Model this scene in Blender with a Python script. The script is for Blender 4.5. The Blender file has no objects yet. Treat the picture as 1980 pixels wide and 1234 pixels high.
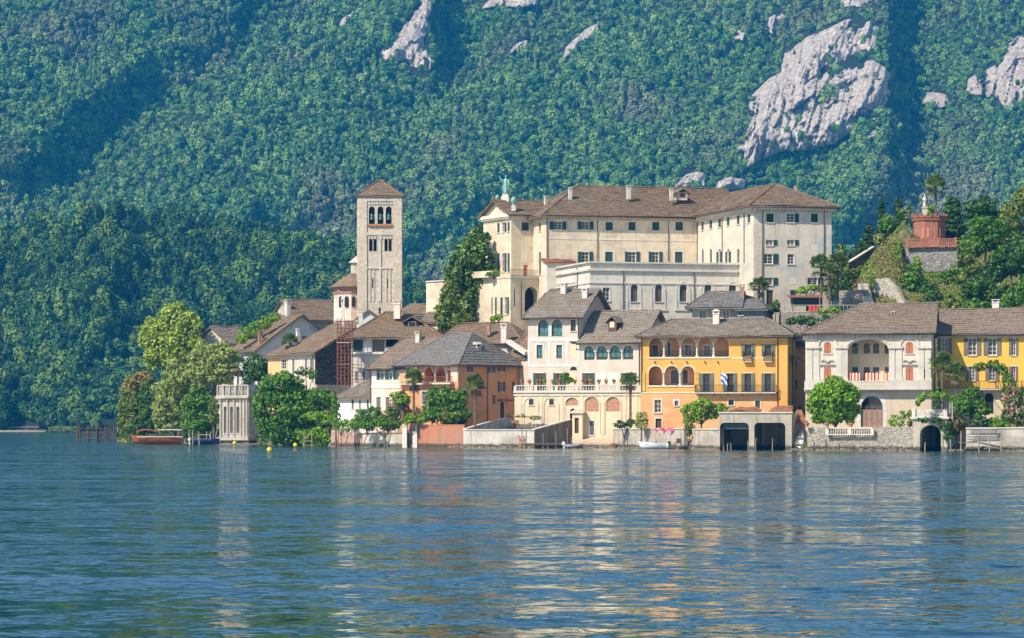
import bpy, math, random
import numpy as np
from mathutils import Vector, Matrix
from mathutils.geometry import tessellate_polygon

# ------------------------------------------------------------------ camera, light, exposure
C = bpy.context.scene.collection
SC = bpy.context.scene
F, W, H, HOR, CAMZ = 6000.0, 1980.0, 1234.0, 820.0, 3.2     # a 109 mm lens 3.2 m above the lake
cam_d = bpy.data.cameras.new('camera'); cam = bpy.data.objects.new('camera', cam_d); C.objects.link(cam)
cam_d.sensor_width = 36.0; cam_d.lens = F / W * 36.0
cam_d.shift_y = (HOR - H / 2) / W
cam_d.clip_start = 0.5; cam_d.clip_end = 12000
cam.location = (0, 0, CAMZ); cam.rotation_euler = (math.radians(90), 0, 0)
SC.camera = cam

SUN_EL, SUN_AZ = math.radians(44), math.radians(47)          # sun high, behind the left shoulder
world = bpy.data.worlds.new('World'); SC.world = world; world.use_nodes = True
wn = world.node_tree.nodes; wl = world.node_tree.links
sky = wn.new('ShaderNodeTexSky'); sky.sky_type = 'NISHITA'; sky.sun_disc = False
sky.sun_elevation = SUN_EL; sky.sun_rotation = math.radians(180) + SUN_AZ
sky.air_density = 1.0; sky.dust_density = 0.0; sky.ozone_density = 3.0
wn['Background'].inputs['Strength'].default_value = 0.11
wl.new(sky.outputs[0], wn['Background'].inputs['Color'])
sd = bpy.data.lights.new('sun', 'SUN'); sun = bpy.data.objects.new('sun', sd); C.objects.link(sun)
sd.energy = 5.0; sd.angle = math.radians(0.5); sd.color = (1.0, 0.89, 0.73)
sv = Vector((-math.sin(SUN_AZ) * math.cos(SUN_EL), -math.cos(SUN_AZ) * math.cos(SUN_EL), math.sin(SUN_EL)))
sun.rotation_euler = sv.to_track_quat('Z', 'Y').to_euler(); sun.location = sv * 900
SC.view_settings.view_transform = 'Standard'; SC.view_settings.look = 'None'
SC.view_settings.exposure = 0.5; SC.view_settings.gamma = 1.0
try:
    SC.cycles.use_denoising = True; SC.cycles.denoiser = 'OPENIMAGEDENOISE'
    SC.cycles.max_bounces = 6; SC.cycles.diffuse_bounces = 2; SC.cycles.glossy_bounces = 3
    SC.cycles.volume_bounces = 0; SC.cycles.transparent_max_bounces = 8
except Exception:
    pass

R = np.random.default_rng(7)
rnd = random.Random(11)

# ------------------------------------------------------------------ numpy noise
def _h(ix, iy, s):
    n = (ix.astype(np.int64) * 374761393 + iy.astype(np.int64) * 668265263 + s * 1442695041) & 0x7fffffff
    n = ((n ^ (n >> 13)) * 1274126177) & 0x7fffffff
    n = (n ^ (n >> 16)) & 0xffff
    return n / 65535.0
def vnoise(x, y, s=0):
    x = np.asarray(x, float); y = np.asarray(y, float)
    ix, iy = np.floor(x), np.floor(y); fx, fy = x - ix, y - iy
    fx = fx * fx * (3 - 2 * fx); fy = fy * fy * (3 - 2 * fy)
    a = _h(ix, iy, s); b = _h(ix + 1, iy, s); c = _h(ix, iy + 1, s); d = _h(ix + 1, iy + 1, s)
    return (a + (b - a) * fx) * (1 - fy) + (c + (d - c) * fx) * fy
def fbm(x, y, s=0, o=4):
    t, a, n = 0, 0.5, 0
    for k in range(o):
        t = t + a * vnoise(np.asarray(x) * 2 ** k, np.asarray(y) * 2 ** k, s + k); n += a; a *= 0.5
    return t / n
def sstep(a, b, x):
    t = np.clip((np.asarray(x, float) - a) / (b - a), 0, 1); return t * t * (3 - 2 * t)
def inpoly(px, py, poly):
    px = np.asarray(px, float); py = np.asarray(py, float); r = np.zeros(px.shape, bool); n = len(poly)
    for i in range(n):
        x1, y1 = poly[i]; x2, y2 = poly[(i + 1) % n]
        if y1 == y2: continue
        r ^= ((y1 > py) != (y2 > py)) & (px < (x2 - x1) * (py - y1) / (y2 - y1) + x1)
    return r
def edgedist(px, py, poly):
    px = np.asarray(px, float); py = np.asarray(py, float); d = np.full(px.shape, 1e9); n = len(poly)
    for i in range(n):
        x1, y1 = poly[i]; x2, y2 = poly[(i + 1) % n]
        L = (x2 - x1) ** 2 + (y2 - y1) ** 2 + 1e-9
        t = np.clip(((px - x1) * (x2 - x1) + (py - y1) * (y2 - y1)) / L, 0, 1)
        d = np.minimum(d, np.hypot(px - x1 - t * (x2 - x1), py - y1 - t * (y2 - y1)))
    return d

# ------------------------------------------------------------------ objects
def wp(px, py, D):                                           # survey: a bearing and a distance give a point
    return Vector(((px - 990) / F * D, D, CAMZ + (HOR - py) / F * D))
def link(name, me, mat=None, parent=None):
    o = bpy.data.objects.new(name, me); C.objects.link(o)
    if mat is not None and len(me.materials) == 0: me.materials.append(mat)
    if parent is not None: o.parent = parent
    return o
def tag(o, label=None, cat=None, group=None, kind=None):
    if label: o['label'] = label
    if cat: o['category'] = cat
    if group: o['group'] = group
    if kind: o['kind'] = kind
    return o
def empty(name, loc, rz=0.0, label=None, cat=None, group=None):
    o = bpy.data.objects.new(name, None); C.objects.link(o); o.location = loc; o.rotation_euler = (0, 0, rz)
    o.empty_display_size = 0.5
    return tag(o, label, cat, group)
def npmesh(name, V, faces4=None, smooth=False):
    """V (n,3); faces4 (m,4) or (m,3) int array"""
    me = bpy.data.meshes.new(name); V = np.asarray(V, np.float32); Fc = np.asarray(faces4, np.int32)
    k = Fc.shape[1]; me.vertices.add(len(V)); me.vertices.foreach_set('co', V.ravel())
    me.loops.add(Fc.size); me.loops.foreach_set('vertex_index', Fc.ravel())
    me.polygons.add(len(Fc)); me.polygons.foreach_set('loop_start', np.arange(0, Fc.size, k, dtype=np.int32))
    me.polygons.foreach_set('loop_total', np.full(len(Fc), k, np.int32))
    if smooth: me.polygons.foreach_set('use_smooth', np.ones(len(Fc), bool))
    me.update(calc_edges=True); me.validate(); return me
class MB:
    def __init__(s): s.v = []; s.f = []
    def add(s, vs, fs):
        n = len(s.v); s.v += [tuple(p) for p in vs]; s.f += [tuple(i + n for i in f) for f in fs]; return s
    def poly(s, *vs): return s.add(vs, [tuple(range(len(vs)))])
    def box(s, x0, x1, y0, y1, z0, z1):
        return s.add([(x0, y0, z0), (x1, y0, z0), (x1, y1, z0), (x0, y1, z0), (x0, y0, z1), (x1, y0, z1), (x1, y1, z1), (x0, y1, z1)],
                     [(0, 3, 2, 1), (4, 5, 6, 7), (0, 1, 5, 4), (1, 2, 6, 5), (2, 3, 7, 6), (3, 0, 4, 7)])
    def bar(s, a, b, w, h=None):                              # square bar between two points
        a, b = Vector(a), Vector(b); h = w if h is None else h; d = (b - a)
        if d.length < 1e-6: return s
        d.normalize(); up = Vector((0, 0, 1)) if abs(d.z) < 0.9 else Vector((0, 1, 0))
        r = d.cross(up).normalized(); u = r.cross(d); r *= w / 2; u *= h / 2
        return s.add([a - r - u, a + r - u, a + r + u, a - r + u, b - r - u, b + r - u, b + r + u, b - r + u],
                     [(3, 2, 1, 0), (4, 5, 6, 7), (0, 1, 5, 4), (1, 2, 6, 5), (2, 3, 7, 6), (3, 0, 4, 7)])
    def tube(s, pts, rad, n=6, cap=True):
        pts = [Vector(p) for p in pts]; m = len(pts); rad = [rad] * m if not hasattr(rad, '__len__') else list(rad)
        vs = []
        for i, p in enumerate(pts):
            d = (pts[min(i + 1, m - 1)] - pts[max(i - 1, 0)])
            d = d.normalized() if d.length > 1e-9 else Vector((0, 0, 1))
            up = Vector((0, 0, 1)) if abs(d.z) < 0.9 else Vector((0, 1, 0))
            r = d.cross(up).normalized(); u = r.cross(d)
            for k in range(n):
                t = 2 * math.pi * k / n; vs.append(p + (r * math.cos(t) + u * math.sin(t)) * rad[i])
        fs = [(i * n + k, i * n + (k + 1) % n, (i + 1) * n + (k + 1) % n, (i + 1) * n + k) for i in range(m - 1) for k in range(n)]
        if cap: fs += [tuple(range(n))[::-1], tuple(range((m - 1) * n, m * n))]
        return s.add(vs, fs)
    def lathe(s, prof, c=(0, 0, 0), n=10, a0=0.0):            # prof: (radius, z)
        vs = [(c[0] + r * math.cos(a0 + 2 * math.pi * k / n), c[1] + r * math.sin(a0 + 2 * math.pi * k / n), c[2] + z) for r, z in prof for k in range(n)]
        m = len(prof)
        fs = [(i * n + k, i * n + (k + 1) % n, (i + 1) * n + (k + 1) % n, (i + 1) * n + k) for i in range(m - 1) for k in range(n)]
        fs += [tuple(range(n))[::-1], tuple(range((m - 1) * n, m * n))]
        return s.add(vs, fs)
    def prism(s, pts, off):                                   # planar loop of 3-D points pushed along off
        pts = [Vector(p) for p in pts]; off = Vector(off); n = len(pts)
        tri = tessellate_polygon([pts])
        s.add(pts + [p + off for p in pts], [tuple(t) for t in tri] + [tuple(i + n for i in t[::-1]) for t in tri] +
              [(i, (i + 1) % n, (i + 1) % n + n, i + n) for i in range(n)]); return s
    def slab(s, faces, t):                                    # sloping sheets of thickness t sharing corners
        key = {}; vs = []; fs = []
        for f in faces:
            ids = []
            for p in f:
                k = tuple(round(c, 4) for c in p)
                if k not in key: key[k] = len(vs); vs.append(Vector(p))
                ids.append(key[k])
            fs.append(ids)
        n = len(vs); cnt = {}
        for f in fs:
            for i in range(len(f)): cnt[(f[i], f[(i + 1) % len(f)])] = 1
        out = [tuple(f) for f in fs] + [tuple(i + n for i in f[::-1]) for f in fs]
        for (a, b) in cnt:
            if (b, a) not in cnt: out.append((b, a, a + n, b + n))
        return s.add(vs + [v - Vector((0, 0, t)) for v in vs], out)
    def mesh(s, name, smooth=False):
        me = bpy.data.meshes.new(name); me.from_pydata(s.v, [], s.f)
        if smooth:
            for p in me.polygons: p.use_smooth = True
        me.update(); return me
    def build(s, name, mat, parent=None, smooth=False): return link(name, s.mesh(name, smooth), mat, parent)

# ------------------------------------------------------------------ materials
def newmat(name):
    m = bpy.data.materials.new(name); m.use_nodes = True; nt = m.node_tree
    return m, nt, nt.nodes, nt.links, nt.nodes['Principled BSDF']
def nd(nt, t, **kw):
    n = nt.nodes.new(t)
    for k, v in kw.items():
        if k in n.inputs.keys() if hasattr(n.inputs, 'keys') else False: n.inputs[k].default_value = v
        else: setattr(n, k, v)
    return n
def ramp(nt, fac, stops):
    r = nt.nodes.new('ShaderNodeValToRGB'); e = r.color_ramp.elements
    while len(e) < len(stops): e.new(0.5)
    for i, (p, c) in enumerate(stops): e[i].position = p; e[i].color = tuple(c) + (1,) if len(c) == 3 else c
    nt.links.new(fac, r.inputs[0]); return r.outputs[0]
def mix(nt, fac, a, b, mode='MIX'):
    m = nt.nodes.new('ShaderNodeMix'); m.data_type = 'RGBA'; m.blend_type = mode
    for i, x in ((0, fac), (6, a), (7, b)):
        if hasattr(x, 'is_linked') or isinstance(x, bpy.types.NodeSocket): nt.links.new(x, m.inputs[i])
        else: m.inputs[i].default_value = x if i == 0 else tuple(x) + (1,)
    return m.outputs[2]
def coords(nt, scale=(1, 1, 1), kind='Object'):
    t = nt.nodes.new('ShaderNodeTexCoord'); m = nt.nodes.new('ShaderNodeMapping'); m.inputs['Scale'].default_value = scale
    nt.links.new(t.outputs[kind], m.inputs[0]); return m.outputs[0]
def noise(nt, vec, scale, detail=4, rough=0.55):
    n = nt.nodes.new('ShaderNodeTexNoise'); n.inputs['Scale'].default_value = scale
    n.inputs['Detail'].default_value = detail; n.inputs['Roughness'].default_value = rough
    nt.links.new(vec, n.inputs['Vector']); return n.outputs['Fac']
def mth(nt, op, a, b=None):
    n = nt.nodes.new('ShaderNodeMath'); n.operation = op
    for i, x in enumerate((a, b)):
        if x is None: continue
        if isinstance(x, bpy.types.NodeSocket): nt.links.new(x, n.inputs[i])
        else: n.inputs[i].default_value = x
    return n.outputs[0]
def bump(nt, h, s, d, bs):
    b = nt.nodes.new('ShaderNodeBump'); b.inputs['Strength'].default_value = s; b.inputs['Distance'].default_value = d
    nt.links.new(h, b.inputs['Height']); nt.links.new(b.outputs[0], bs.inputs['Normal']); return b
def rgbmul(c, k): return tuple(min(1, x * k) for x in c)

_mc = {}
def plain(name, col, rough=0.7, metal=0.0, var=0.12):
    if name in _mc: return _mc[name]
    m, nt, N, L, b = newmat(name)
    n = noise(nt, coords(nt), 2.2, 3)
    L.new(ramp(nt, n, [(0.3, rgbmul(col, 1 - var * 1.5)), (0.7, rgbmul(col, 1 + var))]), b.inputs['Base Color'])
    b.inputs['Roughness'].default_value = rough; b.inputs['Metallic'].default_value = metal
    _mc[name] = m; return m
def plaster(name, col, stain=0.35, dirt=(0.20, 0.17, 0.13), patch=None, streak=0.35):
    """lime render: patchy, streaked below edges, worn"""
    if name in _mc: return _mc[name]
    m, nt, N, L, b = newmat(name)
    o = coords(nt)
    big = noise(nt, o, 0.35, 6, 0.62)
    c = ramp(nt, big, [(0.30, rgbmul(col, 0.80)), (0.5, col), (0.72, rgbmul(col, 1.12))])
    if patch:
        pn = noise(nt, coords(nt, (1, 1, 1.5)), 0.22, 5, 0.6)
        c = mix(nt, ramp(nt, pn, [(0.52, (0, 0, 0)), (0.60, (1, 1, 1))]), c, patch)
    st = noise(nt, coords(nt, (1.6, 1.6, 0.14)), 1.1, 5, 0.65)
    c = mix(nt, mth(nt, 'MULTIPLY', ramp(nt, st, [(0.52, (0, 0, 0)), (0.80, (1, 1, 1))]), streak), c, dirt)
    sp = noise(nt, o, 1.7, 8, 0.7)
    c = mix(nt, mth(nt, 'MULTIPLY', ramp(nt, sp, [(0.55, (0, 0, 0)), (0.75, (1, 1, 1))]), stain), c, dirt)
    g = nt.nodes.new('ShaderNodeNewGeometry'); sz = nt.nodes.new('ShaderNodeSeparateXYZ'); L.new(g.outputs['Position'], sz.inputs[0])   # wet, weedy tide line
    tz = mth(nt, 'ADD', sz.outputs[2], mth(nt, 'MULTIPLY', noise(nt, coords(nt), 1.3, 4), -.7))
    c = mix(nt, ramp(nt, tz, [(0.0, (.92, .92, .92)), (0.28, (0, 0, 0))]), c, (0.05, 0.045, 0.028))
    L.new(c, b.inputs['Base Color']); b.inputs['Roughness'].default_value = 0.92
    bump(nt, noise(nt, o, 9, 4), 0.25, 0.03, b)
    _mc[name] = m; return m
def slate(name, c1, c2, c3, moss=(0.20, 0.13, 0.06), mo=0.5, row=0.30):
    """rough stone-slab roof: courses follow the height, slabs of mixed tone, lichen"""
    if name in _mc: return _mc[name]
    m, nt, N, L, b = newmat(name)
    tc = nt.nodes.new('ShaderNodeTexCoord'); sx = nt.nodes.new('ShaderNodeSeparateXYZ'); L.new(tc.outputs['Object'], sx.inputs[0])
    wob = noise(nt, coords(nt), 0.8, 3)
    u = mth(nt, 'ADD', sx.outputs[0], mth(nt, 'MULTIPLY', sx.outputs[1], 0.83))
    v = mth(nt, 'ADD', mth(nt, 'MULTIPLY', sx.outputs[2], 1.7), mth(nt, 'MULTIPLY', wob, 0.35))
    cb = nt.nodes.new('ShaderNodeCombineXYZ'); L.new(u, cb.inputs[0]); L.new(v, cb.inputs[1])
    br = nt.nodes.new('ShaderNodeTexBrick'); L.new(cb.outputs[0], br.inputs['Vector'])
    br.inputs['Scale'].default_value = 1.0; br.inputs['Brick Width'].default_value = 0.62; br.inputs['Row Height'].default_value = row
    br.inputs['Mortar Size'].default_value = 0.018; br.inputs['Bias'].default_value = -0.1; br.offset = 0.43
    br.inputs['Color1'].default_value = tuple(c1) + (1,); br.inputs['Color2'].default_value = tuple(c2) + (1,)
    br.inputs['Mortar'].default_value = tuple(rgbmul(c1, 0.35)) + (1,)
    fine = noise(nt, cb.outputs[0], 4.5, 6, 0.75)
    c = mix(nt, ramp(nt, fine, [(0.42, (0, 0, 0)), (0.62, (1, 1, 1))]), br.outputs[0], c3)
    big = noise(nt, coords(nt), 0.42, 6, 0.65)
    c = mix(nt, mth(nt, 'MULTIPLY', ramp(nt, big, [(0.47, (0, 0, 0)), (0.66, (1, 1, 1))]), mo), c, moss)
    dk = noise(nt, coords(nt, (1, 1, 2.5)), 1.6, 6, 0.7)
    c = mix(nt, mth(nt, 'MULTIPLY', ramp(nt, dk, [(0.50, (0, 0, 0)), (0.72, (1, 1, 1))]), 0.55), c, rgbmul(c1, 0.45))
    L.new(c, b.inputs['Base Color']); b.inputs['Roughness'].default_value = 0.9
    hh = mth(nt, 'ADD', br.outputs['Fac'], mth(nt, 'MULTIPLY', fine, -1.4))
    bp = bump(nt, hh, 0.8, 0.08, b); bp.invert = True
    _mc[name] = m; return m
def masonry(name, cols, scale=1.6, mortar=(0.10, 0.09, 0.08), stain=0.4, flat=1.0):
    """rubble stone wall"""
    if name in _mc: return _mc[name]
    m, nt, N, L, b = newmat(name)
    o = coords(nt, (1, 1, 1.6))
    vo = nt.nodes.new('ShaderNodeTexVoronoi'); vo.inputs['Scale'].default_value = scale; L.new(o, vo.inputs['Vector'])
    ve = nt.nodes.new('ShaderNodeTexVoronoi'); ve.feature = 'DISTANCE_TO_EDGE'; ve.inputs['Scale'].default_value = scale; L.new(o, ve.inputs['Vector'])
    sep = nt.nodes.new('ShaderNodeSeparateColor'); L.new(vo.outputs['Color'], sep.inputs[0])
    n = len(cols); c = ramp(nt, sep.outputs[0], [(i / max(1, n - 1), k) for i, k in enumerate(cols)])
    e = ramp(nt, ve.outputs['Distance'], [(0.02, (1, 1, 1)), (0.10, (0, 0, 0))])
    c = mix(nt, e, c, mortar)
    big = noise(nt, coords(nt, (1, 1, 0.5)), 0.6, 6, 0.65)
    c = mix(nt, mth(nt, 'MULTIPLY', ramp(nt, big, [(0.48, (0, 0, 0)), (0.68, (1, 1, 1))]), stain), c, rgbmul(cols[0], 0.45))
    g = nt.nodes.new('ShaderNodeNewGeometry'); sz = nt.nodes.new('ShaderNodeSeparateXYZ'); L.new(g.outputs['Position'], sz.inputs[0])   # wet, weedy tide line
    tz = mth(nt, 'ADD', sz.outputs[2], mth(nt, 'MULTIPLY', noise(nt, coords(nt), 1.3, 4), -.7))
    c = mix(nt, ramp(nt, tz, [(0.0, (.92, .92, .92)), (0.28, (0, 0, 0))]), c, (0.05, 0.045, 0.028))
    L.new(c, b.inputs['Base Color']); b.inputs['Roughness'].default_value = 0.95
    bump(nt, mth(nt, 'MINIMUM', ve.outputs['Distance'], 0.15), 1.0, 0.5 * flat, b)
    _mc[name] = m; return m
def wood(name, col, rough=0.75):
    if name in _mc: return _mc[name]
    m, nt, N, L, b = newmat(name)
    n = noise(nt, coords(nt, (6, 6, 0.8)), 1.5, 5, 0.6)
    L.new(ramp(nt, n, [(0.3, rgbmul(col, 0.6)), (0.6, col), (0.8, rgbmul(col, 1.25))]), b.inputs['Base Color'])
    b.inputs['Roughness'].default_value = rough; _mc[name] = m; return m
def slatted(name, col, pitch=0.09):
    """louvred shutter: the slats run across, tilted"""
    if name in _mc: return _mc[name]
    m, nt, N, L, b = newmat(name)
    w = nt.nodes.new('ShaderNodeTexWave'); w.wave_type = 'BANDS'; w.bands_direction = 'Z'; w.inputs['Scale'].default_value = 0.314 / pitch * 1.0
    t = nt.nodes.new('ShaderNodeTexCoord'); L.new(t.outputs['Object'], w.inputs['Vector'])
    n = noise(nt, coords(nt), 1.3, 3)
    L.new(ramp(nt, n, [(0.35, rgbmul(col, 0.8)), (0.65, rgbmul(col, 1.15))]), b.inputs['Base Color'])
    bump(nt, w.outputs['Fac'], 0.9, 0.03, b); b.inputs['Roughness'].default_value = 0.55; _mc[name] = m; return m
def glass(name, col=(0.02, 0.03, 0.04), rough=0.08):
    if name in _mc: return _mc[name]
    m, nt, N, L, b = newmat(name)
    n = noise(nt, coords(nt, (1, 1, 1), 'Object'), 0.9, 2)
    L.new(ramp(nt, n, [(0.35, rgbmul(col, 0.55)), (0.65, rgbmul(col, 1.5))]), b.inputs['Base Color'])
    b.inputs['Roughness'].default_value = rough; b.inputs['IOR'].default_value = 1.5
    bump(nt, noise(nt, coords(nt), 1.2, 2), 0.15, 0.05, b)
    _mc[name] = m; return m
def leafmat(name, dark, mid, light, patch=None, trans=0.25, inst=False, pscale=0.35, rough=0.6):
    """foliage: tone varies leaf by leaf and clump by clump; thin enough to glow a little"""
    if name in _mc: return _mc[name]
    m, nt, N, L, b = newmat(name)
    g = nt.nodes.new('ShaderNodeNewGeometry')
    mp = nt.nodes.new('ShaderNodeMapping'); L.new(g.outputs['Position'], mp.inputs[0])
    big = noise(nt, mp.outputs[0], pscale, 3, 0.6)
    if inst:
        oi = nt.nodes.new('ShaderNodeObjectInfo')
        f = mth(nt, 'ADD', mth(nt, 'MULTIPLY', oi.outputs['Random'], 0.75), mth(nt, 'MULTIPLY', g.outputs['Random Per Island'], 0.25))
    else:
        f = mth(nt, 'ADD', mth(nt, 'MULTIPLY', g.outputs['Random Per Island'], 0.6), mth(nt, 'MULTIPLY', big, 0.4))
    c = ramp(nt, f, [(0.12, dark), (0.5, mid), (0.88, light)])
    if patch:
        pc, lo, hi, sc = patch
        pn = noise(nt, mp.outputs[0], sc, 4, 0.6)
        k = mth(nt, 'MULTIPLY', ramp(nt, pn, [(lo, (0, 0, 0)), (hi, (1, 1, 1))]), 0.62)
        c = mix(nt, k, c, pc)
    L.new(c, b.inputs['Base Color']); b.inputs['Roughness'].default_value = rough
    b.inputs['Specular IOR Level'].default_value = 0.25
    if trans:
        tr = nt.nodes.new('ShaderNodeBsdfTranslucent'); L.new(c, tr.inputs[0])
        ms = nt.nodes.new('ShaderNodeMixShader'); ms.inputs[0].default_value = trans
        L.new(b.outputs[0], ms.inputs[1]); L.new(tr.outputs[0], ms.inputs[2])
        L.new(ms.outputs[0], N['Material Output'].inputs['Surface'])
    _mc[name] = m; return m
# ------------------------------------------------------------------ lake
WAVE = (0.58, 0.66, 0.36)
def make_lake():
    m, nt, N, L, b = newmat('lake_water')
    b.inputs['Base Color'].default_value = (0.0, 0.018, 0.034, 1); b.inputs['IOR'].default_value = 1.55
    b.inputs['Roughness'].default_value = 0.035
    g = nt.nodes.new('ShaderNodeNewGeometry')
    def mp(sx, sy, rz=0.0):
        k = nt.nodes.new('ShaderNodeMapping'); k.inputs['Scale'].default_value = (sx, sy, 1); k.inputs['Rotation'].default_value = (0, 0, rz)
        L.new(g.outputs['Position'], k.inputs[0]); return k.outputs[0]
    def slope(vec, scale, detail):                             # a field of random wave slopes, -0.5..0.5 on each axis
        n = nt.nodes.new('ShaderNodeTexNoise'); n.inputs['Scale'].default_value = scale; n.inputs['Detail'].default_value = detail; n.inputs['Roughness'].default_value = 0.6
        L.new(vec, n.inputs['Vector']); v = nt.nodes.new('ShaderNodeVectorMath'); v.operation = 'SUBTRACT'
        L.new(n.outputs['Color'], v.inputs[0]); v.inputs[1].default_value = (0.5, 0.5, 0.5); return v.outputs[0]
    def vm(op, a, b):
        v = nt.nodes.new('ShaderNodeVectorMath'); v.operation = op
        for i, x in enumerate((a, b)):
            if isinstance(x, bpy.types.NodeSocket): L.new(x, v.inputs[3 if (op == 'SCALE' and i == 1) else i])
            elif op == 'SCALE': v.inputs[3].default_value = x
            else: v.inputs[i].default_value = x
        return v.outputs[0]
    patch = noise(nt, mp(0.22, 1.0, 0.04), 0.045, 6, 0.68)     # gusts: rough and calm bands
    amp = mth(nt, 'MULTIPLY', ramp(nt, patch, [(0.38, (0.30, 0.30, 0.30)), (0.50, (0.62, 0.62, 0.62)), (0.62, (1, 1, 1))]), 1.55)
    s1 = slope(mp(0.85, 1.1, 0.10), 3.0, 2)                     # wind ripple
    s2 = slope(mp(0.8, 1.1, -0.10), 0.95, 3)                   # wavelets
    s3 = slope(mp(0.55, 1.0, 0.04), 0.22, 3)                    # slow swell
    t = vm('SCALE', vm('ADD', vm('SCALE', s1, WAVE[0]), vm('SCALE', s2, WAVE[1])), amp)
    t = vm('ADD', t, vm('SCALE', s3, WAVE[2]))
    t = vm('MULTIPLY', t, (1.05, 1.0, 0.0))
    t = vm('ADD', t, (0.0, -0.052, 1.0))
    nm = nt.nodes.new('ShaderNodeVectorMath'); nm.operation = 'NORMALIZE'; L.new(t, nm.inputs[0]); L.new(nm.outputs[0], b.inputs['Normal'])
    nrm = nm.outputs[0]; fr = nt.nodes.new('ShaderNodeFresnel'); fr.inputs[0].default_value = 1.5; L.new(nrm, fr.inputs['Normal'])
    gl = nt.nodes.new('ShaderNodeBsdfGlossy'); gl.inputs['Color'].default_value = (0.94, 0.99, 1.0, 1); gl.inputs['Roughness'].default_value = 0.03; L.new(nrm, gl.inputs['Normal'])
    df = nt.nodes.new('ShaderNodeBsdfDiffuse'); df.inputs['Color'].default_value = (0.0, 0.034, 0.044, 1)
    ms = nt.nodes.new('ShaderNodeMixShader'); L.new(fr.outputs[0], ms.inputs[0]); L.new(df.outputs[0], ms.inputs[1]); L.new(gl.outputs[0], ms.inputs[2]); L.new(ms.outputs[0], N['Material Output'].inputs['Surface'])
    V = []; ys = np.concatenate([np.linspace(-60, 700, 40), np.linspace(800, 2600, 12)]); xs = np.linspace(-1300, 1300, 41)
    V = np.array([(x, y, 0) for y in ys for x in xs]); n = len(xs)
    Q = np.array([(j * n + i, j * n + i + 1, (j + 1) * n + i + 1, (j + 1) * n + i) for j in range(len(ys) - 1) for i in range(n - 1)])
    tag(link('lake', npmesh('lake', V, Q), m), kind='structure')
make_lake()

# ------------------------------------------------------------------ mountain across the lake
CLIFFS = {
 'a': [(1443, 325), (1437, 292), (1452, 235), (1463, 220), (1447, 208), (1452, 185), (1490, 152), (1512, 140), (1516, 105), (1560, 72), (1600, 55), (1640, 36), (1688, 30),
       (1702, 60), (1692, 100), (1668, 104), (1640, 116), (1600, 130), (1562, 156), (1550, 166), (1600, 138), (1655, 124), (1690, 116), (1722, 142), (1716, 190), (1706, 225), (1660, 245), (1612, 278), (1560, 290), (1512, 292), (1480, 305)],
 'b': [(1868, 180), (1872, 155), (1900, 138), (1935, 122), (1945, 90), (1972, 68), (2010, 50), (2060, 30), (2060, 190), (1990, 195), (1950, 212), (1925, 195), (1900, 185)],
 'c': [(733, 125), (730, 100), (752, 78), (775, 55), (790, 35), (800, 10), (815, -10), (845, -12), (838, 25), (830, 60), (832, 95), (836, 130), (832, 150), (815, 152), (795, 135), (770, 118), (750, 118)],
 'd': [(930, 18), (945, 2), (960, -15), (1045, -15), (1040, 8), (1000, 16), (965, 14)],
 'e': [(1625, 12), (1630, -15), (1720, -15), (1705, 5), (1665, 14)],
 'f': [(1088, 118), (1095, 92), (1118, 72), (1135, 55), (1158, 45), (1155, 62), (1130, 80), (1110, 98)],
 'g': [(1305, 362), (1325, 340), (1350, 331), (1363, 336), (1362, 360)],
 'h': [(1385, 367), (1390, 350), (1415, 343), (1440, 348), (1440, 366)],
 'i': [(655, 52), (662, 36), (682, 25), (697, 14), (700, 28), (690, 40), (672, 48)],
 'j': [(1780, 200), (1785, 182), (1805, 178), (1832, 184), (1835, 205), (1812, 212)],
 'k': [(985, 103), (1000, 82), (1020, 78), (1022, 92), (1003, 103)],
 'l': [(1420, 75), (1428, 58), (1442, 62), (1436, 80)], 'm': [(1485, 50), (1490, 33), (1515, 22), (1522, 34), (1506, 44), (1500, 75)],
 'n': [(1340, 278), (1352, 268), (1362, 272), (1356, 280)], 'o': [(1225, 342), (1238, 328), (1250, 330), (1244, 342)],
 'p': [(1672, 268), (1690, 252), (1712, 248), (1708, 262), (1690, 270)], 'q': [(1418, 292), (1430, 282), (1452, 278), (1448, 294)],
}
def mtn_D(px, py):
    px = np.asarray(px, float); py = np.asarray(py, float)
    e = np.maximum((HOR - py) / F, -0.004); tanb = 0.62
    D = 1830 * tanb / (tanb - e)
    c = px * 0.61 + py * 0.79; a = -px * 0.79 + py * 0.61
    c2 = c + 60 * (fbm(px / 300, py / 300, 5, 3) - 0.5)
    up = sstep(560, 250, py)
    D = D + up * 150 * (fbm(c2 / 330, a / 1100, 3, 2) - 0.5) + 95 * (fbm(c2 / 120, a / 500, 9, 3) - 0.5) + 22 * (fbm(px / 60, py / 60, 21, 3) - 0.5)
    # the dark gullies right of the big cliff and right of the upper crag
    D = D + 78 * sstep(1712, 1765, px) * sstep(1960, 1790, px) * sstep(470, 250, py)
    D = D + 95 * sstep(832, 862, px) * sstep(1020, 900, px) * sstep(215, 110, py)
    D = D - 45 * sstep(1500, 1700, px) * sstep(1730, 1710, px) * sstep(420, 250, py)
    # big diagonal hollow on the left
    ln = (px - 480) * 0.61 + (py - 60) * 0.79
    D = D + 66 * np.exp(-((ln - 8) / 75.0) ** 2) * sstep(480, 330, py)
    return D
RIDGE_X = [-300, 0, 80, 150, 230, 300, 360, 430, 500, 560, 620, 680, 740, 800, 900, 1000, 1200]
RIDGE_Y = [470, 452, 446, 440, 440, 432, 438, 448, 462, 478, 478, 505, 520, 560, 640, 740, 835]
def low_top(px): return np.interp(px, RIDGE_X, RIDGE_Y) + 26 * (fbm(np.asarray(px) / 60, np.asarray(px) * 0, 31, 3) - 0.5)
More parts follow.
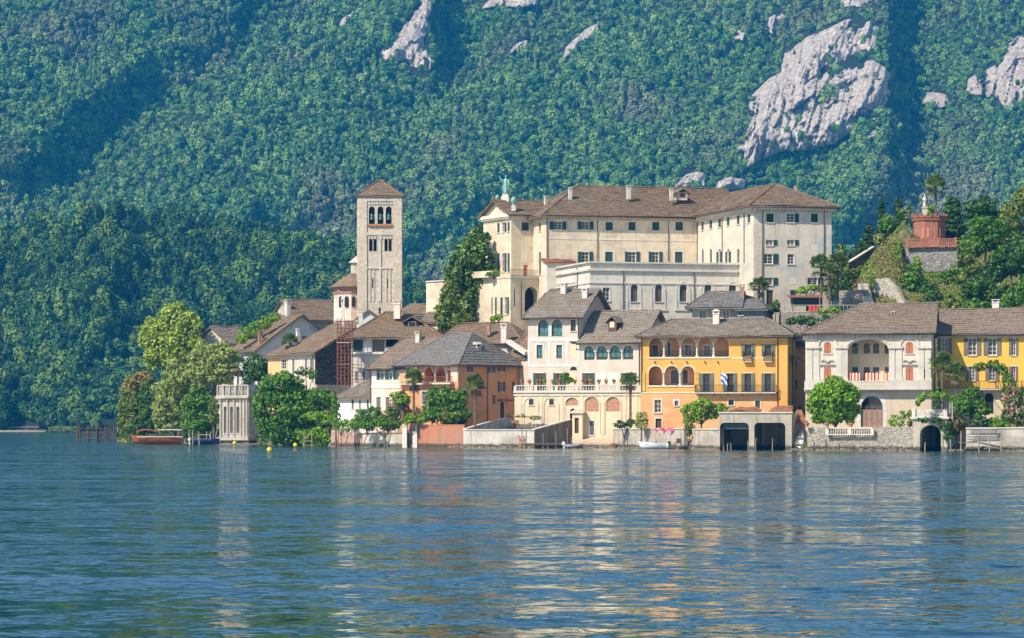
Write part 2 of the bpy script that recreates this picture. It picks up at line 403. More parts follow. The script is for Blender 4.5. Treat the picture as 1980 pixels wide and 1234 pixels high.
def low_D(px, py):
    px = np.asarray(px, float); py = np.asarray(py, float); e = (HOR - py) / F
    D = 1275 * 0.55 / (0.55 - e)
    return D + 90 * (fbm(px / 170, py / 170, 41, 3) - 0.5) * sstep(835, 740, py)
def sheet(name, X, Y, Dm, mat, smooth=True):
    h, w = X.shape
    V = np.stack([(X - 990) / F * Dm, Dm, CAMZ + (HOR - Y) / F * Dm], -1).reshape(-1, 3)
    idx = np.arange(h * w).reshape(h, w)
    Q = np.stack([idx[1:, :-1], idx[1:, 1:], idx[:-1, 1:], idx[:-1, :-1]], -1).reshape(-1, 4)
    return link(name, npmesh(name, V, Q, smooth), mat), V
def rockmat():
    m, nt, N, L, b = newmat('cliff_rock')
    o = coords(nt, (1, 1, 0.10)); st = noise(nt, o, 0.30, 7, 0.7); o2 = coords(nt); bg = noise(nt, o2, 0.05, 5, 0.6)
    c = ramp(nt, st, [(0.34, (0.13, 0.11, 0.10)), (0.43, (0.47, 0.41, 0.36)), (0.55, (0.64, 0.575, 0.51)), (0.70, (0.78, 0.72, 0.65))])
    c = mix(nt, mth(nt, 'MULTIPLY', ramp(nt, bg, [(0.5, (0, 0, 0)), (0.68, (1, 1, 1))]), 0.5), c, (0.46, 0.38, 0.32))
    cr = noise(nt, coords(nt, (1, 1, 0.14)), 0.17, 7, 0.7)
    c = mix(nt, ramp(nt, cr, [(0.46, (0, 0, 0)), (0.49, (0.9, 0.9, 0.9)), (0.515, (0, 0, 0))]), c, (0.07, 0.06, 0.055))
    gr = noise(nt, coords(nt, (1, 1, 1.6)), 0.11, 6, 0.7)
    c = mix(nt, ramp(nt, gr, [(0.66, (0, 0, 0)), (0.71, (0.9, 0.9, 0.9))]), c, (0.035, 0.06, 0.02))
    L.new(c, b.inputs['Base Color']); b.inputs['Roughness'].default_value = 0.95
    bump(nt, mth(nt, 'ADD', st, cr), 1.0, 2.5, b); return m
def blocks(x, y, s):
    """broken rock: every fracture cell has its own depth and tilt"""
    best = np.full(x.shape, 1e9); val = np.zeros(x.shape); gx, gy = np.floor(x), np.floor(y)
    for i in (-1, 0, 1):
        for j in (-1, 0, 1):
            cx, cy = gx + i, gy + j; jx, jy = cx + _h(cx, cy, s), cy + _h(cx, cy, s + 1); d = (x - jx) ** 2 + (y - jy) ** 2
            v = (_h(cx, cy, s + 2) - .5) + (x - jx) * (_h(cx, cy, s + 3) - .35) * 1.3 + (y - jy) * (_h(cx, cy, s + 4) - .5) * .7
            m = d < best; best = np.where(m, d, best); val = np.where(m, v, val)
    return val
def make_mountain():
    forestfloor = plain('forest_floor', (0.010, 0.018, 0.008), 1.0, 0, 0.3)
    xs = np.arange(-420, 2420, 8.0); ys = np.concatenate([np.arange(-260, 836, 7.0), [840]])
    X, Y = np.meshgrid(xs, ys); D = mtn_D(X, Y)
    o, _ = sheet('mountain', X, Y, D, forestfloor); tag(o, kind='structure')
    xs = np.arange(-420, 1201, 8.0); t = np.concatenate([np.linspace(0, 1, 60)])
    X = np.repeat(xs[None], 60, 0); top = low_top(xs); Y = top[None] + (836.0 + 4 - top[None]) * t[:, None]
    D = low_D(X, Y)
    # the ridge's far side drops again behind its crest
    Xb = np.repeat(xs[None], 4, 0); k = np.array([4, 3, 2, 1])[:, None]; Yb = np.repeat(top[None], 4, 0) + k ** 2 * 8.0; Db = np.repeat(D[:1], 4, 0) + k * 45
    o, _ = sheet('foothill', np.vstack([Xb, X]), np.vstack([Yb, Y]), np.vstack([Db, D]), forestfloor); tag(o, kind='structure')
    rock = rockmat()
    for kname, poly in CLIFFS.items():
        P = np.array(poly, float); x0, y0 = P.min(0) - 6; x1, y1 = P.max(0) + 6
        st = 2.0 if (x1 - x0) > 60 else 1.5
        X, Y = np.meshgrid(np.arange(x0, x1 + st, st), np.arange(y0, y1 + st, st))
        wob = 7 * (fbm(X / 16, Y / 16, 55, 3) - 0.5)
        ins = inpoly(X + wob, Y - wob, poly); d = edgedist(X + wob, Y - wob, poly) * np.where(ins, 1, -1)
        big = (x1 - x0) > 150
        k = 1.0 if big else 0.55
        q = X + 0.28 * Y
        flute = np.abs(fbm(q / 17, Y / 130, 61, 3) - 0.5) * 2
        facet = fbm(q / 70, Y / 160, 67, 2) - 0.5
        ledge = np.abs(fbm(X / 50, (Y + 0.45 * X) / 26, 71, 3) - 0.5)
        pr = np.where(d > 0, 5 + np.minimum(d, 26) * 0.5, 5 + d * 5) + np.where(d > -2, k * (15 * blocks(q / 46, Y / 95, 63) + 9 * blocks(q / 17, Y / 40, 73) + 3.5 * blocks(q / 7, Y / 18, 83) + 7 * (flute - .4) + 34 * facet + 10 * ledge), 0)
        D = mtn_D(X, Y) - pr
        h, w = X.shape; V = np.stack([(X - 990) / F * D, D, CAMZ + (HOR - Y) / F * D], -1).reshape(-1, 3)
        idx = np.arange(h * w).reshape(h, w); keep = (d > -3.5); ok = keep[1:, :-1] & keep[1:, 1:] & keep[:-1, 1:] & keep[:-1, :-1]
        Q = np.stack([idx[1:, :-1], idx[1:, 1:], idx[:-1, 1:], idx[:-1, :-1]], -1)[ok]
        used, inv = np.unique(Q, return_inverse=True)
        tag(link('cliff', npmesh('cliff', V[used], inv.reshape(-1, 4), False), rock), kind='structure')
make_mountain()

# ------------------------------------------------------------------ the woods on it
def leafquads(P, Nrm, size, rng, aspect=0.62):
    """one small pointed leaf clump at every P, facing roughly Nrm"""
    n = len(P); Nrm = Nrm / (np.linalg.norm(Nrm, axis=1, keepdims=True) + 1e-9)
    t = rng.normal(size=(n, 3)); t -= (t * Nrm).sum(1, keepdims=True) * Nrm; t /= np.linalg.norm(t, axis=1, keepdims=True) + 1e-9
    b = np.cross(Nrm, t); s = size * rng.uniform(0.6, 1.35, (n, 1))
    V = np.stack([P + t * s, P + b * s * aspect + Nrm * s * 0.12, P - t * s * 0.9, P - b * s * aspect - Nrm * s * 0.08], 1).reshape(-1, 3)
    return V, np.arange(4 * n).reshape(n, 4)
def blob_points(blobs, n, rng, shell=0.55, up=0.25):
    """points through a crown of several lobes (cx,cy,cz,rx,ry,rz); more of them near the surface"""
    w = np.array([b[3] * b[4] + b[4] * b[5] + b[3] * b[5] for b in blobs]); w = w / w.sum()
    k = rng.choice(len(blobs), n, p=w); B = np.array(blobs)[k]
    d = rng.normal(size=(n, 3)); d /= np.linalg.norm(d, axis=1, keepdims=True)
    r = np.where(rng.random(n) < 0.75, rng.uniform(0.82, 1.05, n), rng.uniform(min(shell, .85), 0.9, n))[:, None]
    P = B[:, :3] + d * r * B[:, 3:]
    N = d / B[:, 3:]; N /= np.linalg.norm(N, axis=1, keepdims=True)
    N = N + rng.normal(size=(n, 3)) * 0.30 + np.array([0, 0, up]); return P, N
def make_forest():
    rng = np.random.default_rng(5)
    src = bpy.data.collections.new('forest_crowns')               # not linked: only the scattered copies show
    mats = [leafmat('forest_leaves', (0.030, 0.098, 0.022), (0.105, 0.235, 0.050), (0.22, 0.345, 0.085), ((0.25, 0.21, 0.15), 0.52, 0.68, 0.0085), 0.0, True),
            leafmat('foothill_leaves', (0.006, 0.036, 0.008), (0.034, 0.105, 0.016), (0.125, 0.205, 0.030), None, 0.0, True)]
    for kind in range(2):
        for v in range(7):
            nb = 7; blobs = [(0, 0, 3.2, 2.4, 2.4, 2.6)]
            for i in range(nb):
                a = rng.uniform(0, 6.28); rr = rng.uniform(0.9, 2.2); z = rng.uniform(2.0, 5.2); s = rng.uniform(0.9, 1.6)
                blobs.append((rr * math.cos(a), rr * math.sin(a), z, s, s, s * 0.85))
            if v == 6: blobs = [(0, 0, 1.5 + k * 1.1, 2.0 * (1 - k / 6.5), 2.0 * (1 - k / 6.5), 1.0) for k in range(6)]
            P, Nn = blob_points(blobs, 420 if kind == 0 else 620, rng, 0.3, 0.35)
            V, Q = leafquads(P, Nn, 0.62 if kind == 0 else 0.5, rng)
            me = npmesh('forest_crown', V, Q); me.materials.append(mats[kind])
            ob = bpy.data.objects.new('forest_crown', me)
            (src if kind == 0 else src2 if False else src).objects.link(ob) if kind == 0 else None
            if kind == 1:
                if 'foothill_crowns' not in bpy.data.collections: bpy.data.collections.new('foothill_crowns')
                bpy.data.collections['foothill_crowns'].objects.link(ob)
    def scatter(name, P, S, K, coll, label):
        me = bpy.data.meshes.new(name); me.vertices.add(len(P)); me.vertices.foreach_set('co', np.asarray(P, np.float32).ravel())
        for an, dat, ty in (('sx', S, 'FLOAT'), ('sz', S * rng.uniform(.75, 1.45, len(P)), 'FLOAT'), ('rz', rng.uniform(0, 6.28, len(P)), 'FLOAT'), ('kd', K, 'INT')):
            at = me.attributes.new(an, ty, 'POINT'); at.data.foreach_set('value', np.asarray(dat, np.int32 if ty == 'INT' else np.float32))
        o = link(name, me); tag(o, label, 'forest', kind='stuff')
        ng = bpy.data.node_groups.new(name, 'GeometryNodeTree')
        ng.interface.new_socket('Geometry', in_out='INPUT', socket_type='NodeSocketGeometry'); ng.interface.new_socket('Geometry', in_out='OUTPUT', socket_type='NodeSocketGeometry')
        n = ng.nodes; l = ng.links; gi = n.new('NodeGroupInput'); go = n.new('NodeGroupOutput')
        ci = n.new('GeometryNodeCollectionInfo'); ci.inputs[0].default_value = coll; ci.inputs[1].default_value = True; ci.inputs[2].default_value = True
        ip = n.new('GeometryNodeInstanceOnPoints'); ip.inputs['Pick Instance'].default_value = True
        def na(a, ty):
            k = n.new('GeometryNodeInputNamedAttribute'); k.data_type = ty; k.inputs[0].default_value = a; return k.outputs[0]
        cr = n.new('ShaderNodeCombineXYZ'); l.new(na('rz', 'FLOAT'), cr.inputs[2])
        l.new(gi.outputs[0], ip.inputs['Points']); l.new(ci.outputs[0], ip.inputs['Instance']); l.new(na('kd', 'INT'), ip.inputs['Instance Index'])
        l.new(cr.outputs[0], ip.inputs['Rotation']); cs = n.new('ShaderNodeCombineXYZ'); sx = na('sx', 'FLOAT'); l.new(sx, cs.inputs[0]); l.new(sx, cs.inputs[1]); l.new(na('sz', 'FLOAT'), cs.inputs[2]); l.new(cs.outputs[0], ip.inputs['Scale']); l.new(ip.outputs[0], go.inputs[0])
        md = o.modifiers.new('scatter', 'NODES'); md.node_group = ng
        return o
    X, Y = np.meshgrid(np.arange(-260, 2240, 10.4), np.arange(-190, 838, 5.7))
    X = (X + rng.uniform(-7, 7, X.shape)).ravel(); Y = (Y + rng.uniform(-4, 4, Y.shape)).ravel()
    keep = (Y < 833) & ~((X < 1100) & (Y > low_top(X) + 60)) & ~((X > 1010) & (X < 1600) & (Y > 460)) & ~((X > 1600) & (Y > 560)) & ~((X > 780) & (X < 862) & (Y > 583) & (Y < 622)) & ~((X > 936) & (X < 956) & (Y > 418) & (Y < 440))
    pull = np.zeros(X.shape)
    lone = rng.random(X.shape) < .035                              # a few trees hang on in the rock
    for poly in CLIFFS.values():
        # crowns stand up from their foot: clear the foot of ground a crown would hide the rock from
        inn = inpoly(X, Y - 4, poly) | inpoly(X, Y - 7.5, poly) | inpoly(X, Y, poly); keep &= ~inn | (lone & (len(poly) > 10)); pull = np.where(inn & (len(poly) > 10), 26.0, pull)
    X, Y = X[keep], Y[keep]; D = mtn_D(X, Y) - pull[keep]
    P = np.stack([(X - 990) / F * D, D, CAMZ + (HOR - Y) / F * D - 1.2], -1)
    S = rng.choice([0.5, 0.6, 0.7, 0.85, 1.2], len(X)) * rng.uniform(0.9, 1.1, len(X)) * (0.85 + 0.5 * vnoise(X / 90, Y / 60, 77)); K = np.where(rng.random(len(X)) < 0.03 + 0.25 * (vnoise(X / 70, Y / 50, 88) > .68), 6, rng.integers(0, 6, len(X)))
    scatter('mountain_forest', P, S, K, src, 'dense green woodland covering the hazy mountain across the lake')
    X, Y = np.meshgrid(np.arange(-260, 1100, 15.0), np.arange(415, 838, 7.5))
    X = (X + rng.uniform(-10, 10, X.shape)).ravel(); Y = (Y + rng.uniform(-4, 4, Y.shape)).ravel()
    keep = (Y < 833) & (Y > low_top(X)) & ~((Y > 815) & (X > 10) & (X < 80)) & ~((Y > 808) & (X > 185) & (X < 245)); X, Y = X[keep], Y[keep]; D = low_D(X, Y)
    P = np.stack([(X - 990) / F * D, D, CAMZ + (HOR - Y) / F * D - 1.0], -1)
    S = rng.choice([0.7, 0.9, 1.1, 1.35, 1.6], len(X)) * (0.8 + 0.5 * vnoise(X / 60, Y / 40, 78)); K = np.where(rng.random(len(X)) < 0.04 + 0.3 * (vnoise(X / 70, Y / 50, 89) > .68), 6, rng.integers(0, 6, len(X)))
    scatter('foothill_forest', P, S, K, bpy.data.collections['foothill_crowns'], 'darker green woodland on the low foothill behind the island, down to the far shore')
make_forest()
# ------------------------------------------------------------------ building kit
MAT = {}
def setup_mats():
    MAT['glass'] = glass('window_glass', (0.022, 0.030, 0.038))
    MAT['void'] = plain('dark_interior', (0.012, 0.012, 0.013), 0.9)
    MAT['teal'] = glass('teal_curtain_glass', (0.05, 0.17, 0.18), 0.15)
    MAT['white'] = plain('white_paint', (0.64, 0.60, 0.54), 0.6)
    MAT['stone_trim'] = plaster('pale_stone_trim', (0.56, 0.52, 0.45), 0.5)
    MAT['warm_trim'] = plaster('cream_trim', (0.66, 0.60, 0.48), 0.25)
    MAT['green_shut'] = slatted('dark_green_shutter', (0.018, 0.070, 0.062))
    MAT['blue_shut'] = slatted('blue_grey_shutter', (0.085, 0.115, 0.145))
    MAT['olive_shut'] = slatted('olive_green_shutter', (0.13, 0.155, 0.105))
    MAT['grey_shut'] = slatted('grey_brown_shutter', (0.19, 0.165, 0.14))
    MAT['orange_shut'] = slatted('terracotta_shutter', (0.50, 0.17, 0.075))
    MAT['yellow_shut'] = slatted('yellow_shutter', (0.66, 0.42, 0.07))
    MAT['brown'] = wood('brown_wood', (0.11, 0.060, 0.035))
    MAT['orange_wood'] = wood('orange_wood', (0.50, 0.21, 0.05))
    MAT['grey_wood'] = wood('weathered_wood', (0.21, 0.18, 0.15))
    MAT['pipe'] = plain('copper_pipe', (0.10, 0.065, 0.05), 0.5, 0.4)
    MAT['iron'] = plain('black_iron', (0.03, 0.03, 0.03), 0.5, 0.5)
    MAT['rust'] = plain('rusty_iron', (0.25, 0.085, 0.05), 0.8)
    MAT['slate_brown'] = slate('brown_stone_slab_roof', (0.120, 0.082, 0.050), (0.235, 0.170, 0.112), (0.33, 0.25, 0.175), (0.23, 0.115, 0.04), 0.55)
    MAT['slate_grey'] = slate('grey_stone_slab_roof', (0.135, 0.110, 0.085), (0.26, 0.215, 0.17), (0.38, 0.32, 0.26), (0.20, 0.13, 0.06), 0.35)
    MAT['slate_blue'] = slate('blue_grey_slate_roof', (0.10, 0.095, 0.092), (0.18, 0.17, 0.162), (0.29, 0.275, 0.255), (0.20, 0.17, 0.12), 0.3)
    MAT['slate_tan'] = slate('tan_stone_tile_roof', (0.145, 0.105, 0.075), (0.25, 0.185, 0.135), (0.33, 0.26, 0.195), (0.19, 0.14, 0.09), 0.35)
    MAT['terracotta'] = slate('terracotta_tile_roof', (0.30, 0.125, 0.06), (0.44, 0.20, 0.095), (0.50, 0.26, 0.14), (0.30, 0.15, 0.06), 0.4, 0.22)
    MAT['brick'] = masonry('old_brick', [(0.33, 0.14, 0.09), (0.42, 0.20, 0.13), (0.28, 0.12, 0.08)], 4.0, (0.35, 0.30, 0.25), 0.35, 0.3)
setup_mats()
STY = dict(
    green_open=dict(bars=(1, 2), shut='open', shut_mat='green_shut', frame='white'), green_closed=dict(shut='closed', shut_mat='green_shut'),
    green_plain=dict(bars=(1, 2), frame='brown'), blue_open=dict(bars=(1, 2), shut='open', shut_mat='blue_shut', frame='white'),
    olive_door=dict(bars=(1, 3), shut='open', shut_mat='olive_shut', frame='brown', sill=False), grey_open=dict(bars=(1, 3), shut='open', shut_mat='grey_shut', frame='white'),
    orange_closed=dict(shut='closed', shut_mat='orange_shut'), bare=dict(bars=(1, 2), frame='white'), dark=dict(bars=(0, 0), frame='grey_wood'),
    church=dict(bars=(3, 5), frame='grey_wood', sill=True), teal=dict(bars=(1, 1), frame='brown', pane='teal', sill=False), slit=dict(bars=(0, 0), frame='void', pane='void', sill=False),
    orange_door=dict(bars=(1, 2), shut='open', shut_mat='green_shut', frame='orange_wood', sill=False), blue_closed=dict(shut='closed', shut_mat='blue_shut'),
    grey_closed=dict(shut='closed', shut_mat='grey_shut'), door=dict(bars=(1, 0), frame='brown', pane='brown', sill=False), bell=dict(bars=(0, 0), frame='stone_trim', pane='void', sill=False),
    red_door=dict(shut='closed', shut_mat='orange_shut', sill=False), green_half=dict(bars=(1, 2), shut='right', shut_mat='green_shut', frame='white'))
ARC = 9
def arch_pts(u0, u1, z0, z1, arch):
    """outline of an opening, counter-clockwise from bottom left; arch = rise of the head"""
    if not arch: return [(u0, z0), (u1, z0), (u1, z1), (u0, z1)]
    c = (u0 + u1) / 2; r = (u1 - u0) / 2; zs = z1 - arch
    return [(u0, z0), (u1, z0)] + [(c + r * math.cos(math.pi * k / ARC), zs + arch * math.sin(math.pi * k / ARC)) for k in range(ARC + 1)]
class House:
    def __init__(s, name, label, cat, left, right, depth, z=1.0, root=None, group=None):
        """left/right: (bearing px, distance) of the two front corners as surveyed"""
        A = wp(left[0], HOR, left[1]); B = wp(right[0], HOR, right[1])
        s.A, s.w, s.d, s.z0 = A, math.hypot(B.x - A.x, B.y - A.y), depth, z
        s.yaw = math.atan2(B.y - A.y, B.x - A.x)
        s.G = Matrix.Translation((A.x, A.y, z)) @ Matrix.Rotation(s.yaw, 4, 'Z')
        if root is None:
            s.root = empty(name, (A.x, A.y, z), s.yaw, label, cat, group); s.rootG = s.G.copy(); s.L = Matrix.Identity(4)
        else:
            s.root = root.root; s.rootG = root.rootG; s.L = s.rootG.inverted() @ s.G
        s.Gi = s.G.inverted()
        s.planes = {'front': ((0, 0), (s.w, 0)), 'right': ((s.w, 0), (s.w, s.d)), 'back': ((s.w, s.d), (0, s.d)), 'left': ((0, s.d), (0, 0))}
        s.holes = {}
    def part(s, mb, name, mat, smooth=False, parent=None):
        o = mb.build(name, MAT[mat] if isinstance(mat, str) else mat, parent or s.root, smooth)
        if parent is None: o.matrix_local = s.L
        return o
    def plane(s, name, A, B): s.planes[name] = (A, B)
    def uv(s, pl, px, py):
        o = s.Gi @ Vector((0, 0, CAMZ)); t = s.Gi @ wp(px, py, 100.0); d = t - o
        A, B = s.planes[pl]; e = Vector((B[0] - A[0], B[1] - A[1], 0)).normalized(); n = Vector((e.y, -e.x, 0))
        k = n.dot(Vector((A[0], A[1], 0)) - o) / n.dot(d); p = o + d * k
        return (p - Vector((A[0], A[1], 0))).dot(e), p.z
    def lp(s, px, py, D): return s.Gi @ wp(px, py, D)
    def zl(s, py, D): return CAMZ + (HOR - py) / F * D - s.z0
    def frame(s, pl):
        A, B = s.planes[pl]; e = Vector((B[0] - A[0], B[1] - A[1], 0)).normalized(); return Vector((A[0], A[1], 0)), e, Vector((e.y, -e.x, 0))
    def at(s, pl, u, z, n=0.0):
        A, e, nn = s.frame(pl); return A + e * u + nn * n + Vector((0, 0, z))
    def box(s, pl, mb, x0, y0, x1, y1, n0, n1):                  # box on a wall from survey bearings
        u0, z1 = s.uv(pl, x0, y0); u1, z0 = s.uv(pl, x1, y1); return s.ubox(pl, mb, u0, u1, z0, z1, n0, n1)
    def ubox(s, pl, mb, u0, u1, z0, z1, n0, n1):
        c = [s.at(pl, u, z, n) for z in (z0, z1) for (u, n) in ((u0, n1), (u1, n1), (u1, n0), (u0, n0))]
        return mb.add(c, [(3, 2, 1, 0), (4, 5, 6, 7), (0, 1, 5, 4), (1, 2, 6, 5), (2, 3, 7, 6), (3, 0, 4, 7)])
    def hole(s, pl, pts, depth=0.25): s.holes.setdefault(pl, []).append((pts, depth))
    def window(s, pl, x0, y0, x1, y1, sty='bare', arch=0, surround=None, name='window', depth=0.22, sw=0.16, rise=None):
        u0, zt = s.uv(pl, x0, (y0 + y1) / 2); u1, _ = s.uv(pl, x1, (y0 + y1) / 2)
        xm = (x0 + x1) / 2; _, zt = s.uv(pl, xm, y0); _, zb = s.uv(pl, xm, y1)
        return s.uwindow(pl, u0, u1, zb, zt, sty, arch, surround, name, depth, sw, rise)
    def uwindow(s, pl, u0, u1, z0, z1, sty='bare', arch=0, surround=None, name='window', depth=0.22, sw=0.16, rise=None):
        w, h = u1 - u0, z1 - z0; a = (rise if rise else w / 2) if arch else 0
        s.hole(pl, arch_pts(u0, u1, z0, z1, a), depth)
        S = dict(bars=(0, 0), shut=None, frame='white', pane='glass', sill=True, shut_mat='green_shut'); S.update(STY[sty])
        A, e, n = s.frame(pl); ang = math.atan2(e.y, e.x)
        Mx = Matrix.Translation(s.at(pl, (u0 + u1) / 2, z0)) @ Matrix.Rotation(ang, 4, 'Z')
        # local: x along wall, y into the wall, z up
        ol = [(p[0] - (u0 + u1) / 2, p[1] - z0) for p in arch_pts(u0, u1, z0, z1, a)]
        fw = min(0.09, w * 0.12); yo = depth - 0.07
        mb = MB()
        cx, cz = 0, h / 2
        inn = [(x * (1 - 2 * fw / w), cz + (z - cz) * (1 - 2 * fw / h)) for x, z in ol]; k = len(ol)
        vs = [(x, yo, z) for x, z in ol] + [(x, yo, z) for x, z in inn] + [(x, yo + 0.06, z) for x, z in inn]
        mb.add(vs, [(i, (i + 1) % k, (i + 1) % k + k, i + k) for i in range(k)] + [(i + k, (i + 1) % k + k, (i + 1) % k + 2 * k, i + 2 * k) for i in range(k)])
        zs = h - a
        if S['shut'] != 'closed':
            nx, nz = S['bars']
            for i in range(nx): x = -w / 2 + w * (i + 1) / (nx + 1); mb.box(x - fw * .4, x + fw * .4, yo + .005, yo + .05, fw, (h if a and abs(x) < .05 else zs) - fw)
            for i in range(nz): z = zs * (i + 1) / nz if a else h * (i + 1) / (nz + 1); mb.box(-w / 2 + fw, w / 2 - fw, yo + .008, yo + .045, z - fw * .3, z + fw * .3)
        f = link(name, mb.mesh(name), MAT[S['frame']], s.root); f.matrix_local = s.L @ Mx
        if S['shut'] == 'closed':
            g = 0.015
            for sg in (-1, 1):
                half = [(x, z) for x, z in ol if x * sg >= -1e-6]
                if a:
                    half = ([(0, 0)] + half + [(0, h)]) if sg > 0 else ([(0, h)] + half[0:0] + [q for q in ol[2:] if q[0] < -1e-6] + [(-w / 2, 0), (0, 0)])
                else:
                    half = [(0, 0), (w / 2, 0), (w / 2, h), (0, h)] if sg > 0 else [(-w / 2, 0), (0, 0), (0, h), (-w / 2, h)]
                pts = []
                for q in half:
                    q = (q[0] + sg * g if abs(q[0]) < 1e-6 else q[0], q[1])
                    if not pts or (abs(pts[-1][0] - q[0]) + abs(pts[-1][1] - q[1])) > 1e-5: pts.append(q)
                sh = MB().prism([(x, yo - 0.07, z) for x, z in pts], (0, 0.05, 0)); link('shutter', sh.mesh('shutter'), MAT[S['shut_mat']], f)
        else:
            pm = MB().prism([(x, yo + 0.052, z) for x, z in ol], (0, 0.03, 0)); link('pane', pm.mesh('pane'), MAT[S['pane']], f)
            if S['shut'] in ('open', 'right', 'left'):
                for sg in (-1, 1):
                    if S['shut'] == 'right' and sg < 0 or S['shut'] == 'left' and sg > 0: continue
                    sh = MB(); x = sg * (w / 2 + w * 0.25 + 0.02); hw = w * 0.25
                    sh.box(x - hw, x + hw, -0.075, -0.03, 0.0, zs)
                    for zz in (0.0, zs * .5, zs): sh.box(x - hw, x + hw, -0.088, -0.075, max(0, zz - .05), min(zs, zz + .05))
                    for xx in (x - hw, x + hw - .05): sh.box(xx, xx + .05, -0.091, -0.075, 0.05, zs - .05)
                    link('shutter', sh.mesh('shutter'), MAT[S['shut_mat']], f)
        if S['sill']: link('sill', MB().box(-w / 2 - .12, w / 2 + .12, -.12, .05, -.13, -.003).mesh('sill'), MAT['stone_trim'], f)
        if surround:
            k2 = [((x * (1 + 2 * sw / w)), (h / 2 + (z - h / 2) * (1 + 2 * sw / h)) if z > h * .05 else z) for x, z in ol]
            k = len(ol); vs = [(x, -.035, z) for x, z in ol] + [(x, -.035, z) for x, z in k2] + [(x, .0, z) for x, z in k2] + [(x, .02, z) for x, z in ol]
            fs = [(i, i + k, (i + 1) % k + k, (i + 1) % k) for i in range(1, k)] + [(i + k, i + 2 * k, (i + 1) % k + 2 * k, (i + 1) % k + k) for i in range(1, k)] + [(i + 3 * k, i, (i + 1) % k, (i + 1) % k + 3 * k) for i in range(1, k)]
            link('surround', MB().add(vs, fs).mesh('surround'), MAT[surround], f)
        return f
    def arcade(s, pl, spans, y0, y1, col='stone_trim', depth=0.45, trim=None, cr=0.13):
        """row of round arches on columns: one opening under the springing line"""
        us = [(s.uv(pl, a, y1)[0], s.uv(pl, b, y1)[0]) for a, b in spans]
        zt = s.uv(pl, spans[0][0], y0)[1]; zb = s.uv(pl, spans[0][0], y1)[1]
        r = sum(b - a for a, b in us) / len(us) / 2; zs = zt - r
        pts = [(us[0][0], zb), (us[-1][1], zb)]
        for a, b in reversed(us):
            c = (a + b) / 2; rr = (b - a) / 2
            pts += [(c + rr * math.cos(math.pi * k / ARC), zs + r * math.sin(math.pi * k / ARC)) for k in range(ARC + 1)]
        s.hole(pl, pts, depth)
        for (a, b), (c, d) in zip(us[:-1], us[1:]):
            p = s.at(pl, (b + c) / 2, zb, -depth / 2); hh = zs - zb
            s.part(MB().lathe([(cr * 1.7, 0), (cr * 1.7, .12), (cr * 1.1, .18), (cr, .3), (cr * .92, hh - .3), (cr * 1.2, hh - .2), (cr * 1.9, hh - .08), (cr * 1.9, hh)], p, 10), 'column', col)
        if trim:
            mb = MB()
            for a, b in us:
                c = (a + b) / 2; rr = (b - a) / 2
                for k in range(ARC):
                    t0, t1 = math.pi * k / ARC, math.pi * (k + 1) / ARC
                    q = [s.at(pl, c + q_ * math.cos(t), zs + q_ * math.sin(t), .03) for q_, t in ((rr, t0), (rr + .17, t0), (rr + .17, t1), (rr, t1))]
                    A_, e_, n_ = s.frame(pl); mb.prism(q, -n_ * .04)
            s.part(mb, 'arch_trim', trim)
        return us, zb, zt, zs
    def recess(s, pl, u0, u1, z0, z1, depth, mat, plane=None, name='loggia_wall'):
        """the room behind open arches"""
        f = lambda u, z, n: s.at(pl, u, z, -n)
        d0 = 0.449; mb = MB(); d = depth
        mb.poly(f(u0, z0, d), f(u1, z0, d), f(u1, z1, d), f(u0, z1, d)) if not plane else None
        mb.poly(f(u0, z0, d0), f(u0, z0, d), f(u0, z1, d), f(u0, z1, d0)); mb.poly(f(u1, z0, d), f(u1, z0, d0), f(u1, z1, d0), f(u1, z1, d))
        mb.poly(f(u0, z0, d0), f(u1, z0, d0), f(u1, z0, d), f(u0, z0, d)); mb.poly(f(u0, z1, d), f(u1, z1, d), f(u1, z1, d0), f(u0, z1, d0))
        s.part(mb, name, mat)
        if plane:
            a, b = f(u0, 0, d), f(u1, 0, d); s.plane(plane, (a.x, a.y), (b.x, b.y))
            return [(0, z0), (u1 - u0, z0), (u1 - u0, z1), (0, z1)]
    def walls(s, spec, mat, name='wall'):
        """spec: {plane: outline (u,z) list or top height}; openings are cut and given reveals"""
        mb = MB()
        for pl, out in spec.items():
            A, e, n = s.frame(pl); B = s.planes[pl][1]; L = (Vector((B[0], B[1], 0)) - A).length
            if not isinstance(out, list): out = [(0, 0), (L, 0), (L, out), (0, out)]
            hs = s.holes.pop(pl, [])
            loops = [[Vector((u, z, 0)) for u, z in out]] + [[Vector((u, z, 0)) for u, z in h[0]][::-1] for h in hs]
            tri = tessellate_polygon(loops); flat = [p for l in loops for p in l]
            mb.add([s.at(pl, p.x, p.y) for p in flat], [tuple(t) for t in tri])
            for pts, dep in hs:
                k = len(pts); mb.add([s.at(pl, u, z) for u, z in pts] + [s.at(pl, u, z, -dep) for u, z in pts], [(i, i + k, (i + 1) % k + k, (i + 1) % k) for i in range(k)])
        return s.part(mb, name, mat)
    def gable(s, pl, ze, zr, ur=None):
        A, e, n = s.frame(pl); B = s.planes[pl][1]; L = (Vector((B[0], B[1], 0)) - A).length
        return [(0, 0), (L, 0), (L, ze), (L / 2 if ur is None else ur, zr), (0, ze)]
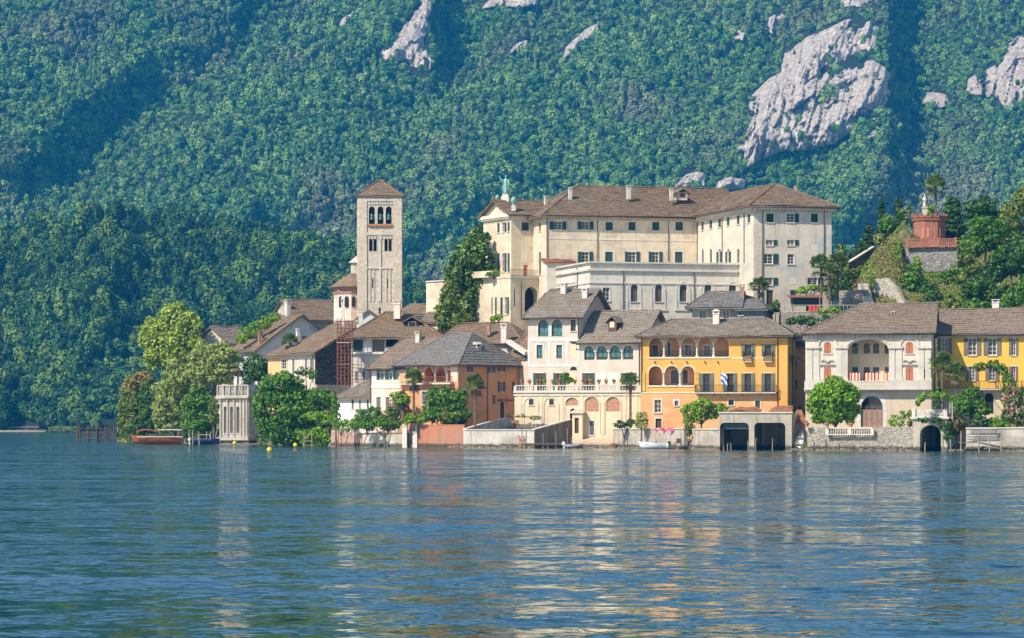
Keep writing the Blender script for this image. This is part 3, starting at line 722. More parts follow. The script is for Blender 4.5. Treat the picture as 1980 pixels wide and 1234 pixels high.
    def roof(s, ze, zr, r0, r1, mat, ov=0.6, vr=None, row=0.5, fascia='brown', v0=None, v1=None, u0=None, u1=None, zback=None):
        """hip or gable roof over the block: ridge from u=r0 to u=r1 at depth vr. r0<=0 or r1>=w make a gable end"""
        v0 = 0 if v0 is None else v0; v1 = s.d if v1 is None else v1; u0 = 0 if u0 is None else u0; u1 = s.w if u1 is None else u1
        vr = (v0 + v1) / 2 if vr is None else vr
        k = (zr - ze) / max(.1, vr - v0); zo = ze - ov * k * 0.6 if ov else ze
        zb = zo if zback is None else zback
        E = [Vector((u0 - ov, v0 - ov, zo)), Vector((u1 + ov, v0 - ov, zo)), Vector((u1 + ov, v1 + ov, zb)), Vector((u0 - ov, v1 + ov, zb))]
        g0, g1 = r0 <= u0, r1 >= u1
        R0 = Vector((u0 - ov if g0 else r0, vr, zr)); R1 = Vector((u1 + ov if g1 else r1, vr, zr))
        fs = [(E[0], E[1], R1, R0), (E[2], E[3], R0, R1)]
        if not g1: fs.append((E[1], E[2], R1))
        if not g0: fs.append((E[3], E[0], R0))
        hips = [(R0, R1)]
        if not g1: hips += [(E[1], R1), (E[2], R1)]
        if not g0: hips += [(E[0], R0), (E[3], R0)]
        return s.roofsheet(fs, hips, mat, row)
    def roofsheet(s, fs, hips, mat, row=0.5, name='roof', t=0.16, parent=None):
        mb = MB(); mb.slab([[p - Vector((0, 0, .07)) for p in f] for f in fs], t); rr = random.Random(len(fs) * 7 + int(abs(fs[0][0].x) * 31))
        for f in fs:                                              # courses of slabs lapped over one another
            a, b, c = f[0], f[1], f[2]; d = f[3] if len(f) > 3 else f[2]
            nrm = (b - a).cross(c - a).normalized(); L = max(((d - a).length), ((c - b).length)) if len(f) > 3 else ((a + b) / 2 - c).length
            n = max(3, int(L / row)); m = max(2, int((b - a).length / 0.8))
            for i in range(n):
                t0, t1 = i / n, (i + 1.18) / n if i < n - 1 else 1.0
                p0, q0, p1, q1 = a.lerp(d, t0), b.lerp(c, t0), a.lerp(d, t1), b.lerp(c, t1)
                lo, hi, dz = [], [], []
                for j in range(m + 1):
                    s_ = j / m; jj = rr.uniform(-.35, .35) / m if 0 < j < m else 0
                    lo.append(p0.lerp(q0, s_ + jj) + nrm * (0.055 + rr.uniform(0, .05)) + (a - d).normalized() * rr.uniform(-.02, .07)); hi.append(p1.lerp(q1, s_ + jj) + nrm * 0.012)
                    dz.append(lo[-1] - nrm * .06)
                for l_ in (lo, hi, dz):                            # old timbers: the planes sag and ripple
                    for q in l_: q.z += .20 * (float(vnoise(q.x * .33 + 7, q.y * .33, 3)) - .5) + .10 * (float(vnoise(q.x * 1.1, q.y * 1.1, 4)) - .5)
                k = len(lo); mb.add(lo + hi + dz, [(j, j + 1, k + j + 1, k + j) for j in range(k - 1)] + [(2 * k + j, 2 * k + j + 1, j + 1, j) for j in range(k - 1)])
        for a, b in hips:
            n = max(2, int((b - a).length / 0.7)); mb.tube([a.lerp(b, i / n) + Vector((0, 0, .06 + rr.uniform(-.03, .04))) for i in range(n + 1)], .11, 5)
        return s.part(mb, name, mat, parent=parent)
    def on_roof(s, roof, px, py, D):                             # child of the roof at a surveyed point
        return s.lp(px, py, D)
    def chimney(s, roof, px, ytop, ybot, D, wpx, mat='stone_trim', cap='slate_grey', style=0, dpx=None):
        p = s.lp(px, ybot, D); h = (ybot - ytop) / F * D; w = wpx / F * D; dd = (dpx or wpx) / F * D
        mb = MB(); x, y, z = p; z -= 0.5; h += 0.5
        mb.box(x - w / 2, x + w / 2, y - dd / 2, y + dd / 2, z, z + h * .80)
        mb.box(x - w * .58, x + w * .58, y - dd * .58, y + dd * .58, z + h * .74, z + h * .80 + .004)
        for sx in (-1, 1):
            for sy in (-1, 1): mb.box(x + sx * w * .42 - w * .1, x + sx * w * .42 + w * .1, y + sy * dd * .42 - w * .1, y + sy * dd * .42 + w * .1, z + h * .80, z + h * .92)
        mb.box(x - w * .66, x + w * .66, y - dd * .66, y + dd * .66, z + h * .92, z + h * .96)
        if style == 1: mb.prism([(x - w * .66, y - dd * .66, z + h * .96), (x + w * .66, y - dd * .66, z + h * .96), (x, y - dd * .66, z + h * 1.08)], (0, dd * 1.32, 0))
        c = s.part(mb, 'chimney', mat, parent=roof); return c
    def dormer(s, roof, x0, ytop, x1, ybot, D, mat='slate_brown', wall='brown', dep=2.5, pane='glass', frame='orange_wood'):
        a = s.lp(x0, ybot, D); b = s.lp(x1, ytop, D); w = b.x - a.x; h = b.z - a.z; y = a.y
        mb = MB(); ins = w * .16
        mb.box(a.x + ins, b.x - ins, y, y + dep, a.z - .3, a.z + h * .62)
        o = s.part(mb, 'dormer', wall, parent=roof)
        m = (a.x + b.x) / 2; t = .13; f = y - .35; bk = y + dep
        E0, E1, Rf = Vector((a.x - .1, f, a.z + h * .5)), Vector((b.x + .1, f, a.z + h * .5)), Vector((m, f, b.z))
        e0, e1, rb = [Vector((v.x, bk, v.z)) for v in (E0, E1, Rf)]
        link('dormer_roof', MB().slab([(E0, Rf, rb, e0), (Rf, E1, e1, rb)], t).mesh('dormer_roof'), MAT[mat], o)
        link('window', MB().box(a.x + w * .28, b.x - w * .28, y - .05, y - .005, a.z + h * .06, a.z + h * .56).mesh('window'), MAT[frame], o)
        link('pane', MB().box(a.x + w * .34, b.x - w * .34, y - .07, y - .052, a.z + h * .12, a.z + h * .50).mesh('pane'), MAT[pane], o)
        return o
    def pipe(s, pts, mat='pipe', r=0.06, name='downpipe'): return s.part(MB().tube(pts, r, 6), name, mat, True)
    def downpipe(s, pl, px, y0, y1, n=.12, hook=.5, r=.055):
        u, z1 = s.uv(pl, px, y0); _, z0 = s.uv(pl, px, y1)
        return s.pipe([s.at(pl, u, z1 + .25, n + hook), s.at(pl, u, z1 + .15, n + hook * .9), s.at(pl, u, z1 - .25, n), s.at(pl, u, z0, n)], r=r)
    def gutter(s, pl, z, ov, u0=0, u1=None, r=.09):
        A, e, n = s.frame(pl); L = (Vector(s.planes[pl][1]).to_3d() - A).length if u1 is None else u1
        return s.pipe([s.at(pl, u0 - ov, z, ov + .05), s.at(pl, L + ov, z, ov + .05)], r=r, name='gutter')
    def band(s, pl, z0, z1, n=.06, mat='stone_trim', name='cornice', u0=0, u1=None):
        A, e, nn = s.frame(pl); L = (Vector(s.planes[pl][1]).to_3d() - A).length if u1 is None else u1
        return s.part(s.ubox(pl, MB(), u0 - (n if u0 == 0 else 0), L + (n if u1 is None else 0), z0, z1, -.02, n), name, mat)
    def balusters(s, pl, u0, u1, z0, z1, n0, n1, mat='stone_trim', step=0.32, name='balustrade', piers=3.0, rt=.14, pw=.2):
        """stone balustrade: plinth, turned balusters, handrail, piers"""
        mb = MB(); nm = (n0 + n1) / 2; h = z1 - z0
        s.ubox(pl, mb, u0, u1, z0, z0 + .12, n0, n1); s.ubox(pl, mb, u0, u1, z1 - rt, z1, n0 - .03, n1 + .03)
        L = u1 - u0; k = max(1, round(L / piers))
        for i in range(k + 1): c = u0 + L * i / k; s.ubox(pl, mb, c - pw, c + pw, z0 + .002, z1 - rt - .003, n0 - .02, n1 + .02)
        q = int(L / step)
        for i in range(q):
            c = u0 + (i + .5) * L / q
            if min(abs(c - (u0 + L * j / k)) for j in range(k + 1)) < pw + .05: continue
            p = s.at(pl, c, z0 + .12, nm); hh = h - .12 - rt
            mb.lathe([(.05, 0), (.055, hh * .1), (.095, hh * .32), (.05, hh * .62), (.04, hh * .8), (.065, hh * .9), (.06, hh)], p, 6)
        return s.part(mb, name, mat)
    def railing(s, pl, u0, u1, z0, z1, n, mat='iron', step=.14, name='railing', sides=True, r=.022):
        mb = MB()
        for z in (z0 + .04, z1): mb.bar(s.at(pl, u0, z, n), s.at(pl, u1, z, n), r * 2.2)
        k = max(2, int((u1 - u0) / step))
        for i in range(k + 1): u = u0 + (u1 - u0) * i / k; mb.bar(s.at(pl, u, z0, n), s.at(pl, u, z1, n), r * 1.5)
        if sides:
            for u in (u0, u1):
                mb.bar(s.at(pl, u, z1, 0), s.at(pl, u, z1, n), r * 2)
                for j in range(1, max(2, int(n / step))): mb.bar(s.at(pl, u, z0, n * j / max(2, int(n / step))), s.at(pl, u, z1, n * j / max(2, int(n / step))), r * 1.5)
        return s.part(mb, name, mat)
# ------------------------------------------------------------------ colours of the renders
WARM = plaster('cream_render', (0.66, 0.55, 0.40), 0.30, (0.24, 0.19, 0.13), (0.60, 0.46, 0.29), 0.45)
MONK = plaster('monastery_render', (0.66, 0.56, 0.41), 0.5, (0.25, 0.20, 0.15), (0.53, 0.44, 0.33), 0.75)
MONKG = plaster('monastery_grey_render', (0.63, 0.55, 0.44), 0.5, (0.27, 0.23, 0.19), (0.50, 0.49, 0.47), 0.75)
CHUR = plaster('church_render', (0.66, 0.60, 0.50), 0.4, (0.28, 0.24, 0.19), (0.56, 0.53, 0.47), 0.6)
WHITE = plaster('white_render', (0.56, 0.49, 0.41), 0.25, (0.33, 0.28, 0.23), (0.56, 0.445, 0.35), 0.3)
BASEC = plaster('beige_render', (0.66, 0.54, 0.38), 0.18, (0.30, 0.25, 0.18), None, 0.25)
YELL = plaster('yellow_render', (0.70, 0.375, 0.085), 0.24, (0.38, 0.20, 0.05), (0.68, 0.38, 0.11), 0.25)
PEACH = plaster('peach_render', (0.70, 0.37, 0.165), 0.2, (0.38, 0.20, 0.08), (0.70, 0.42, 0.22), 0.28)
ORANGE = plaster('orange_render', (0.65, 0.325, 0.17), 0.24, (0.33, 0.14, 0.06), (0.62, 0.27, 0.12), 0.18)
PINK = plaster('pale_pink_render', (0.74, 0.60, 0.50), 0.16, (0.35, 0.27, 0.2), (0.74, 0.50, 0.38), 0.2)
TERRA = plaster('terracotta_render', (0.42, 0.17, 0.095), 0.4, (0.16, 0.08, 0.055), (0.38, 0.19, 0.125), 0.6)
VILLA = plaster('villa_grey_render', (0.62, 0.54, 0.44), 0.4, (0.27, 0.23, 0.19), (0.64, 0.57, 0.47), 0.3)
VYEL = plaster('sunny_yellow_render', (0.76, 0.47, 0.075), 0.14, (0.40, 0.25, 0.06), None, 0.2)
CONC = plaster('stained_concrete', (0.42, 0.37, 0.30), 0.6, (0.09, 0.08, 0.07), (0.36, 0.32, 0.27), 0.95)
LIME = plaster('worn_limewash', (0.56, 0.52, 0.45), 0.55, (0.14, 0.12, 0.10), (0.42, 0.37, 0.30), 0.6)
BLUW = plaster('grey_white_limewash', (0.62, 0.62, 0.62), 0.4, (0.22, 0.20, 0.18), (0.48, 0.48, 0.48), 0.4)
TOWER = masonry('tower_stone', [(0.60, 0.51, 0.39), (0.66, 0.57, 0.45), (0.53, 0.45, 0.34), (0.70, 0.62, 0.50)], 1.6, (0.46, 0.39, 0.30), 0.3, 0.12)
RUBBLE = masonry('rubble_stone', [(0.40, 0.36, 0.29), (0.50, 0.45, 0.37), (0.30, 0.27, 0.22), (0.56, 0.51, 0.43)], 3.0, (0.20, 0.175, 0.14), 0.45, 0.6)
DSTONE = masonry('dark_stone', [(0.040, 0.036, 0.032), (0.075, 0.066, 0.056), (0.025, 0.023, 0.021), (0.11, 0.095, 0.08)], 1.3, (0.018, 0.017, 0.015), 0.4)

# ------------------------------------------------------------------ monastery on the rise
def monastery():
    m = House('monastery', 'huge cream monastery with brown stone roofs and green shutters rising above the island', 'monastery', (1056, 455), (1348, 461.4), 18, 10)
    ze = m.zl(413, 455); zr = m.zl(358, 464)
    for a, b in ((1070.8, 1086.6), (1124.7, 1139.7)): m.window('front', a, 428.4, b, 444, 'green_open', surround='warm_trim')
    for a, b in ((1170.9, 1184.9), (1215, 1229), (1260.9, 1275), (1306, 1320.5)): m.window('front', a, 429.5, b, 445.5, 'green_closed', surround='warm_trim')
    for a, b, st in ((1124.7, 1139, 'green_open'), (1170, 1185, 'green_closed'), (1215.5, 1229.7, 'green_open'), (1260.9, 1274, 'green_open'), (1305, 1320, 'green_closed')):
        m.window('front', a, 487, b, 508, st, surround='warm_trim', sw=.28)
    m.box('front', mb := MB(), 1072, 484, 1085, 499, 0, .02); m.part(mb, 'blind_panel', 'warm_trim')
    for a, b, *_ in ((1124.7, 1139), (1170, 1185), (1215.5, 1229.7), (1260.9, 1274), (1305, 1320)):   # blind lunettes above the tall windows
        u0, z = m.uv('front', a, 486); u1, _ = m.uv('front', b, 486); r = (u1 - u0) / 2; c = (u0 + u1) / 2
        m.part(MB().prism([m.at('front', c + r * math.cos(math.pi * k / 10), z + .22 + r * .95 * math.sin(math.pi * k / 10), 0) for k in range(11)], m.frame('front')[2] * .05), 'lunette', 'stone_trim')
    u, _ = m.uv('left', 1044, 440); m.uwindow('left', u - .5, u + .5, m.zl(446, 457), m.zl(429.5, 457), 'green_closed', surround='warm_trim'); m.uwindow('left', u - .5, u + .5, m.zl(530, 457), m.zl(487, 457), 'green_closed')
    m.walls({'front': ze, 'left': ze, 'back': ze}, MONK)
    rf = m.roof(ze, zr, m.lp(1123, HOR, 464).x, 99, 'slate_brown', ov=1.0, u1=m.w + 7, fascia='brown')
    m.part(m.ubox('front', MB(), -.5, m.w, ze - .55, ze - .15, 0, .5), 'cornice', 'warm_trim')
    mb = MB()
    for i in range(49): m.ubox('front', mb, .2 + i * .46, .38 + i * .46, ze - .85, ze - .55, .0, .42)
    m.part(mb, 'eave_brackets', 'warm_trim')
    m.gutter('front', ze - .25, .95, 0.9); m.gutter('left', ze - .25, .95, 0, 7)
    for px in (1057.5, 1155, 1292): m.downpipe('front', px, 413, 505 if px > 1060 else 500, hook=.8)
    m.box('front', mb := MB(), 1058, 462.5, 1347, 463.6, 0, .05); m.part(mb, 'string_course', 'warm_trim')
    m.chimney(rf, 1102.5, 362, 381, 460.5, 6, 'stone_trim'); m.chimney(rf, 1215.5, 358, 379, 462.5, 7, 'stone_trim'); m.chimney(rf, 1298, 363, 382, 463.5, 6)
    m.dormer(rf, 1306, 364, 1336, 383, 464, 'slate_brown', 'stone_trim', 3)
    # pedimented wing to the left
    g = House('', '', '', (988.5, 459.8), (1034, 461.6), 9.2, 10, root=m)
    ze2 = g.zl(413, 460.5); zr2 = g.zl(387, 464.5)
    g.window('front', 1008.5, 430, 1022.8, 446, 'green_closed', surround='warm_trim')
    g.window('front', 1012.5, 512.5, 1020.6, 533, 'red_door')
    g.box('front', mb := MB(), 1008, 486, 1022, 508, 0, .03); g.part(mb, 'blind_panel', 'warm_trim')
    for a, b, st in ((961.5, 966, 'green_closed'), (970.5, 976.5, 'green_half'), (981, 985.5, 'green_closed')):
        g.window('left', a, 432 - (a - 961) * .1, b, 450 - (a - 961) * .12, st); g.window('left', a, 490, b, 526, st)
    g.walls({'front': ze2, 'left': g.gable('left', ze2, zr2 - .25), 'back': ze2}, MONK)
    r2 = g.roof(ze2, zr2, -1, 99, 'slate_brown', ov=.8, u1=g.w + 14)
    g.part(g.ubox('left', MB(), -.4, g.d + .4, ze2 - .5, ze2, 0, .55), 'cornice', 'warm_trim'); g.part(g.ubox('front', MB(), -.4, g.w, ze2 - .5, ze2 - .12, 0, .5), 'cornice', 'warm_trim')
    mb = MB()
    for i in range(20): g.ubox('left', mb, .1 + i * .46, .28 + i * .46, ze2 - .78, ze2 - .5, .0, .45)
    g.part(mb, 'eave_brackets', 'warm_trim')
    g.chimney(r2, 1055, 377, 390, 465, 5)
    # lower storeys under the wing, with a terrace
    k = House('', '', '', (987, 455.5), (1049, 459), 12.5, 10, root=m)
    zt = k.zl(534, 457)
    k.window('front', 1014.5, 554.7, 1040, 604, 'slit', arch=1, surround='warm_trim', depth=1.2)
    k.window('front', 994, 560, 996.5, 592, 'slit')
    for a, b, st in ((950, 952.3, 'slit'), (957, 960.5, 'green_closed'), (967.5, 972, 'green_closed'), (976, 981.5, 'green_half')): k.window('left', a, 575, b, 608, st)
    k.walls({'front': zt, 'left': zt, 'back': zt}, MONK)
    k.part(k.ubox('front', MB(), -.1, k.w, zt - .35, zt, -12, .18), 'terrace_floor', 'stone_trim')
    k.railing('front', 0, k.w, zt, zt + .95, -.05, 'iron', .2)
    k.downpipe('front', 1007.5, 545, 612, hook=.1)
    g.part(k.ubox('left', MB(), 1.5, 7.0, zt + .0, zt + .9, -.3, .7), 'balcony_front', 'stone_trim') if False else k.part(k.ubox('left', MB(), 2.0, 9.0, zt - .1, zt + .85, .01, .9), 'balcony', MONK)
    # low far-left range
    q = House('', '', '', (905.6, 466.5), (946, 469.2), 10, 10, root=m)
    zq = q.zl(541, 467)
    for a, b in ((914, 918.5), (928.5, 932), (940, 944)): q.window('front', a, 577 - (4 if a > 920 else 0), b, 604, 'slit', arch=1 if a > 920 else 0, surround='warm_trim')
    q.walls({'front': zq, 'left': zq}, MONK)
    q.part(q.ubox('front', MB(), -.2, q.w, zq - .05, zq + .12, -10, .22), 'flat_roof', 'stone_trim'); q.part(q.ubox('front', MB(), -.1, q.w, zq - 1.0, zq - .85, 0, .12), 'string_course', 'warm_trim')
    q.downpipe('front', 923, 548, 610, hook=.1)
    # tall right-hand block
    b = House('', '', '', (1457, 438), (1608, 441.2), 32, 8, root=m)
    zb = b.zl(396.5, 438); zp = b.zl(355, 445.5)
    for a, c, st in ((1481.9, 1496, 'green_closed'), (1521, 1536.4, 'green_half'), (1568, 1581.6, 'green_closed')): b.window('front', a, 413, c, 430, st, surround='warm_trim')
    for a, c in ((1481, 1495), (1522, 1536.4)): b.window('front', a, 464, c, 474.5, 'green_half')
    b.window('front', 1475.5, 491, 1494.5, 510, 'green_half'); b.window('front', 1522.6, 491.5, 1535.6, 511, 'bare', surround='warm_trim'); b.window('front', 1568.7, 497.5, 1573.8, 512, 'bare')
    b.part(b.box('front', MB(), 1569, 473.5, 1581, 496, 0, .02), 'blind_panel', 'warm_trim'); b.part(b.box('front', MB(), 1528, 537, 1540.7, 550.5, 0, .03), 'blind_panel', 'warm_trim')
    b.window('front', 1477, 537, 1494.5, 551, 'green_half'); b.window('front', 1561.5, 537, 1581, 551, 'green_half'); b.window('front', 1482, 561, 1495, 598, 'door', name='door'); b.window('front', 1528, 561, 1540.7, 580, 'dark')
    for i, (a, c) in enumerate(((1340, 1344.7), (1356, 1361), (1371.8, 1377.3), (1388.6, 1394.4), (1405, 1411), (1424.6, 1430.3), (1445.4, 1451))):
        f = i / 6; b.window('left', a, 431.7 - 17.7 * f, c, 448 - 17.5 * f, 'green_closed', surround='warm_trim')
    for a, c, st in ((1342, 1344.4, 'green_closed'), (1357.2, 1360.4, 'green_closed'), (1372.5, 1376.5, 'green_closed'), (1389, 1394, 'green_open'), (1406, 1411, 'green_open'), (1424.6, 1430, 'grey_closed')):
        b.window('left', a, 481, c, 508, st, arch=1, rise=.45)
    b.walls({'front': zb, 'left': zb, 'right': zb, 'back': zb}, MONKG)
    o = 1.0; E = [Vector((-o, -o, zb - .1)), Vector((b.w + o, -o, zb - .1)), Vector((b.w + o, b.d + o, zb - .1)), Vector((-o, b.d + o, zb - .1))]
    R0, R1 = Vector((b.w * .5, 7.0, zp)), Vector((b.w * .5, b.d - 6, zp))
    rb = b.roofsheet([(E[0], E[1], R0), (E[1], E[2], R1, R0), (E[3], E[0], R0, R1), (E[2], E[3], R1)], [(E[0], R0), (E[1], R0), (R0, R1)], 'slate_brown')
    for pl, L in (('front', b.w), ('left', b.d)):
        b.part(b.ubox(pl, MB(), -.45, L + .45, zb - .6, zb - .2, 0, .5), 'cornice', 'warm_trim'); b.gutter(pl, zb - .3, .95)
        mb = MB()
        for i in range(int(L / .46)): b.ubox(pl, mb, .1 + i * .46, .28 + i * .46, zb - .9, zb - .6, .0, .42)
        b.part(mb, 'eave_brackets', 'warm_trim')
    for px in (1474, 1593): b.downpipe('front', px, 397, 598 if px < 1500 else 520, hook=.8)
    for px in (1349.5, 1397.5, 1440): b.downpipe('left', px, 412 - (px - 1350) * .16, 508, hook=.8)
    b.chimney(rb, 1538.5, 359, 372, 448, 5)
    # church wing in front, with its flat terrace roof
    c = House('', '', '', (1140, 437.8), (1441, 444), 21.5, 9, root=m)
    zc = c.zl(507, 437.8)
    for a, d in ((1219.4, 1233.6), (1266.5, 1280.5), (1314, 1328.3), (1361.8, 1375.6), (1408.7, 1423.3)): c.window('front', a, 550, d, 583.5, 'church', arch=1, surround='white', sw=.38, depth=.3)
    c.window('front', 1165, 556.5, 1179, 582, 'bare', surround='white')
    for a in (1052, 1067, 1083, 1112): c.window('left', a, 553 - (a - 1050) * .12, a + 4.6, 568, 'slit', arch=1, surround='white')
    c.walls({'front': zc - .12, 'left': zc - .12, 'right': zc - .12}, CHUR)
    c.part(c.ubox('front', MB(), -.35, c.w, zc - .13, zc + .1, -.5, .35), 'parapet_coping', 'stone_trim'); c.part(c.ubox('left', MB(), 0, c.d, zc - .128, zc + .096, -.5, .35), 'parapet_coping', 'stone_trim')
    c.part(c.ubox('front', MB(), .3, c.w, zc - 1.3, zc - 1.1, -21, -.3), 'terrace_floor', 'stone_trim')
    zm = c.zl(521.5, 438)
    for pl, L in (('front', c.w), ('left', c.d)): c.part(c.ubox(pl, MB(), -.3, L, zm - .15, zm + .12, 0, .3), 'cornice', 'stone_trim'); c.part(c.ubox(pl, MB(), -.12, L, zm - 1.95, zm - 1.75, 0, .12), 'string_course', 'white')
    for a, d in ((1219.4, 1233.6), (1266.5, 1280.5), (1314, 1328.3), (1361.8, 1375.6), (1408.7, 1423.3)):
        u0, z0 = c.uv('front', a - 6, 600); u1, z1 = c.uv('front', d + 6, 560); mb = MB()
        for x in (u0, u1): c.ubox('front', mb, x - .07, x + .07, z0, z1, 0, .08)
        mm, r = (u0 + u1) / 2, (u1 - u0) / 2
        pts = [c.at('front', mm + r * math.cos(math.pi * k / 10), z1 + r * math.sin(math.pi * k / 10), .04) for k in range(11)]
        mb.tube(pts, .08, 4); c.ubox('front', mb, u0 - .3, u1 + .3, z0 - .1, z0 + .12, 0, .14); c.part(mb, 'arch_moulding', 'stone_trim')
    for px in (1205, 1342): c.downpipe('front', px, 524, 606, hook=.1)
    c.downpipe('left', 1118, 520, 570, hook=.1)
    # lean-to with a tiled pent roof on the terrace
    t = House('', '', '', (1057, 453.0), (1110, 454.2), 2.2, 10, root=m)
    zz = t.zl(506, 453); t.walls({'front': zz, 'left': zz, 'right': zz}, CHUR)
    t.roofsheet([(Vector((-.3, -.3, zz - .05)), Vector((t.w + .3, -.3, zz - .05)), Vector((t.w + .3, 2.3, zz + .55)), Vector((-.3, 2.3, zz + .55)))], [], 'terracotta', name='pent_roof')
    # bronze figures on the pediment
    def urn(px, py, D, s):
        p = wp(px, py, D); e = empty('roof_urn', p, 0, 'green bronze urn at the %s corner of the monastery pediment' % ('far' if px < 970 else 'near'), 'urn', 'bronze urns on the pediment')
        br = plain('verdigris', (0.20, 0.42, 0.36), 0.6, 0.2)
        MB().box(-.32 * s, .32 * s, -.32 * s, .32 * s, -.4, .45 * s).build('plinth', MAT['stone_trim'], e)
        MB().lathe([(.30 * s, .451 * s), (.16 * s, .6 * s), (.12 * s, .72 * s), (.42 * s, 1.0 * s), (.48 * s, 1.2 * s), (.36 * s, 1.35 * s), (.40 * s, 1.42 * s), (.2 * s, 1.6 * s), (.06 * s, 1.75 * s), (.0, 1.85 * s)], n=12).build('vase', br, e, True)
    urn(962, 394, 469, .8); urn(993, 403, 460.5, 1.0)
    p = wp(978, 385, 464.6); br = plain('verdigris', (0.20, 0.42, 0.36), 0.6, 0.2)
    e = empty('statue', p, -.25, 'green bronze statue of a robed saint with raised arm on the monastery gable', 'statue')
    MB().box(-.6, .6, -.6, .6, -1.2, .35).box(-.45, .45, -.45, .45, .351, .75).build('pedestal', MAT['stone_trim'], e)
    b2 = MB().lathe([(.50, .75), (.46, 1.0), (.34, 1.7), (.30, 2.2), (.34, 2.7), (.24, 3.0), (.09, 3.1), (.08, 3.18), (.15, 3.3), (.16, 3.42), (.10, 3.55), (0, 3.6)], n=12)
    b2.tube([(-.26, 0, 2.85), (-.55, -.1, 2.75), (-.85, -.15, 3.15), (-.95, -.15, 3.45)], [.13, .12, .09, .06], 7); b2.tube([(.26, 0, 2.85), (.5, -.1, 2.5), (.62, -.3, 2.2), (.60, -.45, 2.1)], [.13, .12, .09, .06], 7)
    for a in range(7): b2.tube([(.33 * math.cos(a), .33 * math.sin(a), 2.3), (.50 * math.cos(a + .2), .5 * math.sin(a + .2), .8)], [.05, .09], 5)
    b2.build('figure', br, e, True)
monastery()

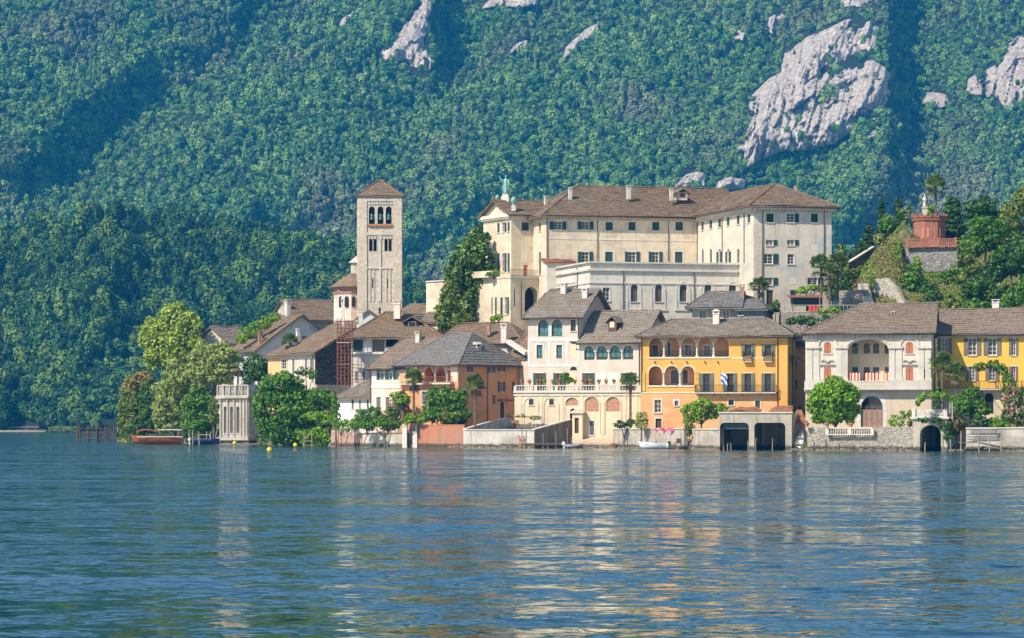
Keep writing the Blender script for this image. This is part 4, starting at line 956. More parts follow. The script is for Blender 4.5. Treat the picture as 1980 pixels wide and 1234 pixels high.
# ------------------------------------------------------------------ church and bell tower
def tower():
    t = House('bell_tower', 'tall square stone bell tower with three arched belfry openings and a pyramid roof', 'bell tower', (693, 489.6), (777, 490), 6.9, 13)
    ze = t.zl(378.5, 490)
    for a, b in ((713, 725.3), (729.8, 741.9), (745.6, 757.7)):
        w = t.window('front', a, 399, b, 433.5, 'bell', arch=1, depth=.75, name='belfry_opening', surround='stone_trim')
        u = (t.uv('front', a, 420)[0] + t.uv('front', b, 420)[0]) / 2; z = t.uv('front', a, 425)[1]
        o = t.part(MB().lathe([(.42, 0), (.40, .08), (.28, .45), (.24, .8), (.12, 1.0), (.03, 1.05)], t.at('front', u, z, -.42), 12), 'bell', plain('bell_bronze', (0.055, 0.12, 0.115), 0.4, 0.7), True)
    for a, b in ((713.5, 720.6), (722.1, 728.8), (743.2, 750.0), (751.4, 757.6)): t.window('front', a, 462, b, 486, 'bell', arch=1, depth=.6, surround='stone_trim', sw=.1)
    for a in (719.5, 746.8): t.window('front', a, 538.5, a + 3.6, 557.5, 'slit', depth=.4)
    t.window('front', 732.5, 595, 736, 607, 'slit', depth=.4)
    for a, b, y in ((712, 716, 470), (750, 756, 420)): t.uwindow('left', 2.0, 2.9, t.zl(y + 20, 490), t.zl(y - 8, 490), 'bell', arch=1)
    t.walls({'front': ze, 'left': ze, 'right': ze, 'back': ze}, TOWER)
    zx = t.zl(348, 493.5); o = .32; c = Vector((t.w / 2, t.d / 2, zx))
    E = [Vector((-o, -o, ze - .05)), Vector((t.w + o, -o, ze - .05)), Vector((t.w + o, t.d + o, ze - .05)), Vector((-o, t.d + o, ze - .05))]
    t.roofsheet([(E[i], E[(i + 1) % 4], c) for i in range(4)], [(E[i], c) for i in range(4)], 'slate_brown', .4)
    bands = [(384, 389), (450, 455), (517, 520)]
    for pl in ('front', 'left', 'right'):
        L = t.w if pl == 'front' else t.d
        for s0, s1 in ((-.001, 1.35), (L - 1.35, L + .001)): t.part(t.ubox(pl, MB(), s0, s1, 0.001, ze - .3, .001, .16), 'corner_pilaster', TOWER)
        for y0, y1 in bands: t.part(t.ubox(pl, MB(), 1.35, L - 1.35, t.zl(y1, 490), t.zl(y0, 490), .002, .155), 'string_course', 'stone_trim')
        mb = MB()
        for y, n in ((391, 9), (457, 8)):
            z = t.zl(y + .5, 490)
            for i in range(n): u = 1.5 + (L - 3.0) * (i + .5) / n; t.ubox(pl, mb, u - .11, u + .11, z - .38, z, .003, .15)
        t.part(mb, 'corbel_table', 'stone_trim')
        zz0, zz1 = t.zl(583, 490), t.zl(520, 490)
        for f in ((.5,) if pl == 'front' else (.5,)): t.part(t.ubox(pl, MB(), L * f - .16, L * f + .16, zz0, t.zl(455, 490), .0015, .15), 'lesene', 'stone_trim')
        mb = MB()
        for u in (1.85, 2.45, L - 2.45, L - 1.85): t.ubox(pl, mb, u - .09, u + .09, zz0, zz1, .001, .10)
        t.part(mb, 'narrow_lesenes', 'stone_trim')
    t.part(t.box('front', MB(), 711, 434, 760, 437.5, 0, .3), 'belfry_ledge', 'orange_wood')
    # church: apse drum, nave roof
    h = House('church', 'old church with a brown stone roof and a brick-banded apse beside the bell tower', 'church', (572, 514), (660, 517), 14, 8)
    ze = h.zl(618, 514); zr = h.zl(580, 521)
    h.walls({'front': h.zl(616, 514), 'left': h.gable('left', ze, zr), 'back': ze, 'right': h.gable('right', ze, zr)}, LIME)
    rf = h.roof(ze, zr, -1, 99, 'slate_brown', ov=.5); h.chimney(rf, 555, 579, 603, 517, 9, 'stone_trim')
    p = h.lp(681, HOR, 497.5); n = 8; r = 2.95; z1 = h.zl(556, 497); z2 = h.zl(531, 497)
    mb = MB().lathe([(r, 0), (r, z1)], (p.x, p.y, 0), n, .39); h.part(mb, 'apse_wall', plaster('apse_render', (0.66, 0.56, 0.46), 0.25, (0.3, 0.24, 0.18), (0.62, 0.42, 0.33), 0.3))
    h.part(MB().lathe([(r + .02, 0), (r + .14, .02), (r + .16, 1.05), (r + .1, 1.1)], (p.x, p.y, z1 - 1.1), n, .39), 'brick_frieze', 'brick')
    h.part(MB().lathe([(r + .65, -.15), (r + .65, 0), (.5, z2 - z1), (.35, z2 - z1 + .1)], (p.x, p.y, z1 + .12), 16, .2), 'apse_roof', 'slate_brown')
    h.part(MB().lathe([(1.5, 0), (1.5, 2.2), (2.0, 2.3), (1.6, 2.6), (.9, 3.2), (0, 3.7)], (p.x + 2.0, p.y + 2, z2 - .3), 10), 'lantern', LIME)
    for a in (-2.22, -1.83, -1.43, -1.05, -2.6):
        q = Vector((p.x + (r - .05) * math.cos(a) * .955, p.y + (r - .05) * math.sin(a) * .955, z1 - 3.2)); d = Vector((math.cos(a), math.sin(a), 0)); s_ = Vector((-d.y, d.x, 0))
        pts = [q + s_ * x + Vector((0, 0, z)) for x, z in arch_pts(-.28, .28, 0, 1.7, .28)]
        h.part(MB().prism(pts, d * .22), 'blind_window', 'void')
tower()

# ------------------------------------------------------------------ waterfront row
def white_house():
    h = House('white_house', 'tall cream-white house with teal arched windows above a long balustraded terrace', 'house', (1021, 430), (1119.6, 427.4), 14, 1.3)
    ze = h.zl(611, 428.5); zr = h.zl(560, 435)
    for a, b in ((1040.2, 1060.6), (1066.5, 1087.6)): h.window('front', a, 618, b, 650.6, 'teal', arch=1, surround='white', depth=.35)
    h.window('front', 1103.3, 618.3, 1113.4, 640.7, 'green_plain', surround='white')
    for a, b in ((1037.7, 1049.3), (1075.7, 1087)): h.window('front', a, 667, b, 693, 'teal', surround='white')
    for y in (666, 720): h.part(h.box('front', MB(), 1104, y, 1114, y + 26, 0, .03), 'blind_panel', BASEC)
    for y in (660, 713):
        u, z = h.uv('front', 1109, y + 3); h.part(MB().prism([h.at('front', u + .5 * math.cos(math.pi * k / 8), z + .5 * math.sin(math.pi * k / 8), .0) for k in range(9)], h.frame('front')[2] * .03), 'lunette', 'void')
    h.window('front', 1037.5, 721.5, 1049.3, 757, 'orange_door', name='french_door', surround='white'); h.window('front', 1076, 721.5, 1087, 757, 'orange_door', name='french_door', surround='white')
    h.walls({'front': ze, 'left': h.gable('left', ze, zr - .3), 'right': h.gable('right', ze, zr - .3), 'back': ze}, WHITE)
    rf = h.roof(ze, zr, .8, 99, 'slate_grey', ov=.75)
    h.chimney(rf, 1090, 547, 562, 434.5, 10, 'stone_trim'); h.chimney(rf, 1131.5, 556, 583, 432, 10, 'white', dpx=10)
    for y0, y1 in ((654, 660), (704.5, 709)): h.part(h.box('front', MB(), 1021, y0, 1119, y1, 0, .05), 'string_course', 'white')
    for px in (1022.5, 1062, 1096, 1118): h.part(h.box('front', MB(), px - 2, 660, px + 2, 704.5, 0, .035), 'pilaster_strip', 'white')
    h.gutter('front', ze - .35, .75)
    # right-hand lower block of the same house
    g = House('', '', '', (1119.6, 427.4), (1239, 423.6), 11, 1.3, root=h)
    ze = g.zl(659, 425.5); zr = g.zl(602, 431)
    us, zb, zt, zs = g.arcade('front', [(1129.6, 1148), (1154, 1173), (1179.3, 1199), (1205, 1224.4)], 669, 696, 'white', .3, 'white', .12)
    back = g.recess('front', us[0][0] - .15, us[-1][1] + .15, zb, zt + .1, .5, WHITE, None, 'window_reveal')
    for a, b in us:
        c = (a + b) / 2; w = b - a
        pts = [g.at('front', u, z, -.36) for u, z in arch_pts(a + .02, b - .02, zb, zt, w / 2 - .02)]
        f = g.part(MB().prism(pts, -g.frame('front')[2] * .04), 'window', 'teal')
        mb = MB()
        for x in (a + .05, c, b - .05): mb.bar(g.at('front', x, zb, -.34), g.at('front', x, zs if x != c else zt - .05, -.34), .07)
        mb.bar(g.at('front', a, zb + .35, -.335), g.at('front', b, zb + .35, -.335), .5, .06); mb.bar(g.at('front', a, zs, -.34), g.at('front', b, zs, -.34), .06)
        g.part(mb, 'casement', 'brown')
    for a, b in ((1132.3, 1143.8), (1208.5, 1223)): g.window('front', a, 721.5, b, 757, 'orange_door', name='french_door', surround='white')
    for a, b in ((1153, 1171), (1176, 1196)): g.part(g.box('front', MB(), a, 720, b, 744, 0, .03), 'blind_panel', 'white')
    g.walls({'front': ze, 'right': g.gable('right', ze, zr - .3), 'back': ze}, WHITE)
    rf = g.roof(ze, zr, -.1, 99, 'slate_grey', ov=.75, u0=.6); g.dormer(rf, 1172, 611, 1200, 636, 427.2, 'slate_grey', 'brown', 2.5, 'bare' if False else 'white', 'orange_wood')
    g.gutter('front', ze - .35, .75); g.downpipe('front', 1236.5, 662, 757, hook=.6); h.downpipe('front', 1118.6, 613, 655, hook=.6)
    # terrace storey
    b = House('', '', '', (995, 424), (1239, 419), 9, .6, root=h)
    zt = b.zl(758, 421.5)
    bays = [(1015.6, 1038.8), (1054.4, 1078.5), (1094.6, 1118), (1131, 1158), (1172.3, 1199.2)]
    for i, (x0, x1) in enumerate(bays):
        if i < 2: b.window('front', (x0 + x1) / 2 - 4.5, 771.5, (x0 + x1) / 2 + 4.7, 783.5, 'dark', surround='warm_trim', sw=.1)
        else:
            y1 = 784.5 if i == 2 else 796
            u0, zb = b.uv('front', x0, y1); u1, zz = b.uv('front', x1, 768); r = (u1 - u0) / 2
            ol = arch_pts(u0, u1, zb, zz, min(r, zz - zb - .02)); b.hole('front', ol, .3)
            mb = MB(); nx = int((u1 - u0) / .19)                 # pierced brick screen
            for a in range(nx + 1):
                for q in range(int((zz - zb) / .19) + 1):
                    x, z = u0 + a * .19 + (.095 if q % 2 else 0), zb + q * .19
                    if math.hypot(x - (u0 + u1) / 2, max(0, z - (zz - min(r, zz - zb - .02)))) < r: b.ubox('front', mb, x - .065, x + .065, z, z + .11, -.22, -.12)
            for q in range(int((zz - zb) / .19) + 1):
                z = zb + q * .19; hw = math.sqrt(max(.01, r * r - max(0, z - (zz - min(r, zz - zb - .02))) ** 2)); b.ubox('front', mb, (u0 + u1) / 2 - hw, (u0 + u1) / 2 + hw, z - .05, z, -.215, -.125)
            b.part(mb, 'brick_screen', plain('screen_brick', (0.62, 0.34, 0.22), 0.9)); b.part(MB().prism([b.at('front', u, z, -.29) for u, z in ol], -b.frame('front')[2] * .03), 'screen_back', 'void')
    b.window('front', 1140, 814, 1149, 841, 'blue_closed', name='door', surround='warm_trim')
    b.window('front', 1102, 790, 1114, 845, 'slit', arch=1, name='passage')
    b.walls({'front': zt - .1, 'left': zt - .1, 'right': zt - .1}, BASEC)
    b.part(b.ubox('front', MB(), -.15, b.w + .15, zt - .1, zt + .08, -9, .3), 'terrace_floor', 'stone_trim')
    b.part(b.ubox('front', MB(), -.1, b.w + .1, zt - .5, zt - .3, 0, .14), 'cornice', 'warm_trim')
    b.balusters('front', .1, b.w - .15, zt + .08, zt + .95, -.2, .1, 'stone_trim', .36)
    for x0, x1 in bays:
        u0, u1 = b.uv('front', x0 - 2.5, 780)[0], b.uv('front', x1 + 2.5, 780)[0]; z0, z1 = b.uv('front', x0, 838)[1], b.uv('front', x0, 785)[1]; mb = MB(); r = (u1 - u0) / 2
        pts = [b.at('front', u0, z0, .03)] + [b.at('front', (u0 + u1) / 2 - r * math.cos(math.pi * k / 12), z1 + .15 + r * .98 * math.sin(math.pi * k / 12), .03) for k in range(13)] + [b.at('front', u1, z0, .03)]
        mb.tube(pts, .08, 4); b.part(mb, 'arch_moulding', 'warm_trim')
    for x in (1006, 1046.5, 1086, 1124.5, 1165, 1208, 1230): b.part(b.box('front', MB(), x - 3, 764, x + 3, 842, 0, .07), 'pilaster', BASEC)
    h.box_terrace = b
    return h, b
WH, WB = white_house()

def yellow_house():
    h = House('yellow_house', 'broad yellow and peach house with two rows of arched loggias and green shutters', 'house', (1239.4, 409), (1523.6, 405.4), 11, 1.2)
    ze = h.zl(647, 407); zr = h.zl(617.5, 412.5); zm = h.zl(759.5, 407)
    # lower storey, peach
    h.window('front', 1265.5, 773, 1278.5, 798, 'bare', surround='warm_trim'); h.window('front', 1267.5, 809.5, 1279, 829.8, 'door', name='door', surround='warm_trim')
    h.window('front', 1408.6, 773, 1419, 784, 'dark', surround='warm_trim'); h.window('front', 1460.2, 775, 1469.6, 790, 'dark', surround='warm_trim')
    h.window('front', 1304.5, 775, 1311.5, 784.5, 'church', surround='white', sw=.22)
    h.walls({'front': [(0, 0), (h.w, 0), (h.w, zm), (0, zm)]}, PEACH)
    # upper storeys, yellow
    up = [(1255.4, 1281), (1286.3, 1313), (1318, 1345), (1350, 1377.2), (1382, 1409.4)]
    us, zb, zt, zs = h.arcade('front', up, 653.6, 690.5, 'stone_trim', .45, 'warm_trim', .14)
    bk = h.recess('front', us[0][0] - .2, us[-1][1] + .2, zb, zt + .25, 2.6, PEACH, 'lg1')
    for a, b, y0, st in ((1324, 1337, 667, 'bare'), (1361, 1373.5, 668, 'bare'), (1291, 1296, 663, 'blue_closed'), (1262, 1272, 668, 'grey_closed')): h.window('lg1', a, y0, b, 687.5, st, surround='warm_trim', depth=.15)
    h.walls({'lg1': bk}, PEACH, 'loggia_wall')
    h.railing('front', us[0][0], us[-1][1], zb, zb + .75, -.3, 'iron', .16, sides=False)
    lo = [(1254.3, 1280.3), (1285.6, 1312.4), (1317, 1342.6)]
    us, zb, zt, zs = h.arcade('front', lo, 708, 745.3, 'stone_trim', .45, 'warm_trim', .14)
    bk = h.recess('front', us[0][0] - .2, us[-1][1] + .2, zb, zt + .25, 2.6, PEACH, 'lg2')
    for a, b in ((1297, 1312), (1320, 1330)): h.window('lg2', a, 715, b, 742, 'church', arch=1, surround='warm_trim', depth=.15)
    h.walls({'lg2': bk}, PEACH, 'loggia_wall')
    for a, b in ((1440.3, 1453), (1479.3, 1491.8)): h.window('front', a, 666, b, 688.5, 'olive_door', surround='warm_trim', name='french_door', sw=.1)
    for a, b in ((1359.8, 1373), (1405.8, 1418.4), (1440, 1452.8), (1479, 1491.5)): h.window('front', a, 722, b, 758, 'olive_door', surround='warm_trim', name='french_door', sw=.1)
    for a, y in ((1534, 690), (1548, 716)): 
        u, z = h.uv('right', a, y); h.uwindow('right', 2.2 if a < 1540 else 5.6, 2.9 if a < 1540 else 6.3, z, z + 1.3, 'grey_closed')
    h.walls({'front': [(0, zm), (h.w, zm), (h.w, ze), (0, ze)], 'right': ze, 'left': ze, 'back': ze}, YELL)
    h.part(h.box('front', MB(), 1239.4, 758.2, 1345, 760.6, 0, .06), 'string_course', 'warm_trim'); h.part(h.box('front', MB(), 1413, 691, 1503, 693.4, 0, .05), 'string_course', 'warm_trim'); h.part(h.box('front', MB(), 1253, 690.6, 1412, 693, 0, .1), 'loggia_sill', 'warm_trim')
    h.part(h.box('front', MB(), 1252, 745.4, 1345, 748, 0, .1), 'loggia_sill', 'warm_trim')
    fz, ntz, Nz, Lz, bz = newmat('painted_frieze'); vo = ntz.nodes.new('ShaderNodeTexVoronoi'); vo.inputs['Scale'].default_value = 2.6; Lz.new(coords(ntz, (1, 1, 1.4)), vo.inputs['Vector'])
    Lz.new(ramp(ntz, vo.outputs['Distance'], [(0.2, (0.50, 0.27, 0.15)), (0.34, (0.72, 0.55, 0.33)), (0.6, (0.74, 0.47, 0.2))]), bz.inputs['Base Color']); bz.inputs['Roughness'].default_value = .9
    h.part(h.box('front', MB(), 1413, 650.5, 1502, 659.5, 0, .012), 'painted_frieze', fz)
    h.part(h.box('front', MB(), 1503, 647, 1523, 829, .003, .10), 'corner_strip', YELL)
    for px in (1266, 1298, 1328, 1363, 1388): h.part(h.box('front', MB(), px - .8, 698.5, px + .8, 701.5, 0, .25), 'wall_lamp', 'iron')
    for a, b in ((1437.8, 1454.3), (1477, 1494)):
        u0, z1 = h.uv('front', a, 681); u1, z0 = h.uv('front', b, 699); h.part(h.ubox('front', MB(), u0, u1, z0 - .1, z0, 0, .55), 'balcony_slab', 'stone_trim'); h.railing('front', u0, u1, z0, z1, .52, 'iron', .11)
    u0, z1 = h.uv('front', 1345, 745); u1, z0 = h.uv('front', 1501.5, 758.5); h.part(h.ubox('front', MB(), u0, u1, z0 - .16, z0, .0, .85), 'balcony_slab', 'stone_trim'); h.railing('front', u0, u1, z0, z1, .8, 'iron', .14)
    mb = MB()
    for px in (1352, 1378, 1403, 1430, 1466, 1490): h.box('front', mb, px - 1, 761, px + 1, 765, .0, .6)
    h.part(mb, 'balcony_brackets', 'stone_trim')
    h.part(h.box('front', MB(), 1239.8, 720, 1248.3, 757, .02, .10), 'shutter', 'yellow_shut'); h.part(h.box('front', MB(), 1344.6, 720, 1351.3, 744, .02, .10), 'shutter', 'yellow_shut')
    rf = h.roof(ze, zr, h.lp(1295, HOR, 412).x, h.lp(1487, HOR, 412).x, 'slate_tan' if False else 'slate_grey', ov=.8)
    h.gutter('front', ze - .4, .8); h.downpipe('front', 1241, 650, 758, hook=.6); h.downpipe('front', 1504, 650, 828, hook=.6, n=.2); h.downpipe('right', 1531, 655, 800, hook=.5)
    h.chimney(rf, 1385, 600, 622, 411, 12, 'orange_wood' if False else 'warm_trim', style=1)
    h.part(MB().slab([(Vector((h.w + .02, 1.5, ze - 2.6)), Vector((h.w + 1.3, 1.5, ze - 3.3)), Vector((h.w + 1.3, 8.5, ze - 3.3)), Vector((h.w + .02, 8.5, ze - 2.6)))], .12), 'pent_roof', 'slate_grey')
    g = House('', '', '', (1526, 416), (1556, 415.4), 8, 1.2, root=h); zg = g.zl(668, 416)
    g.window('front', 1536, 690, 1541, 708, 'grey_closed'); g.window('front', 1536, 735, 1541, 755, 'dark'); g.walls({'front': zg, 'right': zg}, PEACH); g.roof(zg, zg + 1.6, -1, 99, 'slate_grey', ov=.4)
    # flag on the balcony
    u, z = h.uv('front', 1400.5, 757); a = h.at('front', u, z, .8)
    mf, nt, N, L, b = newmat('flag_cloth'); w = nt.nodes.new('ShaderNodeTexWave'); w.bands_direction = 'DIAGONAL'; w.inputs['Scale'].default_value = .8; w.inputs['Distortion'].default_value = 2
    L.new(coords(nt), w.inputs['Vector']); L.new(ramp(nt, w.outputs['Fac'], [(.45, (0.03, 0.10, 0.38)), (.55, (0.65, 0.68, 0.72))]), b.inputs['Base Color'])
    G = h.G @ a; e = empty('flag', G, h.yaw, 'blue and white flag hanging on a pole from the yellow house balcony', 'flag')
    MB().tube([(0, 0, 0), (-.35, -.35, 2.7)], .025, 6).build('pole', MAT['iron'], e)
    V = []; nx, nz = 5, 9
    for j in range(nz):
        for i in range(nx): V.append((-.30 + i * .2 + .05 * math.sin(j), -.33 + .07 * math.sin(i * 1.6 + j * .5), 2.55 - j * .19 - i * .09))
    MB().add(V, [(j * nx + i, j * nx + i + 1, (j + 1) * nx + i + 1, (j + 1) * nx + i) for j in range(nz - 1) for i in range(nx - 1)]).build('cloth', mf, e, True)
    return h
YH = yellow_house()

def boathouse():
    h = House('boathouse', 'grey stained concrete boathouse with two dark boat openings at the water', 'boathouse', (1390.5, 386), (1531, 384), 10, -.6)
    zt = h.zl(799, 385)
    for a, b in ((1392, 1448), (1458.5, 1518.5)):
        u0, u1 = h.uv('front', a, 820)[0], h.uv('front', b, 820)[0]; z1 = h.zl(817.6, 385); c = .45
        h.hole('front', [(u0, .02), (u1, .02), (u1, z1 - c), (u1 - c * .35, z1 - c * .3), (u1 - c, z1), (u0 + c, z1), (u0 + c * .35, z1 - c * .3), (u0, z1 - c)], .5)
    h.walls({'front': zt, 'left': zt, 'right': zt, 'back': zt}, CONC)
    h.part(h.ubox('front', MB(), .05, h.w - .05, zt - .25, zt - .05, -9.9, -.05), 'flat_roof', CONC); h.part(h.ubox('front', MB(), -.12, h.w + .12, zt, zt + .16, -.5, .15), 'coping', 'stone_trim')
    u0, u1 = h.uv('front', 1392, 820)[0], h.uv('front', 1448, 820)[0]; z1 = h.zl(818, 385)
    h.part(h.ubox('front', MB(), u0 + .1, u1 - .1, z1 - .75, z1 - .08, -.62, -.56), 'roller_door', slatted('roller_green', (0.06, 0.10, 0.11)))
    h.part(h.ubox('front', MB(), u1 + .3, u1 + .36, 0, zt - .1, -9, -.5), 'inner_wall', CONC)
    for px0, px1, py in ((1404, 1472, 791), (1486, 1531, 790.5)):
        a, b = h.uv('front', px0, 798)[0], h.uv('front', px1, 798)[0]; zz = h.zl(797.5, 386); zr = h.zl(py, 389)
        h.roofsheet([(Vector((a, .4, zz + .16)), Vector((b, .4, zz + .16)), Vector(((b + a) / 2 + 1, 4.5, zr + .3)), Vector(((a + b) / 2 - 1, 4.5, zr + .3)))], [], 'terracotta', .35, 'tile_roof')
    g = House('', '', '', (1531.2, 388), (1556, 387.6), 5, -.3, root=h); zg = g.zl(813, 388)
    g.walls({'front': zg, 'right': zg}, CONC); g.roofsheet([(Vector((-.05, -.5, zg - .1)), Vector((g.w + .3, -.5, zg - .1)), Vector((g.w * .3, 4.5, zg + 1.3)), Vector((-.05, 4.5, zg + 1.3)))], [], 'terracotta', .35, 'tile_roof')
boathouse()

def villa():
    h = House('villa', 'pale grey villa with a large central arch, twin pilasters and terracotta blinds', 'villa', (1557.4, 386), (1801, 383.2), 11, 1.0)
    ze = h.zl(641, 384.6); zr = h.zl(589, 391)
    h.window('front', 1664.5, 766, 1707, 826, 'church', arch=1, surround='white', name='gateway', sw=.5, depth=.5); h.window('front', 1580, 790, 1590, 815, 'dark')
    h.walls({'front': [(0, 0), (h.w, 0), (h.w, h.zl(752, 384.6)), (0, h.zl(752, 384.6))]}, plaster('villa_base_render', (0.60, 0.485, 0.365), 0.4, (0.27, 0.22, 0.17), (0.54, 0.46, 0.37), 0.5))
    us, zb, zt, zs = [], h.uv('front', 1679, 736.5)[1], h.uv('front', 1679, 656.5)[1], 0
    u0, u1 = h.uv('front', 1639, 700)[0], h.uv('front', 1719, 700)[0]
    h.hole('front', arch_pts(u0, u1, zb, zt, h.zl(656.5, 384.6) - h.zl(677, 384.6)), .45)
    bk = h.recess('front', u0 - .1, u1 + .1, zb, zt + .2, 3.0, BASEC, 'lg')
    for a, b in ((1648, 1659), (1670, 1682), (1688, 1700), (1710.5, 1719)): h.window('lg', a, 663.5, b, 683.5, 'green_plain', arch=1, rise=.3, depth=.15); h.window('lg', a, 710, b, 736, 'blue_closed', depth=.15)
    h.walls({'lg': bk}, BASEC, 'loggia_wall')
    for a, b in ((1592.9, 1607.5), (1751, 1766)):
        h.window('front', a, 661, b, 683.6, 'orange_closed', arch=1, rise=.35, surround='white', depth=.12); h.window('front', a, 710.5, b, 735.5, 'orange_closed', surround='white', depth=.12)
    h.window('front', 1783.5, 714, 1790, 733, 'slit')
    zq = h.zl(752, 384.6); h.walls({'front': [(0, zq), (h.w, zq), (h.w, ze), (0, ze)], 'left': ze, 'right': h.gable('right', ze, zr - .3), 'back': ze}, VILLA)
    uu0, uu1 = h.uv('front', 1665.2, 800)[0], h.uv('front', 1706.3, 800)[0]; z1 = h.zl(792, 384.6)
    mb = MB(); n = 4
    for i in range(n): a = uu0 + (uu1 - uu0) * i / n; h.ubox('front', mb, a + .02, a + (uu1 - uu0) / n - .02, 0, z1, -.36, -.28)
    h.part(mb, 'gate_leaf', plain('brown_gate', (0.30, 0.19, 0.145), 0.6))
    rf = h.roof(ze, zr, h.lp(1664, HOR, 391).x, 99, 'slate_tan', ov=.6)
    h.chimney(rf, 1726.5, 601, 628, 387.5, 7, 'stone_trim'); h.gutter('front', ze - .35, .6)
    zf = h.zl(675, 384.6)
    for px in (1565.5, 1579, 1622, 1633.5, 1724.5, 1738.5, 1781, 1794.5):
        mb = MB(); u = h.uv('front', px, 700)[0]; w = .36
        h.ubox('front', mb, u - w, u + w, zb + .25, zf, 0, .12); h.ubox('front', mb, u - w - .1, u + w + .1, zb - .1, zb + .25, 0, .2); h.ubox('front', mb, u - w - .08, u + w + .08, zf, zf + .14, 0, .18); h.ubox('front', mb, u - w - .16, u + w + .16, zf + .14, zf + .3, 0, .26)
        h.part(mb, 'pilaster', 'stone_trim')
    for a, b in ((1559, 1586), (1616, 1640), (1718, 1745), (1774, 1800)): h.part(h.box('front', MB(), a, 671.5, b, 674, .27, .30), 'entablature', 'stone_trim')
    for c, hw, y, yy in ((1600, 17, 652, 674), (1679, 42.5, 653.5, 676), (1758.5, 17, 652, 674)):
        uc, z1 = h.uv('front', c, yy); u1_ = h.uv('front', c + hw, yy)[0]; r = u1_ - uc; zt_ = h.uv('front', c, y)[1]
        mb = MB()
        for k in range(14):
            q = []
            for kk, o in ((k, 0), (k, .22), (k + 1, .22), (k + 1, 0)):
                t = math.pi * kk / 14; q.append(h.at('front', uc + (r + o) * math.cos(t), z1 + (zt_ - z1 + o) * math.sin(t), 0.0))
            mb.prism(q, h.frame('front')[2] * .14)
        h.part(mb, 'arch_moulding', 'stone_trim')
    for c in (1600, 1758.5):                                     # scrolled pediments
        mb = MB(); u, z = h.uv('front', c, 703)
        for sg in (-1, 1): mb.tube([h.at('front', u + sg * t, z + .28 * math.sin(t * 3.2) + .1, .1) for t in (0, .2, .4, .6, .8)], [.10, .12, .08, .11, .06], 6)
        h.ubox('front', mb, u - .95, u + .95, z - .25, z - .1, 0, .22); h.part(mb, 'scroll_ornament', plain('weathered_stucco', (.34, .31, .27), .9))
    z0, z1 = h.zl(754, 384.6), h.zl(736.5, 384.6)
    h.part(h.ubox('front', MB(), -.1, h.w + .1, z0, z0 + .22, 0, 1.0), 'balcony_slab', 'stone_trim'); h.part(h.ubox('front', MB(), -.1, h.w + .1, z0 - .2, z0, 0, .3), 'cornice', 'stone_trim')
    ua, ub = h.uv('front', 1659, 740)[0], h.uv('front', 1719, 740)[0]
    h.balusters('front', ua, ub, z0 + .22, z1, .72, .95, 'stone_trim', .3)
    for a, b in ((-.05, ua - .2), (ub + .2, h.w + .05)): h.part(h.ubox('front', MB(), a, b, z0 + .22, z1, .72, .95), 'balcony_parapet', 'stone_trim')
    h.part(h.ubox('front', MB(), 0, h.w, ze - .5, ze - .2, 0, .35), 'cornice', 'stone_trim')
    mb = MB()
    for i in range(30): u = .3 + i * (h.w - .6) / 29; h.ubox('front', mb, u - .09, u + .09, ze - .85, ze - .5, 0, .25)
    h.part(mb, 'eave_brackets', 'stone_trim')
    ms, nt, N, L, b = newmat('striped_awning'); w = nt.nodes.new('ShaderNodeTexWave'); w.bands_direction = 'X'; w.inputs['Scale'].default_value = .75; L.new(coords(nt), w.inputs['Vector'])
    L.new(ramp(nt, w.outputs['Fac'], [(.45, (.62, .13, .06)), (.55, (.72, .52, .40))]), b.inputs['Base Color'])
    for i, (a, c) in enumerate(((1639.5, 1662.5), (1672, 1689), (1691.5, 1703.5), (1708.5, 1718.5))):
        p0 = h.G @ h.at('front', h.uv('front', a, 730)[0], h.zl(735.8, 384.6) , -.25); w_ = h.uv('front', c, 730)[0] - h.uv('front', a, 730)[0]; hh = h.zl(720.5, 384.6) - h.zl(735.8, 384.6)
        e = empty('striped_cloth', p0, h.yaw, ['widest red and white striped cloth, under the left side of the villa arch', 'red and white striped cloth hung second from left under the villa arch', 'red and white striped cloth hung third from left under the villa arch', 'narrow striped cloth at the right side of the villa arch'][i], 'cloth', 'striped cloths on the villa balcony')
        n = max(4, int(w_ / .12)); mb = MB()
        V = [(w_ * k / n, .05 * math.sin(k * 1.9), z) for z in (0, hh) for k in range(n + 1)]
        mb.add(V, [(k, k + 1, n + 2 + k, n + 1 + k) for k in range(n)]).build('cloth', ms, e); MB().bar((-.05, 0, hh), (w_ + .05, 0, hh), .04).build('rail', MAT['iron'], e)
    return h
VL = villa()

